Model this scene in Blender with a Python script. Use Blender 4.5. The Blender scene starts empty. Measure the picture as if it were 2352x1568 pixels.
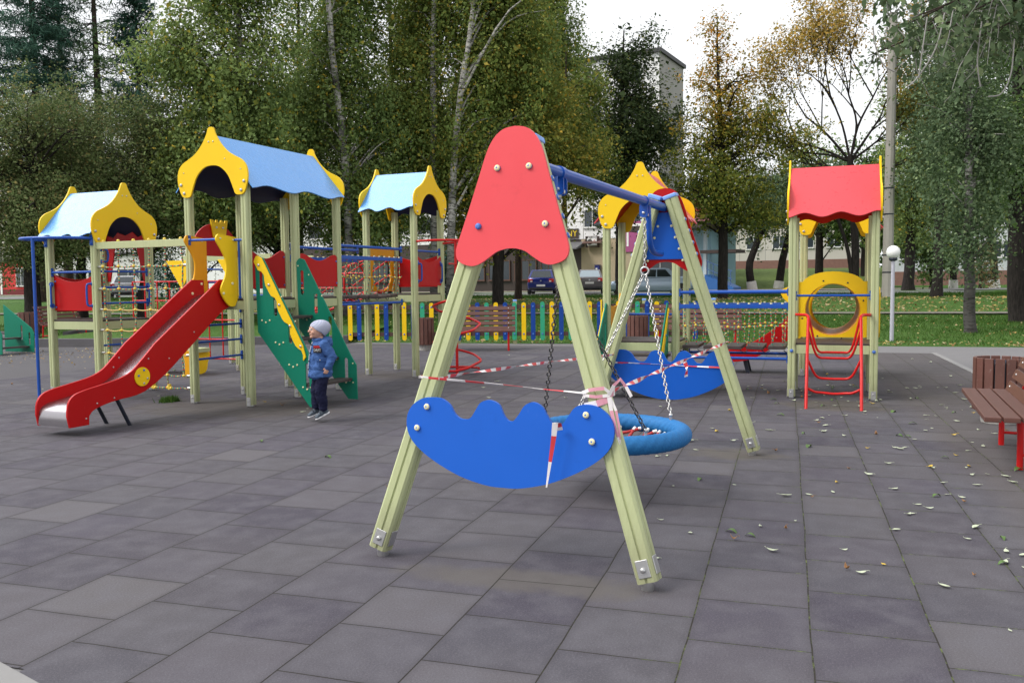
import bpy, bmesh, math, random
import numpy as np
from mathutils import Vector, Matrix, Quaternion
from mathutils.geometry import tessellate_polygon
rad = math.radians
random.seed(7); RNG = np.random.default_rng(11)
SC = bpy.context.scene
COL = SC.collection
# ------------------------------------------------------------------ camera
FPX = 2181.6 / 2560.0            # focal length / picture width
PITCH, ROLL = 0.064755, -0.0098726
EYE = Vector((0, 0, 1.5))
_fw = Vector((0, math.cos(PITCH), -math.sin(PITCH)))
_u0 = Vector((0, math.sin(PITCH), math.cos(PITCH))); _r0 = Vector((1, 0, 0))
CR = _r0 * math.cos(ROLL) + _u0 * math.sin(ROLL)
CU = -_r0 * math.sin(ROLL) + _u0 * math.cos(ROLL)
cam_d = bpy.data.cameras.new('camera'); cam = bpy.data.objects.new('camera', cam_d); COL.objects.link(cam)
cam_d.sensor_width = 36; cam_d.lens = 36 * FPX; cam_d.clip_start = 0.05; cam_d.clip_end = 2000
cam.matrix_world = Matrix(((CR.x, CU.x, -_fw.x, 0), (CR.y, CU.y, -_fw.y, 0), (CR.z, CU.z, -_fw.z, 1.5), (0, 0, 0, 1)))
SC.camera = cam
# ------------------------------------------------------------------ sky and sun
SUN_EL, SUN_AZ = rad(45), rad(246)      # azimuth clockwise from +Y: left of the camera and somewhat behind it
w = bpy.data.worlds.new('World'); SC.world = w; w.use_nodes = True
nt = w.node_tree; bg = nt.nodes['Background']
sky = nt.nodes.new('ShaderNodeTexSky'); sky.sky_type = 'NISHITA'; sky.sun_disc = False
sky.sun_elevation = SUN_EL; sky.sun_rotation = SUN_AZ; sky.dust_density = 3; sky.air_density = 1.2
tc = nt.nodes.new('ShaderNodeTexCoord'); nz = nt.nodes.new('ShaderNodeTexNoise'); nz.inputs['Scale'].default_value = 1.6; nz.inputs['Detail'].default_value = 5
rp = nt.nodes.new('ShaderNodeValToRGB'); rp.color_ramp.elements[0].position = .3; rp.color_ramp.elements[1].position = .72
rp.color_ramp.elements[0].color = (12.2, 12.5, 13.0, 1); rp.color_ramp.elements[1].color = (13.8, 13.8, 13.9, 1)
mx = nt.nodes.new('ShaderNodeMix'); mx.data_type = 'RGBA'; mx.inputs[0].default_value = .86     # thick bright cloud over the blue
nt.links.new(tc.outputs['Generated'], nz.inputs['Vector']); nt.links.new(nz.outputs['Fac'], rp.inputs['Fac'])
nt.links.new(sky.outputs['Color'], mx.inputs[6]); nt.links.new(rp.outputs['Color'], mx.inputs[7])
# bright patch added to the unseen sky high on the left, whitening roofs
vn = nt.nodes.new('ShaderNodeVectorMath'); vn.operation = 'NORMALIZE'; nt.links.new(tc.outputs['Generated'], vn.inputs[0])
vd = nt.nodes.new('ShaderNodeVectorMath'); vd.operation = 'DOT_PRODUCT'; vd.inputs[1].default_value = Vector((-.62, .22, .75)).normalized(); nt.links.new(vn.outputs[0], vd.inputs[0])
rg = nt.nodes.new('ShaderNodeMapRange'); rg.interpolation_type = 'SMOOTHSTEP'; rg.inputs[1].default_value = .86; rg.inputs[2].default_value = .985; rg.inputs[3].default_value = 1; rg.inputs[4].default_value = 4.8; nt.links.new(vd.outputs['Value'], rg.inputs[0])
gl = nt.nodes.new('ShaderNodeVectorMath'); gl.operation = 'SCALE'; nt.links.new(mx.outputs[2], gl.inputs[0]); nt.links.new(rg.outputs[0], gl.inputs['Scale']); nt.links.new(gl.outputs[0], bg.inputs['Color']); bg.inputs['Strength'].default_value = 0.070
sl = bpy.data.lights.new('sun', 'SUN'); sl.energy = 1.4; sl.angle = rad(18); sl.color = (1, .95, .87)
so = bpy.data.objects.new('sun', sl); COL.objects.link(so)
sd = Vector((math.sin(SUN_AZ) * math.cos(SUN_EL), math.cos(SUN_AZ) * math.cos(SUN_EL), math.sin(SUN_EL)))
so.rotation_euler = sd.to_track_quat('Z', 'Y').to_euler(); so.location = (0, -10, 30)
SC.view_settings.view_transform = 'Standard'; SC.view_settings.look = 'None'; SC.view_settings.exposure = 0.5; SC.view_settings.gamma = 1
SC.render.engine = 'CYCLES'; SC.cycles.use_denoising = True
SC.cycles.max_bounces = 5; SC.cycles.diffuse_bounces = 3; SC.cycles.glossy_bounces = 2; SC.cycles.transmission_bounces = 3; SC.cycles.transparent_max_bounces = 6
# ------------------------------------------------------------------ terrain and picking (pixels are in a 2352 x 1568 picture)
def ray(u, v):
    return (_fw + CR * ((u - 1176) / 2352 / FPX) - CU * ((v - 784) / 2352 / FPX))
TP = [(-50, 0), (21.6, 0), (27, .12), (33, .30), (36, .38), (40, .68), (44, .78), (55, .93), (78, .93), (100, 1.1), (160, 1.25), (900, 1.3)]
TPX = np.array([a for a, b in TP]); TPZ = np.array([b for a, b in TP])
_c15, _s15 = math.cos(rad(15)), math.sin(rad(15))
def gz(x, y): return float(np.interp(x * _s15 + y * _c15, TPX, TPZ))
def hit(u, v):
    d = ray(u, v); y = 1.0
    while y < 400:
        p = EYE + d * (y / d.y)
        if p.z <= gz(p.x, p.y): return Vector((p.x, p.y, gz(p.x, p.y)))
        y += .05 + y * .002
    return EYE + d * (400 / d.y)
def at(u, v, y):
    d = ray(u, v); return EYE + d * (y / d.y)
# ------------------------------------------------------------------ mesh builder
def unit(v): v = Vector(v); return v.normalized() if v.length > 1e-9 else Vector((0, 0, 1))
def frame_of(d, up=(0, 0, 1)):
    d = unit(d); up = Vector(up)
    if abs(d.dot(up.normalized())) > .985: up = Vector((0, 1, 0)) if abs(d.y) < .9 else Vector((1, 0, 0))
    s = d.cross(up).normalized(); return s, s.cross(d).normalized()
class MB:
    def __init__(s): s.v = []; s.f = []; s.m = []; s.sm = []
    def add(s, vs, fs, mat=0, smooth=False):
        o = len(s.v); s.v += [tuple(p) for p in vs]
        for i, f in enumerate(fs):
            s.f.append(tuple(o + k for k in f)); s.m.append(mat[i] if isinstance(mat, list) else mat); s.sm.append(smooth)
        return s
    def box(s, c, size, rz=0, mat=0, M=None):
        x, y, z = (k / 2 for k in size); vs = [Vector((i * x, j * y, k * z)) for i in (-1, 1) for j in (-1, 1) for k in (-1, 1)]
        R = M if M is not None else Matrix.Rotation(rz, 3, 'Z'); vs = [R @ p + Vector(c) for p in vs]
        return s.add(vs, [(0, 1, 3, 2), (4, 6, 7, 5), (0, 4, 5, 1), (2, 3, 7, 6), (0, 2, 6, 4), (1, 5, 7, 3)], mat)
    def beam(s, a, b, prof, up=(0, 0, 1), mat=0):
        a, b = Vector(a), Vector(b); sx, sy = frame_of(b - a, up); n = len(prof)
        vs = [a + sx * x + sy * y for x, y in prof] + [b + sx * x + sy * y for x, y in prof]
        s.add(vs, [(i, (i + 1) % n, n + (i + 1) % n, n + i) for i in range(n)], mat)
        tri = tessellate_polygon([[Vector((x, y, 0)) for x, y in prof]])
        return s.add(vs, [t for t in tri] + [tuple(n + k for k in reversed(t)) for t in tri], mat)
    def rbeam(s, a, b, w, h, up=(0, 0, 1), mat=0):
        x, y = w / 2, h / 2; return s.beam(a, b, [(-x, -y), (x, -y), (x, y), (-x, y)], up, mat)
    def tube(s, pts, r, n=8, closed=False, mat=0, cap=True, smooth=True):
        pts = [Vector(p) for p in pts]; k = len(pts); rr = r if isinstance(r, (list, tuple)) else [r] * k
        t0 = unit(pts[1] - pts[0]); sx, sy = frame_of(t0); vs = []
        for i in range(k):
            if closed: t = unit(pts[(i + 1) % k] - pts[i - 1])
            else: t = unit(pts[min(i + 1, k - 1)] - pts[max(i - 1, 0)])
            sx = (sx - t * sx.dot(t)); sx = sx.normalized() if sx.length > 1e-6 else frame_of(t)[0]; sy = t.cross(sx)
            vs += [pts[i] + (sx * math.cos(2 * math.pi * j / n) + sy * math.sin(2 * math.pi * j / n)) * rr[i] for j in range(n)]
        fs = []; ms = []
        for i in range(k if closed else k - 1):
            for j in range(n):
                a = i * n; b = ((i + 1) % k) * n; fs.append((a + j, a + (j + 1) % n, b + (j + 1) % n, b + j)); ms.append(mat[i % len(mat)] if isinstance(mat, list) else mat)
        s.add(vs, fs, ms, smooth)
        if cap and not closed:
            m0 = mat[0] if isinstance(mat, list) else mat
            s.add(vs[:n], [tuple(range(n - 1, -1, -1))], m0); s.add(vs[-n:], [tuple(range(n))], m0)
        return s
    def cyl(s, a, b, r, n=14, mat=0, r2=None): return s.tube([a, b], [r, r if r2 is None else r2], n, mat=mat)
    def sph(s, c, r, mat=0, n=8, sc=(1, 1, 1)):
        c = Vector(c); m = max(4, n // 2 + 1); vs = [c + Vector((0, 0, -r * sc[2]))]; fs = []
        for i in range(1, m):
            a = -math.pi / 2 + math.pi * i / m
            vs += [c + Vector((r * sc[0] * math.cos(a) * math.cos(2 * math.pi * j / n), r * sc[1] * math.cos(a) * math.sin(2 * math.pi * j / n), r * sc[2] * math.sin(a))) for j in range(n)]
        vs.append(c + Vector((0, 0, r * sc[2]))); L = len(vs) - 1
        for j in range(n):
            fs.append((0, 1 + (j + 1) % n, 1 + j))
            for i in range(m - 2): a = 1 + i * n; fs.append((a + j, a + (j + 1) % n, a + n + (j + 1) % n, a + n + j))
            a = 1 + (m - 2) * n; fs.append((a + j, a + (j + 1) % n, L))
        return s.add(vs, fs, mat, True)
    def prism(s, outline, fn, t0, t1, holes=(), mat=0, edge_mat=None):
        """outline and holes are 2D loops; fn(x, y, t) -> point; a solid plate between t0 and t1"""
        loops = [list(outline)] + [list(h) for h in holes]; flat = [p for l in loops for p in l]; n = len(flat)
        vs = [fn(x, y, t0) for x, y in flat] + [fn(x, y, t1) for x, y in flat]
        tri = tessellate_polygon([[Vector((x, y, 0)) for x, y in l] for l in loops])
        s.add(vs, [tuple(t) for t in tri] + [tuple(n + k for k in reversed(t)) for t in tri], mat)
        o = 0; em = mat if edge_mat is None else edge_mat
        for l in loops:
            k = len(l); s.add(vs, [(o + i, o + (i + 1) % k, n + o + (i + 1) % k, n + o + i) for i in range(k)], em); o += k
        return s
    def bolt(s, p, d, r=.018, h=.014, mat=0, cap=None):
        p = Vector(p); d = unit(d); s.tube([p - d * .004, p + d * h * .55, p + d * h * .9, p + d * h], [r, r, r * .72, r * .3], 10, mat=mat if cap is None else [mat, cap, cap])
        return s
    def lathe(s, prof, c, n=20, mat=0, smooth=True):
        c = Vector(c); vs = []
        for r, z in prof: vs += [c + Vector((r * math.cos(2 * math.pi * j / n), r * math.sin(2 * math.pi * j / n), z)) for j in range(n)]
        fs = [(i * n + j, i * n + (j + 1) % n, (i + 1) * n + (j + 1) % n, (i + 1) * n + j) for i in range(len(prof) - 1) for j in range(n)]
        return s.add(vs, fs, mat, smooth)
    def build(s, name, mats, parent=None, off=(0, 0, 0), bevel=0, label=None, weld=False):
        me = bpy.data.meshes.new(name); ox, oy, oz = off
        me.from_pydata([(x - ox, y - oy, z - oz) for x, y, z in s.v], [], s.f)
        mats = mats if isinstance(mats, (list, tuple)) else [mats]
        for m in mats: me.materials.append(m)
        me.polygons.foreach_set('material_index', s.m); me.polygons.foreach_set('use_smooth', s.sm)
        bm = bmesh.new(); bm.from_mesh(me)
        if weld or bevel: bmesh.ops.remove_doubles(bm, verts=bm.verts, dist=1e-5)
        bmesh.ops.recalc_face_normals(bm, faces=bm.faces); bm.to_mesh(me); bm.free(); me.update()
        o = bpy.data.objects.new(name, me); COL.objects.link(o)
        if parent is not None: o.parent = parent
        if bevel:
            b = o.modifiers.new('bevel', 'BEVEL'); b.width = bevel; b.segments = 2; b.limit_method = 'ANGLE'; b.angle_limit = rad(35)
        if label: o['label'] = label
        return o
def tag(o, label, cat, group=None):
    o['label'] = label; o['category'] = cat
    if group: o['group'] = group
    return o
def thing(name, label, cat, loc=(0, 0, 0), rz=0, group=None):
    o = bpy.data.objects.new(name, None); COL.objects.link(o); o.location = loc; o.rotation_euler = (0, 0, rz); o.empty_display_size = .2
    return tag(o, label, cat, group)
def kids(o): return [c for c in COL.objects if c.parent == o]
def copy_tree(o, parent=None):
    c = o.copy(); COL.objects.link(c)
    if parent is not None: c.parent = parent
    for ch in kids(o): copy_tree(ch, c)
    return c
def structure(o): o['kind'] = 'structure'; return o
def stuff(o): o['kind'] = 'stuff'; return o
def smooth_loop(pts, k=6, closed=True):
    P = [Vector((p[0], p[1], 0)) for p in pts]; n = len(P); out = []
    for i in range(n if closed else n - 1):
        p0, p1, p2, p3 = (P[(i + j) % n] if closed else P[min(max(i + j, 0), n - 1)] for j in (-1, 0, 1, 2))
        for j in range(k):
            t = j / k; q = .5 * (2 * p1 + (p2 - p0) * t + (2 * p0 - 5 * p1 + 4 * p2 - p3) * t * t + (3 * p1 - p0 - 3 * p2 + p3) * t ** 3); out.append((q.x, q.y))
    if not closed: out.append((P[-1].x, P[-1].y))
    return out
def curve3(pts, k=6):
    P = [Vector(p) for p in pts]; n = len(P); out = []
    for i in range(n - 1):
        p0, p1, p2, p3 = (P[min(max(i + j, 0), n - 1)] for j in (-1, 0, 1, 2))
        for j in range(k):
            t = j / k; out.append(.5 * (2 * p1 + (p2 - p0) * t + (2 * p0 - 5 * p1 + 4 * p2 - p3) * t * t + (3 * p1 - p0 - 3 * p2 + p3) * t ** 3))
    return out + [P[-1]]
def circle(cx, cy, r, n=24): return [(cx + r * math.cos(2 * math.pi * i / n), cy + r * math.sin(2 * math.pi * i / n)) for i in range(n)]
def slot(cx, y0, y1, r, n=6):
    return [(cx + r * math.cos(math.pi + math.pi * i / n), y0 + r + r * math.sin(math.pi + math.pi * i / n)) for i in range(n + 1)] + [(cx + r * math.cos(math.pi * i / n), y1 - r + r * math.sin(math.pi * i / n)) for i in range(n + 1)]
def rrect(x0, y0, x1, y1, r, n=4):
    o = []
    for cx, cy, a in ((x1 - r, y1 - r, 0), (x0 + r, y1 - r, 90), (x0 + r, y0 + r, 180), (x1 - r, y0 + r, 270)):
        o += [(cx + r * math.cos(rad(a + 90 * i / n)), cy + r * math.sin(rad(a + 90 * i / n))) for i in range(n + 1)]
    return o
def text_mesh(name, txt, size, mat, parent, loc, rot, extrude=.004, align='CENTER'):
    cu = bpy.data.curves.new('letters', 'FONT'); cu.body = txt; cu.size = size; cu.extrude = extrude; cu.align_x = align; cu.align_y = 'CENTER'
    t = bpy.data.objects.new('letters', cu); COL.objects.link(t)
    me = bpy.data.meshes.new_from_object(t.evaluated_get(bpy.context.evaluated_depsgraph_get()))
    bpy.data.objects.remove(t); o = bpy.data.objects.new(name, me); COL.objects.link(o); o.parent = parent; o.location = loc; o.rotation_euler = rot
    me.materials.clear(); me.materials.append(mat); return o
# ------------------------------------------------------------------ materials
class NM:
    """tiny helper round a node tree"""
    def __init__(s, name):
        s.m = bpy.data.materials.new(name); s.m.use_nodes = True; s.t = s.m.node_tree; s.b = s.t.nodes['Principled BSDF']
        s.co = s.t.nodes.new('ShaderNodeTexCoord')
    def n(s, typ, **kw):
        x = s.t.nodes.new(typ)
        for k, v in kw.items():
            if k.startswith('i_'):
                key = k[2:]; key = int(key) if key.isdigit() else key.replace('_', ' '); x.inputs[key].default_value = v
            else: setattr(x, k, v)
        return x
    def l(s, a, b): s.t.links.new(a, b)
    def noise(s, scale, detail=4, rough=.6, vec=None, out='Fac'):
        x = s.n('ShaderNodeTexNoise', i_Scale=scale, i_Detail=detail, i_Roughness=rough); s.l(vec if vec is not None else s.co.outputs['Object'], x.inputs['Vector']); return x.outputs[out]
    def ramp(s, fac, stops):
        x = s.n('ShaderNodeValToRGB'); e = x.color_ramp.elements
        while len(e) < len(stops): e.new(.5)
        for k, (p, c) in enumerate(stops): e[k].position = p; e[k].color = (c if isinstance(c, tuple) else (c, c, c)) + (1,)
        s.l(fac, x.inputs['Fac']); return x.outputs['Color']
    def mix(s, fac, a, b, mode='MIX'):
        x = s.n('ShaderNodeMix', data_type='RGBA', blend_type=mode)
        for k, val in ((0, fac), (6, a), (7, b)):
            if isinstance(val, (int, float)): x.inputs[k].default_value = val
            elif isinstance(val, tuple): x.inputs[k].default_value = val + (1,)
            else: s.l(val, x.inputs[k])
        return x.outputs[2]
    def math(s, op, a, b=0.0, c=None):
        x = s.n('ShaderNodeMath', operation=op)
        for k, val in ((0, a), (1, b), (2, c)):
            if val is None: continue
            if isinstance(val, (int, float)): x.inputs[k].default_value = val
            else: s.l(val, x.inputs[k])
        return x.outputs[0]
    def bump(s, h, strength=.3, dist=.01):
        x = s.n('ShaderNodeBump', i_Strength=strength, i_Distance=dist); s.l(h, x.inputs['Height']); s.l(x.outputs['Normal'], s.b.inputs['Normal']); return s
    def color(s, c):
        if isinstance(c, tuple): s.b.inputs['Base Color'].default_value = c + (1,)
        else: s.l(c, s.b.inputs['Base Color'])
        return s
    def set(s, rough=.5, metal=0., spec=.5, coat=0.):
        s.b.inputs['Roughness'].default_value = rough; s.b.inputs['Metallic'].default_value = metal; s.b.inputs['Specular IOR Level'].default_value = spec; s.b.inputs['Coat Weight'].default_value = coat; return s
def sc3(c, k): return tuple(min(1, x * k) for x in c)
def plain(name, c, rough=.5, metal=0., spec=.5, var=.12, scale=6, wear=0., wearc=(.5, .5, .48), bump=0., bscale=60, coat=0.):
    m = NM(name); col = m.mix(m.noise(scale), sc3(c, 1 - var), sc3(c, 1 + var))
    if wear:
        f = m.ramp(m.noise(23, 8, .75), [(.62 - wear * .12, 0.), (.70, 1.)]); col = m.mix(m.math('MULTIPLY', f, .65), col, wearc)
    m.color(col).set(rough, metal, spec, coat)
    if bump: m.bump(m.noise(bscale, 3), bump, .004)
    return m.m
def boardmat(name, c, rough=.38, spec=.22):
    """painted plastic-faced plywood: faint orange peel, scuffs, thin scratches"""
    m = NM(name); col = m.mix(m.noise(2.2, 5), sc3(c, .93), sc3(c, 1.07))
    wv = m.n('ShaderNodeMapping'); wv.inputs['Scale'].default_value = (30, 30, 2.2); wv.inputs['Rotation'].default_value = (.5, .3, .2); m.l(m.co.outputs['Object'], wv.inputs['Vector'])
    scr = m.ramp(m.noise(3.5, 7, .7, wv.outputs[0]), [(.68, 0.), (.73, 1.)])
    col = m.mix(m.math('MULTIPLY', scr, .34), col, tuple(.55 * x + .25 for x in c))
    dirt = m.ramp(m.noise(4, 9, .8), [(.59, 0.), (.76, 1.)]); col = m.mix(m.math('MULTIPLY', dirt, .28), col, sc3(c, .5))
    m.color(col).set(rough, 0, spec); m.l(m.ramp(m.noise(14, 5), [(.3, rough - .06), (.7, rough + .12)]), m.b.inputs['Roughness'])
    m.bump(m.noise(220, 2), .06, .002); return m.m
def postmat():
    m = NM('pale_green_paint'); c = (.455, .495, .275)
    mp = m.n('ShaderNodeMapping'); mp.inputs['Scale'].default_value = (14, 14, 1.0); m.l(m.co.outputs['Object'], mp.inputs['Vector'])
    grain = m.noise(5, 6, .65, mp.outputs[0]); col = m.mix(grain, sc3(c, .84), sc3(c, 1.12))
    chips = m.ramp(m.noise(30, 9, .8), [(.69, 0.), (.73, 1.)]); col = m.mix(m.math('MULTIPLY', chips, .55), col, (.12, .11, .08))
    col = m.mix(m.math('MULTIPLY', m.ramp(m.noise(3, 4), [(.55, 0.), (.75, 1.)]), .3), col, (.30, .32, .17))
    kn = m.n('ShaderNodeTexVoronoi', i_Scale=2.6); km = m.n('ShaderNodeMapping'); km.inputs['Scale'].default_value = (1.6, 1.6, .55); m.l(m.co.outputs['Object'], km.inputs['Vector']); m.l(km.outputs[0], kn.inputs['Vector']); col = m.mix(m.math('MULTIPLY', m.ramp(kn.outputs['Distance'], [(.03, 1.), (.085, 0.)]), .4), col, (.20, .19, .10))
    sx = m.n('ShaderNodeSeparateXYZ'); m.l(m.co.outputs['Object'], sx.inputs[0]); lo = m.ramp(m.math('SUBTRACT', m.math('ADD', sx.outputs[2], m.math('MULTIPLY', m.noise(12, 6, .75), .35)), .2), [(.03, 1.), (.33, 0.)]); col = m.mix(m.math('MULTIPLY', lo, .45), col, (.15, .13, .09))
    m.color(col).set(.55, 0, .22).bump(grain, .25, .004); return m.m
YEL = boardmat('yellow_board', (.86, .56, .012)); YEL2 = boardmat('deep_yellow_board', (.72, .33, .008)); RED = boardmat('red_board', (.44, .005, .006)); BLUE = boardmat('blue_board', (.010, .105, .52))
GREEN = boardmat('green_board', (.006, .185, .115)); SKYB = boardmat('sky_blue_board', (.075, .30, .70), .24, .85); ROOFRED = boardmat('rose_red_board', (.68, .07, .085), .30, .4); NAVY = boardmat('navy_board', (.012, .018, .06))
POST = postmat()
REDM = plain('red_metal', (.54, .008, .008), .32, 0, .35, .08, 5, .15, (.25, .04, .03)); BLUEM = plain('blue_metal', (.008, .075, .38), .32, 0, .4, .08, 5)
CAPB = plain('pale_blue_cap', (.20, .38, .80), .4)
STEEL = plain('galvanised_steel', (.55, .55, .55), .35, .85, .5, .1, 12); DARKST = plain('dark_steel', (.02, .024, .04), .4, .2)
BOLTC = plain('cream_cap', (.75, .70, .42), .4); BOLTB = plain('blue_cap', (.06, .16, .5), .4); BOLTY = plain('yellow_cap', (.75, .55, .06), .4)
DECK = plain('dark_deck_board', (.055, .042, .040), .5, 0, .4, .2, 12, .1, (.12, .1, .09), .3)
CHUTE = plain('brushed_steel', (.40, .38, .40), .26, .95, .5, .06, 3)
ROPE_R = plain('red_rope', (.45, .05, .04), .8, bump=.5, bscale=180); ROPE_G = plain('green_rope', (.05, .25, .17), .8); ROPE_Y = plain('straw_rope', (.55, .40, .16), .8, bump=.5, bscale=180)
WHITEP = plain('white_plastic', (.78, .78, .76), .4); RUBBER = plain('black_rubber', (.018, .018, .02), .6)
# ================================================================== play structures
class Frame:
    """a play structure's own axes: a to its right, b away from the viewer, z up"""
    def __init__(s, phi, a0, b0, name, label, cat):
        s.phi = rad(phi); s.o = (a0, b0, 0); c, k = math.cos(s.phi), math.sin(s.phi); s.c, s.k = c, k
        s.root = thing(name, label, cat, (a0 * c + b0 * k, -a0 * k + b0 * c, 0), -s.phi)
    def put(s, mb, name, mats, parent=None, bevel=0, label=None): return mb.build(name, mats, s.root if parent is None else parent, s.o, bevel, label)
def fa(b0): return lambda x, y, t: (x, t, y)        # plate across: outline in (a, z), thickness along b
def fb(a0): return lambda x, y, t: (t, x, y)        # plate lengthwise: outline in (b, z), thickness along a
def post_prof(w=.096):
    h = w / 2; c = .012; g = .007; d = .009; q = []
    for k in range(4):
        for x, y in ((-h + c, -h), (-g, -h), (-g * .3, -h + d), (g * .3, -h + d), (g, -h), (h - c, -h)):
            a = k * math.pi / 2; q.append((x * math.cos(a) - y * math.sin(a), x * math.sin(a) + y * math.cos(a)))
    return q
PP = post_prof()
def post(F, a, b, z1, z0=0.03, plate=(-1, 0)):
    m = MB().beam((a, b, z0), (a, b, z1), PP, (0, 1, 0)); o = F.put(m, 'post', POST)
    p = MB(); h = .048
    p.box((a, b - h - .003, .07), (.058, .006, .11)); p.bolt((a, b - h - .006, .085), (0, -1, 0), .012, .012); p.box((a - h - .003, b, .07), (.006, .058, .11)); p.cyl((a, b, 0), (a, b, z0 + .002), .03)
    F.put(p, 'foot_bracket', STEEL, o, .002); return o
GHALF = [(0, .80), (.022, .797), (.043, .777), (.072, .709), (.143, .602), (.243, .505), (.344, .447), (.444, .398), (.512, .32), (.53, .204), (.505, .097), (.475, .03), (.44, .003), (.37, .0), (.335, .02), (.318, .06), (.287, .135), (.243, .225), (.172, .30), (.09, .345)]
def gable_outline(c, z, k=1.0):
    """onion shaped end board with an arch cut from below"""
    h = smooth_loop(GHALF + [(0, .357)], 3, closed=False)
    return [(c + x * k, z + y * k) for x, y in h] + [(c - x * k, z + y * k) for x, y in reversed(h[1:-1])]
def tower_roof(F, a0, a1, b0, b1, z, ridge, roofm, name='roof', under=None):
    """a1-a0, b1-b0 post centre rectangle; z = bottom of the end boards; ridge along 'a' or 'b'"""
    W = (b1 - b0) if ridge == 'a' else (a1 - a0); k = (W / 2 + .105) / .53
    if ridge == 'b': c = (a0 + a1) / 2; e0, e1 = b0 - .06, b1 + .06
    else: c = (b0 + b1) / 2; e0, e1 = a0 - .06, a1 + .06
    m = MB(); N = 26
    for sgn in (-1, 1):
        top = []; low = []
        s0, t0, s1, t1 = .045, .70, .555, .11
        for i in range(N + 1):
            f = i / N; u = e0 + .012 + (e1 - e0 - .024) * f
            wob = .022 * math.cos(f * math.pi * 2 * 2.5 + .4) + .01
            sl = s1 + wob * 1.1; tl = t1 - wob * 1.25
            for (s, t, L) in ((s0, t0, top), (sl, tl, low)): L.append((u, c + sgn * s * k, z + t * k))
        nrm = Vector((0, sgn * (t0 - t1), (s1 - s0))).normalized() * .013
        sw = (lambda p: (p[0], p[1], p[2])) if ridge == 'a' else (lambda p: (p[1], p[0], p[2]))
        A = top + low; B = [(p[0], p[1] - nrm.y, p[2] - nrm.z) for p in A]; n = N + 1
        vs = [sw(p) for p in A + B]; fs = []
        for i in range(N):
            fs += [(i, i + 1, n + i + 1, n + i), (2 * n + i, 3 * n + i, 3 * n + i + 1, 2 * n + i + 1), (i, 2 * n + i, 2 * n + i + 1, i + 1), (n + i, n + i + 1, 3 * n + i + 1, 3 * n + i)]
        fs += [(0, n, 3 * n, 2 * n), (N, 2 * n + N, 3 * n + N, n + N)]
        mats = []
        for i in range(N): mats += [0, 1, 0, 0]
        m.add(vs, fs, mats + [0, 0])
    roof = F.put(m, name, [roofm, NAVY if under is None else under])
    for e, sg in ((e0, -1), (e1, 1)):
        g = MB(); o = gable_outline(c, z, k)
        fn = fa(0) if ridge == 'b' else fb(0); g.prism(o, fn, e - .011, e + .011)
        d = (0, sg, 0) if ridge == 'b' else (sg, 0, 0); pt = (lambda s, t: (c + s * k, e + sg * .011, z + t * k)) if ridge == 'b' else (lambda s, t: (e + sg * .011, c + s * k, z + t * k))
        for s in (-1, 1):
            for (x, y, r) in ((.475, .15, .02), (.43, .05, .02), (.034, .63, .010), (.43, .29, .008)): g.bolt(pt(s * x, y), d, r, r * .8, 1)
        g.bolt(pt(.2, .42), d, .008, .006, 1)
        F.put(g, 'gable', [YEL, STEEL], roof, .004)
    return roof
def deck(F, a0, a1, b0, b1, z):
    d = F.put(MB().box(((a0 + a1) / 2, (b0 + b1) / 2, z - .012), (a1 - a0 + .02, b1 - b0 + .02, .024)), 'deck', DECK, None, .004)
    for p, q in (((a0, b0), (a1, b0)), ((a0, b1), (a1, b1)), ((a0, b0), (a0, b1)), ((a1, b0), (a1, b1))):
        v = Vector((q[0] - p[0], q[1] - p[1], 0)).normalized() * .05
        F.put(MB().rbeam((p[0] + v.x, p[1] + v.y, z - .082), (q[0] - v.x, q[1] - v.y, z - .082), .045, .11), 'deck_beam', POST, d, .004)
    return d
def wave_panel(u0, u1, z0, z1, dip=.09, mode='dip'):
    n = 20; o = [(u0, z0), (u1, z0)]
    for i in range(n + 1):
        f = 1 - i / n; u = u0 + (u1 - u0) * f
        if mode == 'dip': z = z1 - dip * math.sin(math.pi * f) ** .9
        elif mode == 'horn': z = z1 - dip * (math.sin(math.pi * min(1, max(0, (f - .1) / .8)))) ** 1.3 - .03 * (1 if f < .02 or f > .98 else 0)
        elif mode == 'dome': z = z1 - dip * (1 - math.sqrt(max(0, 1 - (2 * f - 1) ** 2)))
        o.append((u, z))
    return o
def barrier(F, axis, at_, u0, u1, z0, z1, mat=RED, dip=.09, mode='dip', name='barrier_panel'):
    m = MB().prism(wave_panel(u0, u1, z0, z1, dip, mode), fa(0) if axis == 'a' else fb(0), at_ - .009, at_ + .009)
    for u, z in ((u0 + .03, z0 + .05), (u1 - .03, z0 + .05), (u0 + .03, z1 - .09), (u1 - .03, z1 - .09)):
        p = (u, at_ - .009, z) if axis == 'a' else (at_ + .009, u, z); m.bolt(p, (0, -1, 0) if axis == 'a' else (1, 0, 0), .014, .012, 1)
    return F.put(m, name, [mat, BOLTB], None, .004)
def rail(F, p, q, r=.017, mat=BLUEM, name='rail', flange=True):
    m = MB().cyl(p, q, r, 10)
    if flange:
        d = unit(Vector(q) - Vector(p))
        for e, s in ((p, 1), (q, -1)):
            e = Vector(e); m.rbeam(e + Vector((0, 0, -.06)) + d * s * .004, e + Vector((0, 0, .06)) + d * s * .004, .036, .008, up=d); m.bolt(e + Vector((0, 0, .043)), d * s, .013, .014); m.bolt(e - Vector((0, 0, .043)), d * s, .013, .014)
    return F.put(m, name, mat)
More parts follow.
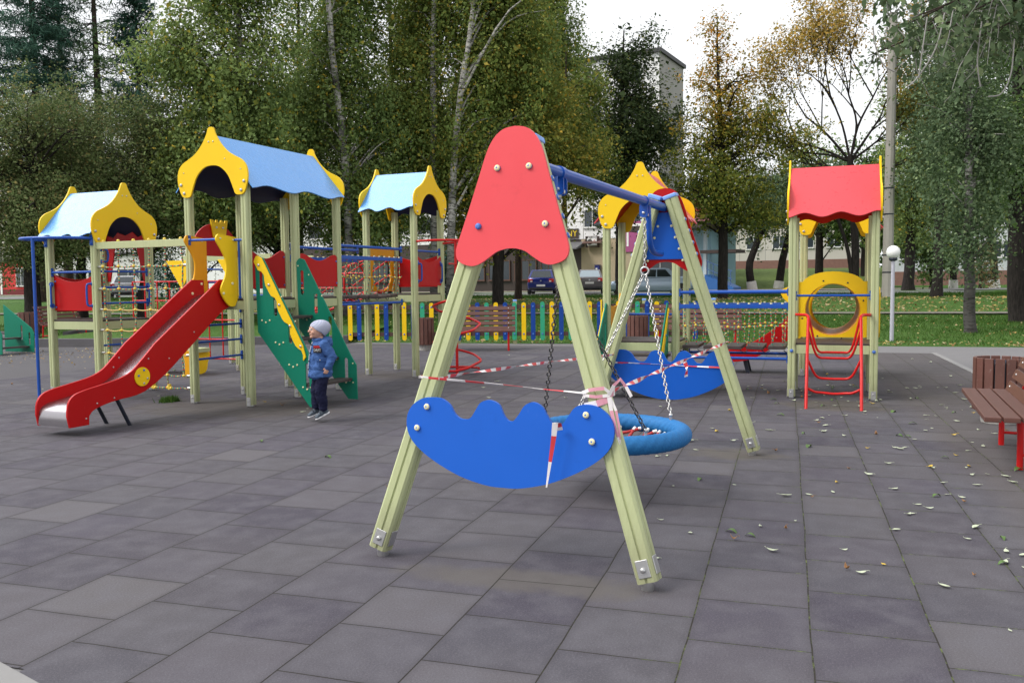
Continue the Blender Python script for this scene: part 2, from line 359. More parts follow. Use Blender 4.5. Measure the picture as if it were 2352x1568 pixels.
def grip(F, p, out, h, name='grip_handle'):
    """U shaped hand hold; p = its lower end, out = direction it stands off"""
    p = Vector(p); o = Vector(out); m = MB().tube(curve3([p, p + o * .8 + Vector((0, 0, .005)), p + o + Vector((0, 0, .06)), p + o + Vector((0, 0, h - .06)), p + o * .8 + Vector((0, 0, h - .005)), p + Vector((0, 0, h))], 5), .014, 8)
    for z in (0, h): m.cyl(p + Vector((0, 0, z)) - o.normalized() * .004, p + Vector((0, 0, z)) + o.normalized() * .012, .032, 12)
    return F.put(m, name, BLUEM)
def rope_pts(p, q, sag=.0, n=28, wob=.006):
    p, q = Vector(p), Vector(q); return [p.lerp(q, i / n) + Vector((random.uniform(-wob, wob) if 0 < i < n else 0, 0, -sag * math.sin(math.pi * i / n))) for i in range(n + 1)]
def rope_mb(m, p, q, sag=0., r=.009, n=28, mats=(0, 1, 2, 1)): return m.tube(rope_pts(p, q, sag, n), r, 5, mat=[mats[i % len(mats)] for i in range(n)])
ROPES = [ROPE_R, ROPE_G, ROPE_Y, BOLTY, STEEL, BOLTC]
def bridge(F, axis, u0, u1, w0, w1, z, planks=5, boards=True, zr=(.735, .565, .285, -.125)):
    """hanging plank bridge along axis between u0 and u1, sides at w0 and w1"""
    P = (lambda u, w_, z_: (w_, u, z_)) if axis == 'b' else (lambda u, w_, z_: (u, w_, z_))
    br = None; L = u1 - u0; n = planks; deckm = MB()
    root = F.put(MB().cyl(P(u0, w0, z + zr[0]), P(u1, w0, z + zr[0]), .021, 12), 'bridge', BLUEM)
    F.put(MB().cyl(P(u0, w1, z + zr[0]), P(u1, w1, z + zr[0]), .021, 12), 'bridge_rail', BLUEM, root)
    for w_ in (w0, w1):
        F.put(MB().rbeam(P(u0, w_, z + zr[1]), P(u1, w_, z + zr[1]), .04, .055), 'bridge_beam', BLUEM, root, .004)
        lo = MB().cyl(P(u0, w_, z + zr[3]), P(u1, w_, z + zr[3]), .019, 10)
        for e in (u0, u1):
            for zz in (zr[0], zr[1], zr[3]): MBk = MB().rbeam(P(e + (.006 if e == u0 else -.006), w_, z + zz - .05), P(e + (.006 if e == u0 else -.006), w_, z + zz + .05), .012, .045); F.put(MBk, 'pipe_bracket', BLUEM, root)
        F.put(lo, 'lower_pipe', BLUEM, root)
        net = MB(); k = 2 * n; us = [u0 + L * (i + .5) / k for i in range(k)]
        for i, u in enumerate(us):
            top = P(u, w_, z + zr[1] + .028); mid = P(u + .008, w_, z + zr[2] + .012 * math.sin(i)); bot = P(u + random.uniform(-.02, .02), w_ + (.05 if w_ == w0 else -.05), z + .02)
            net.cyl(P(u, w_, z + zr[1] + .02), P(u, w_, z + zr[1] + .045), .015, 8, 5)
            rope_mb(net, P(u, w_, z + zr[1] - .02), mid, 0, .008, 10); rope_mb(net, mid, bot, 0, .008, 10); net.sph(mid, .018, 3, 8)
        pts = [P(u0, w_, z + zr[2] + .01)] + [P(u + .008, w_, z + zr[2] + .012 * math.sin(i)) for i, u in enumerate(us)] + [P(u1, w_, z + zr[2] + .01)]
        for p, q in zip(pts, pts[1:]): rope_mb(net, p, q, .006, .008, 6)
        F.put(net, 'side_net', ROPES, root)
    for i in range(n):
        u = u0 + L * (i + .5) / n; tilt = random.uniform(-.05, .05)
        M = Matrix.Rotation(tilt, 3, 'Y' if axis == 'a' else 'X'); s = (L / n * .78, abs(w1 - w0) * .86, .045)
        if axis == 'b': s = (s[1], s[0], s[2])
        F.put(MB().box(P(u, (w0 + w1) / 2, z - .02 + random.uniform(-.012, .012)), s, M=M), 'bridge_plank', DECK, root, .006)
    ch = MB()
    for w_ in (w0 + .1, w1 - .1):
        for i in range(n + 1):
            u = u0 + L * i / n; a, b = P(u - .05, w_, z - .05), P(u + .05, w_, z - .05); q = rope_pts(a, b, .03, 8, 0)
            for j in range(0, 8): ch.tube([q[j], q[j + 1]], .006, 5)
    F.put(ch, 'link_chain', DARKST, root); 
    return root
def staircase(F, ahi, alo, b0, b1, z, handrail=None, name='staircase'):
    """closed stair going down along +a (or -a) between two slotted side boards"""
    s = 1 if alo > ahi else -1; W = abs(alo - ahi); stair = None
    X = lambda x: ahi + s * x
    tr = MB(); n = 4
    for i in range(n):
        zt = z - (i + 1) * z / (n + 1) + .02; x = W * (i + .75) / (n + .55); tr.box((X(x), (b0 + b1) / 2, zt), (.2, abs(b1 - b0) - .02, .035)); 
    root = F.put(tr, name, DECK, None, .005)
    def side(b, holes, out):
        o = smooth_loop([(.0, z + .47), (.05, z + .52), (.13, z + .50)], 4, False) + [(W - .08, z * .40 + .06), (W, z * .40 - .06), (W + .01, .03), (W - .13, .03), (.02, z - .42)]
        o = [(X(x), y) for x, y in o]; h = []
        for (x, y0, y1) in ((.085, z + .03, z + .36), (.30, z - .22, z + .05), (.52, z - .56, z - .25), (.76, .25, .57)): h.append([(X(a), c) for a, c in slot(x, y0, y1, .028)])
        m = MB().prism(o, fa(0), b - .009, b + .009, h, 0, 0)
        for i in range(n):
            zt = z - (i + 1) * z / (n + 1); x = W * (i + .75) / (n + .55)
            for dx, dz in ((-.06, .0), (0, -.025), (.06, .0)): m.bolt((X(x + dx), b + out * .009, zt + dz), (0, out, 0), .012, .01, 1)
        for dx, zz in ((.03, z + .42), (.2, z + .3), (.4, z + .02), (.6, z - .28), (W - .05, .5), (W - .05, .25)): m.bolt((X(dx), b + out * .009, zz), (0, out, 0), .010, .008, 1)
        return F.put(m, 'side_panel', [GREEN, BOLTC], root, .005)
    side(b0, True, -1); side(b1, True, -1)
    for b in ([b0 - .022] if handrail is None else handrail):
        up = [(-.005, z + .46), (.04, z + .53), (.12, z + .50)]; top = smooth_loop(up, 4, False) + [(W - .20, z * .40 + .24), (W - .16, z * .40 + .1)]
        wav = []; m_ = 24
        for i in range(m_ + 1):
            f = i / m_; x = W - .2 - (W - .26) * f; y = z * .40 + .05 + (z * .60 + .30) * f; k = .035 * max(0, math.sin(f * math.pi * 2 * 3.5)) ; wav.append((x + k, y + k))
        m = MB().prism([(X(x), y) for x, y in top + wav], fa(0), b - .009, b + .009)
        for f in (.04, .27, .5, .74, .97): m.bolt((X(.05 + (W - .26) * f), b - .009, z + .46 - (z * .6 + .26) * f), (0, -1, 0), .018, .014, 1)
        F.put(m, 'handrail', [YEL, STEEL], root, .004)
    return root
# ------------------------------------------------------------------ the large structure on the left
F = Frame(24, -8.6, 10.4, 'play_structure', 'large climbing structure of three blue-roofed towers with red slide, rope net and green stairs', 'play structure')
a0, a1, b0, bm_, b1 = -8.35, -7.43, 8.62, 9.57, 10.52
ZM = 2.645
for (a, b) in ((a0, b0), (a1, b0), (a0, b1), (a1, b1)): post(F, a, b, ZM + .16)
for a in (a0, a1): post(F, a, bm_, ZM + .12)
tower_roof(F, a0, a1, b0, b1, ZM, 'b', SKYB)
deck(F, a0, a1, b0, bm_, 1.36); deck(F, a0, a1, bm_, b1, 1.36)
barrier(F, 'b', a1 + .02, bm_ + .05, b1 - .04, 1.50, 1.95, RED, .09, 'horn')
barrier(F, 'b', a0 + .02, bm_ + .05, b1 - .05, 1.48, 2.03, RED, .12, 'horn')
# crown panel over the rung ladder, far side of the slide bay
m = MB().prism(wave_panel(b0 + .05, bm_ - .05, 1.92, 2.35, .38, 'dome'), fb(0), a0 - .03, a0 - .012); dome = F.put(m, 'arch_panel', RED, None, .004)
cr = [(9.04, 2.16), (9.26, 2.16), (9.31, 2.40), (9.26, 2.40), (9.25, 2.37), (9.22, 2.37), (9.21, 2.40), (9.18, 2.40), (9.17, 2.37), (9.13, 2.37), (9.12, 2.40), (9.09, 2.40), (9.08, 2.37), (9.05, 2.37), (9.04, 2.40), (8.99, 2.40)]
m = MB().prism(cr, fb(0), a0 - .008, a0 + .012); m.bolt((a0 + .012, 9.09, 2.3), (1, 0, 0), .018, .012, 1); m.bolt((a0 + .012, 9.21, 2.3), (1, 0, 0), .018, .012, 1); F.put(m, 'crown_emblem', [YEL, STEEL], dome, .003)
for z in (.57, .79, 1.005, 1.22): rail(F, (a0, b0 + .05, z), (a0, bm_ - .05, z), .015, BLUEM, 'ladder_rung')
for z in (1.55, 1.72, 1.86): rail(F, (a1 + .0, b0 + .02, z), (a1 + .0, b0 + .03, z), .012, BLUEM, 'rung_stub', False)
# slide with its gate
SL = [(6.165, .10), (6.14, .22), (6.155, .34), (6.22, .42), (6.34, .46), (6.55, .495), (6.80, .54), (6.96, .60), (7.08, .69), (7.30, .88), (8.36, 1.60), (8.56, 1.60), (8.57, 1.28), (8.40, 1.22), (8.2, 1.08), (7.55, .60), (7.22, .40), (7.02, .335), (6.80, .315), (6.62, .29), (6.46, .245), (6.40, .19), (6.395, .10)]
SL = [SL[0]] + smooth_loop(SL[1:10], 4, False) + SL[10:14] + smooth_loop(SL[14:22], 3, False) + [SL[22]]
bed = [(6.16, .12), (6.162, .20), (6.19, .275), (6.27, .32), (6.42, .345), (6.75, .40), (6.95, .45), (7.10, .53), (7.28, .66), (8.34, 1.36), (8.62, 1.37)]
bed = smooth_loop(bed, 4, False); am, hw = -7.875, .225
m = MB(); nb = len(bed)
m.add([(am + sx * (hw - .006), b, z - dz) for dz in (0, .012) for sx in (-1, 1) for b, z in bed], [f for i in range(nb - 1) for f in ((i, i + 1, nb + i + 1, nb + i), (2 * nb + i, 3 * nb + i, 3 * nb + i + 1, 2 * nb + i + 1))], 0, True)
slide = F.put(m, 'slide', CHUTE)
for s in (-1, 1):
    x = am + s * hw; m = MB().prism(SL, fb(0), x - .012, x + .012)
    for b, z in ((6.36, .17), (6.50, .31), (6.72, .34), (7.5, .70), (7.9, .98), (7.12, .62), (7.2, .72)): m.bolt((x + .012, b, z), (1, 0, 0), .010, .007, 1)
    F.put(m, 'side_panel', [RED, STEEL], slide, .006)
    m = MB().prism(circle(7.10, .53, .105, 32), fb(0), x + s * .012, x + s * .024)
    for b, z, c in ((7.045, .545, 1), (7.12, .60, 1), (7.165, .505, 2), (7.115, .455, 2)): m.bolt((x + s * .024, b, z), (s, 0, 0), .013, .010, c)
    F.put(m, 'joint_disc', [YEL, BOLTB, STEEL], slide, .003)
    F.put(MB().cyl((x - s * .05, 6.97, 0), (x - s * .05, 6.78, .36), .021, 10), 'support_leg', DARKST, slide)
gp = [(8.63, 2.12), (8.63, 1.38), (8.56, 1.27), (8.47, 1.27), (8.38, 1.35), (8.32, 1.45), (8.34, 1.53), (8.40, 1.63), (8.425, 1.75), (8.41, 1.86), (8.34, 1.97), (8.27, 2.06), (8.265, 2.11), (8.30, 2.15), (8.35, 2.15)]
for x, mt in ((-8.10, YEL2), (-7.60, YEL)):
    m = MB().prism([gp[0]] + [gp[1]] + smooth_loop(gp[2:], 3, False), fb(0), x - .010, x + .010)
    for b, z, r in ((8.36, 1.43, .018), (8.52, 1.55, .018), (8.33, 2.10, .012), (8.55, 2.09, .012)): m.bolt((x + .01, b, z), (1, 0, 0), r, .014, 1)
    g = F.put(m, 'gate_panel', [mt, BOLTC], None, .004)
rail(F, (-8.09, 8.34, 2.09), (-7.61, 8.34, 2.09), .016, BLUEM, 'gate_bar'); rail(F, (-7.59, 8.58, 2.09), (a1 - .04, 8.60, 2.09), .016, BLUEM, 'gate_bar', False)
m = MB().cyl((-7.54, 8.60, 1.36), (-7.54, 8.60, 2.10), .014, 8); m.bolt((-7.54, 8.60, 1.38), (0, -1, 0), .02, .02); F.put(m, 'gate_bar', BLUEM)
for z in (1.62, 1.86): F.put(MB().sph((a1 - .05, b0 - .02, z), .012, 0, 6), 'post_bolt', BOLTB)
staircase(F, -7.375, -6.46, 8.70, 9.52, 1.36, handrail=[8.70 - .02])
# small tower on the far left
La0, La1, Lb0, Lb1 = -10.94, -10.05, 8.62, 9.55; ZL = 2.12
for a in (La0, La1):
    for b in (Lb0, Lb1): post(F, a, b, ZL + .14)
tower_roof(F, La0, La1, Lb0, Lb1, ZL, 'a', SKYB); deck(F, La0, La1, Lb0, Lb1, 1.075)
barrier(F, 'a', Lb0 + .02, La0 + .05, La1 - .05, 1.20, 1.70, RED, .10); rail(F, (La0 + .048, Lb0 - .01, 1.735), (La1 - .048, Lb0 - .01, 1.735))
for a in (La0 + .05, La1 - .05): grip(F, (a, Lb0 - .03, 1.27), (.045 if a < -10.5 else -.045, -.05, 0), .30)
barrier(F, 'b', La0 - .02, Lb0 + .05, Lb1 - .05, 1.18, 1.72, RED, .08)
m = MB().prism([(La0 + .05, 1.60), (La0 + .05, 2.30), (La0 + .2, 2.25), (-10.65, 2.33), (-10.5, 2.28), (-10.35, 2.33), (La1 - .2, 2.25), (La1 - .05, 2.30), (La1 - .05, 1.60), (La1 - .11, 1.60), (-10.28, 2.10), (-10.72, 2.10), (La0 + .11, 1.60)], fa(0), Lb1 - .01, Lb1 + .01); F.put(m, 'arch_panel', RED, None, .004)
for z in (1.30, 1.52, 1.74, .72): rail(F, (La1, Lb0 + .05, z), (La1, Lb1 - .05, z), .015, BLUEM, 'side_rail')
grip(F, (La1 + .03, Lb0 + .06, 1.87), (.04, .09, 0), .17); grip(F, (La1 + .02, Lb1 - .05, 1.30), (.07, -.05, 0), .25)
m = MB().tube(curve3([(La0, Lb0 - .05, 2.185), (-11.06, 8.44, 2.19), (-11.02, 8.24, 2.19), (-10.80, 8.15, 2.19), (-10.45, 8.19, 2.19), (-10.15, 8.40, 2.19), (La1, Lb0 - .05, 2.185)], 7), .02, 10)
for a in (La0, La1): m.box((a, Lb0 - .055, 2.16), (.05, .014, .14)); m.sph((a, Lb0 - .065, 2.11), .016, 0, 8)
fp = F.put(m, 'pole_hoop', BLUEM); F.put(MB().cyl((-10.66, 8.15, 0), (-10.66, 8.15, 2.19), .021, 12), 'sliding_pole', BLUEM)
# rope net between the small tower and the slide tower
m = MB().rbeam((La1 + .048, Lb0, 2.085), (a0 - .048, Lb0, 2.085), .045, .095); m2 = MB()
for x in (0.02, -.0): pass
beam = F.put(m, 'net_beam', POST, None, .005)
cols = [La1 + .16 + (a0 - La1 - .32) * i / 5 for i in range(6)]; rows = [1.80, 1.50, 1.22, .94, .63, .36, .20]
net = MB()
for i, x in enumerate(cols):
    net.sph((x, Lb0, 2.14), .022, 3, 8); pz = 2.035; px = x
    low = 6 if i in (3, 4) else 5
    for j, z in enumerate(rows[:low + 1]):
        nx = x + (-.012 * (i - 2.5)) * (1.3 - z) * 1.2 + random.uniform(-.015, .015); rope_mb(net, (px, Lb0, pz), (nx, Lb0, z), 0, .010, 12); net.sph((nx, Lb0, z), .024, 3, 8, (1.1, 1, .8)); px, pz = nx, z
        if j == 0: pass
for j, z in enumerate(rows):
    xs = [La1 + .05] + [x + (-.012 * (i - 2.5)) * (1.3 - z) * 1.2 for i, x in enumerate(cols)] + [a0 - .05]
    mats = (2,) if j in (2, 3, 4) else (0, 1, 2, 1)
    for p, q in zip(xs, xs[1:]): rope_mb(net, (p, Lb0, z), (q, Lb0, z), .014, .010, 10, mats)
    net.cyl((La1 + .045, Lb0, z), (La1 + .12, Lb0, z), .016, 8, 4); net.cyl((a0 - .12, Lb0, z), (a0 - .045, Lb0, z), .016, 8, 4)
for i in (3, 4): net.cyl((cols[i], Lb0, .17), (cols[i], Lb0, .24), .022, 8, 3); net.cyl((cols[i] - .04, Lb0, .19), (cols[i] + .04, Lb0, .19), .02, 8, 3)
F.put(net, 'climbing_net', ROPES)
# bridge to the tower behind, and that tower
bridge(F, 'b', b1 + .05, 12.33, a0 + .06, a1 - .02, 1.36, 6)
Ra0, Ra1, Rb0, Rb1 = -8.15, -7.24, 12.38, 13.28
for a in (Ra0, Ra1):
    for b in (Rb0, Rb1): post(F, a, b, ZM + .14)
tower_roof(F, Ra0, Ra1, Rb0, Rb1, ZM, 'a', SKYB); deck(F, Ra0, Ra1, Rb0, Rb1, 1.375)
barrier(F, 'b', Ra1 + .02, Rb0 + .05, Rb1 - .05, 1.50, 1.99, RED, .10); barrier(F, 'a', Rb1, Ra0 + .05, Ra1 - .05, 1.48, 2.02, RED, .08)
rail(F, (Ra1, Rb0 + .05, 2.07), (Ra1, Rb1 - .05, 2.07)); 
for b in (Rb0 + .06, Rb1 - .06): grip(F, (Ra1 + .03, b, 1.58), (.05, .04 if b < 12.8 else -.04, 0), .28)
m = MB().prism([(Rb0 + .05, 1.41), (Rb1 - .05, 1.41), (Rb1 - .05, 2.15), (Rb0 + .05, 2.15)], fb(0), Ra0 - .01, Ra0 + .01, [circle(12.83, 1.72, .30, 32)]); hp = F.put(m, 'hole_panel', YEL2, None, .004)
m = MB()
ring = lambda da, r: [(Ra0 + da, 12.83 + r * math.cos(t), 1.72 - abs(da) * .28 + r * math.sin(t)) for t in [2 * math.pi * i / 28 for i in range(28)]]
for da in (-.02, -.55, -1.1, -1.6): m.tube(ring(da, .33), .018, 7, True)
for k in range(8):
    t = 2 * math.pi * k / 8; m.tube([(Ra0 + da, 12.83 + .33 * math.cos(t + da * .9), 1.72 - abs(da) * .28 + .33 * math.sin(t + da * .9)) for da in (-.02, -.28, -.55, -.82, -1.1, -1.35, -1.6)], .014, 6)
for s in (-1, 1): m.tube(curve3([(Ra0 - 1.6, 12.83 + s * .3, 1.2), (Ra0 - 1.72, 12.83 + s * .32, .6), (Ra0 - 1.75, 12.83 + s * .32, 0)], 5), .02, 8)
F.put(m, 'tube_crawler', REDM)
# red spiral climber on the tower's right
sp = (-6.73, 12.86)
m = MB().cyl((sp[0], sp[1], 0), (sp[0], sp[1], 2.25), .023, 12)
m.tube([(sp[0] + (.38 - .02 * math.cos(i)) * math.cos(rad(i * 10) + .6), sp[1] + .38 * math.sin(rad(i * 10) + .6), .11 if i < 26 else .11 + (i - 26) * .0163) for i in range(0, 100)], .020, 8)
for b in (Rb0, Rb1): m.tube(curve3([(Ra1 + .05, b, 2.22), (Ra1 + .35, b + (.05 if b < 12.8 else -.05), 2.23), (sp[0] + .1, sp[1] + (-.15 if b < 12.8 else .15), 2.235), (sp[0] + .26, sp[1], 2.235)], 6), .019, 8)
for k in range(6):
    z = .11 if k == 0 else .35 + .3 * k; t = rad((260 + (z - .11) / .0163 * 10) if k else 40) + .6; m.cyl((sp[0], sp[1], z), (sp[0] + .38 * math.cos(t), sp[1] + .38 * math.sin(t), z), .014, 6)
F.put(m, 'spiral_climber', REDM)
# ------------------------------------------------------------------ the structure on the right
F = Frame(20, -.9, 12.6, 'play_structure', 'climbing structure with red-roofed towers, a plank bridge, a yellow crawl tunnel and a red ladder', 'play structure')
ta0, ta1, tb0, tb1 = -.45, .53, 11.79, 12.73; ZR = 2.235; DZ = .72
for a in (ta0, ta1):
    for b in (tb0, tb1): post(F, a, b, ZR + .14)
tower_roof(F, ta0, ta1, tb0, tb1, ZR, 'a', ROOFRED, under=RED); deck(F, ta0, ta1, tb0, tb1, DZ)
for a in (ta0, ta1): F.put(MB().bolt((a, tb0 - .048, .62), (0, -1, 0), .022, .016), 'post_bolt', BOLTB)
rail(F, (ta0 + .048, tb0, 1.325), (ta1 - .048, tb0, 1.325), .015)
arch = [(ta0 + .05, DZ + .02), (ta1 - .05, DZ + .02), (ta1 - .05, 1.50), (ta1 - .2, 1.50)] + [(.04 + .40 * math.cos(t), 1.46 + .18 * math.sin(t)) for t in [math.pi * i / 14 for i in range(1, 14)]] + [(ta0 + .2, 1.50), (ta0 + .05, 1.50)]
m = MB().prism(arch, fa(0), tb1 - .01, tb1 + .01, [circle(.04, 1.12, .355, 40)])
for t in range(8): m.bolt((.04 + .41 * math.cos(t * math.pi / 4 + .3), tb1 - .01, 1.12 + .41 * math.sin(t * math.pi / 4 + .3)), (0, -1, 0), .012, .008, 1)
F.put(m, 'tunnel_panel', [YEL, DARKST], None, .004)
TUBE = plain('orange_tunnel_plastic', (.80, .36, .03), .3, 0, .5, .12, 6)
n = 36; m = MB(); m.add([(.04 + ((r) * math.cos(2 * math.pi * i / n)), b, 1.12 + r * math.sin(2 * math.pi * i / n)) for (r, b) in [(.355 + .006 * (k % 2), tb1 + .012 + (14.55 - tb1 - .02) * k / 16) for k in range(17)] for i in range(n)], [(k * n + i, k * n + (i + 1) % n, (k + 1) * n + (i + 1) % n, (k + 1) * n + i) for k in range(16) for i in range(n)], 0, True)
tun = F.put(m, 'crawl_tunnel', TUBE); so_ = tun.modifiers.new('wall', 'SOLIDIFY'); so_.thickness = .008
# ladder
m = MB(); lw = .30; lc = .062 + .0
LA = [(-.235, .36)]
for s, a in ((-1, -.245), (1, .365)):
    pts = curve3([(a, 10.80, 0), (a + s * -.0, 11.05, .50), (a - s * -.0, 11.42, .98), (a + s * .0, 11.50, 1.06), (a + s * .03, 11.58, 1.085), (a + s * .10, 11.66, 1.085), (ta0 + .05 if s < 0 else ta1 - .05, 11.76, 1.085)], 6); m.tube(pts, .019, 10)
lad = F.put(m, 'ladder', REDM)
for (b, zt, zb, fl) in ((10.93, .235, .17, .16), (11.10, .56, .33, .13), (11.34, .89, .56, .12), (11.50, 1.05, .62, .12)):
    x0, x1 = -.235, .355; pts = curve3([(x0, b, zt), (x0 + fl * .55, b + .03, zb + (zt - zb) * .30), (x0 + fl, b + .06, zb + .01), (x0 + fl + .1, b + .07, zb), (x1 - fl - .1, b + .07, zb), (x1 - fl, b + .06, zb + .01), (x1 - fl * .55, b + .03, zb + (zt - zb) * .30), (x1, b, zt)], 5)
    F.put(MB().tube(pts, .015, 8), 'rung', REDM, lad)
# side boards of that tower and the tunnel end tower
for a in (ta1 + .06,): F.put(MB().prism([(b, z) for b, z in smooth_loop([(11.9, .80), (12.6, .80), (12.66, 1.1), (12.6, 1.40), (11.9, 1.40), (11.84, 1.1)], 4)], fb(0), a - .009, a + .009), 'side_board', YEL, None, .004)
sa0, sa1, sb0, sb1 = -.40, .59, 14.58, 15.52
for a in (sa0, sa1):
    for b in (sb0, sb1): post(F, a, b, ZR + .14)
tower_roof(F, sa0, sa1, sb0, sb1, ZR - .0, 'b', ROOFRED, under=RED); deck(F, sa0, sa1, sb0, sb1, DZ)
m = MB().prism(arch, lambda x, y, t: (x + .055, t, y), sb0 - .01, sb0 + .01, [circle(.04, 1.12, .355, 40)]); F.put(m, 'tunnel_panel', YEL, None, .004)
F.put(MB().prism([(15.0 + .35 * math.cos(t) * .9, 1.2 + .45 * math.sin(t)) for t in [2 * math.pi * i / 24 for i in range(24)]], fb(0), sa1 + .05, sa1 + .07), 'side_board', YEL, None, .004)
# red slide behind, running to the left from the tunnel tower
S2 = [(sa0 + .02, .95), (sa0 + .02, .66), (-.75, .50), (-1.15, .26), (-1.5, .19), (-1.75, .2), (-1.78, .32), (-1.6, .38), (-1.2, .50), (-.8, .78), (sa0 - .15, 1.02)]
for b in (14.78, 15.28):
    m = MB().prism(smooth_loop(S2, 4), fa(0), b - .011, b + .011)
    for x, z in ((-1.5, .26), (-1.1, .36), (-.8, .6)): m.bolt((x, b - .011, z), (0, -1, 0), .012, .008, 1)
    sl_ = F.put(m, 'slide_side', [RED, STEEL], None, .005)
m = MB(); bd = [(sa0, .74), (-.75, .55), (-1.15, .33), (-1.5, .25), (-1.76, .24)]; m.add([(x, b, z + dz) for dz in (0, -.012) for b in (14.79, 15.27) for x, z in bd], [f for i in range(4) for f in ((i, i + 1, 5 + i + 1, 5 + i), (10 + i, 15 + i, 15 + i + 1, 10 + i + 1))], 0, True); F.put(m, 'slide_bed', CHUTE)
for b in (14.85, 15.2): F.put(MB().rbeam((-1.25, b, 0), (-1.32, b, .28), .06, .03, (0, 1, 0)), 'support_leg', DARKST)
m = MB().prism(smooth_loop([(-.42, 1.42), (-.62, 1.42), (-.72, 1.36), (-.70, 1.26), (-.55, 1.1), (-.50, .95), (-.55, .82), (-.62, .74), (-.55, .66), (-.42, .62)], 3), fa(0), 14.50, 14.52); m.bolt((-.56, 14.5, .76), (0, -1, 0), .016, .01, 1); F.put(m, 'gate_panel', [YEL, BOLTB], None, .004)
# bridge and the yellow-gabled tower
ca0, ca1 = -2.89, -1.94
bridge(F, 'a', ca1 + .05, ta0 - .05, tb0 - .02, tb1 - .08, .66, 5, zr=(.715, .53, .27, -.15))
for a in (ca0, ca1):
    for b in (tb0, tb1): post(F, a, b, ZR + .16)
tower_roof(F, ca0, ca1, tb0, tb1, ZR + .02, 'b', ROOFRED, under=RED); deck(F, ca0, ca1, tb0, tb1, DZ)
rail(F, (ca0 + .05, tb1, 1.34), (ca1 - .05, tb1, 1.34)); rail(F, (ca0 + .05, tb1, 1.05), (ca1 - .05, tb1, 1.05))
F.put(MB().prism([(tb0 - .05, .62), (tb0 - .02, .62), (tb0 - .02, 1.28), (tb0 - .05, 1.28)], fb(0), ca0 - .08, ca0 - .06), 'edge_board', YEL, None, .003)
m = MB().prism(smooth_loop([(tb0 + .1, .74), (tb1 - .1, .74), (tb1 - .06, 1.4), (12.5, 1.25), (12.0, 1.25), (tb0 + .06, 1.4)], 4), fb(0), ca0 - .02, ca0), F.put(MB().prism(smooth_loop([(tb0 + .1, .74), (tb1 - .1, .74), (tb1 - .06, 1.35), (12.5, 1.2), (12.0, 1.2), (tb0 + .06, 1.35)], 4), fb(0), ca0 - .02, ca0), 'side_board', YEL2, None, .004)
# short stair towards the viewer: two slanted green boards with yellow rails
st = MB()
for i in range(3): st.box(((ca0 + ca1) / 2, tb0 - .14 - .2 * i, .54 - .18 * i), (ca1 - ca0 - .12, .19, .035))
stair = F.put(st, 'staircase', DECK, None, .005)
for a, s in ((ca0 + .01, -1), (ca1 - .10, 1)):
    o = [(tb0 - .05, .55), (tb0 - .05, 1.22), (tb0 - .10, 1.24), (tb0 - .66, .62), (tb0 - .70, .52), (tb0 - .70, .03), (tb0 - .56, .03)]
    F.put(MB().prism(o, fb(0), a - .009, a + .009, [slot(tb0 - .17, .66, .98, .022), slot(tb0 - .35, .45, .78, .022), slot(tb0 - .55, .22, .5, .022)]), 'side_panel', GREEN, stair, .004)
    x = a + s * .02; m = MB().prism([(tb0 - .07, 1.16), (tb0 - .13, 1.17), (tb0 - .63, .60), (tb0 - .63, .48), (tb0 - .58, .46)], fb(0), x - .008, x + .008)
    for k in range(3): m.bolt((x + s * .008, tb0 - .16 - .2 * k, 1.05 - .23 * k), (s, 0, 0), .016, .012, 1)
    F.put(m, 'handrail', [YEL, BOLTB], stair, .003)
# ------------------------------------------------------------------ climbing frame behind the slide, partly hidden
F = Frame(24, -10.4, 12.6, 'climbing_frame', 'climbing frame with a red bar grid and pale green beams behind the slide and net', 'climbing frame')
for a, b in ((-12.0, 12.2), (-10.78, 12.22), (-12.0, 13.4), (-10.78, 13.4)): post(F, a, b, 2.0)
for b in (12.21, 13.4): F.put(MB().rbeam((-12.0, b, 2.03), (-10.0, b, 2.03), .045, .10), 'top_beam', POST, None, .004)
m = MB(); g0, g1 = -13.3, -10.83
for i in range(9): x = g0 + (g1 - g0) * i / 8; m.cyl((x, 12.22, .22), (x, 12.22, 1.62), .013, 6)
for j in range(5): z = .22 + 1.4 * j / 4; m.cyl((g0, 12.22, z), (g1, 12.22, z), .015, 6)
F.put(m, 'bar_grid', REDM)
for x, s in ((-12.0, 1), (-10.78, -1), (-12.0, -1)): F.put(MB().prism([(x, 2.0), (x + s * .36, 2.0), (x + s * .05, 1.55), (x, 1.5)], fa(0), 12.14, 12.16), 'corner_brace', YEL, None, .004)
for z in (1.35, 1.6, 1.85): rail(F, (-12.0, 12.3, z), (-12.0, 13.3, z)); rail(F, (-11.95, 13.4, z), (-10.83, 13.4, z))
F = Frame(24, -11.3, 11.4, 'play_table', 'low play table with a pale green top and yellow board legs behind the slide', 'play table')
F.put(MB().rbeam((-12.1, 11.55, .42), (-11.05, 11.55, .42), .5, .07), 'table_top', POST, None, .006)
for x in (-12.05, -11.12): F.put(MB().prism(smooth_loop([(11.28, .40), (11.82, .40), (11.80, .20), (11.72, .02), (11.38, .02), (11.30, .2)], 3), fb(0), x - .012, x + .012), 'leg', YEL, None, .004)
F.put(MB().prism([(-11.10, .02), (-10.90, .02), (-10.87, .10), (-10.87, .44), (-11.10, .44)], fa(0), 11.24, 11.262), 'end_board', YEL2, None, .004)
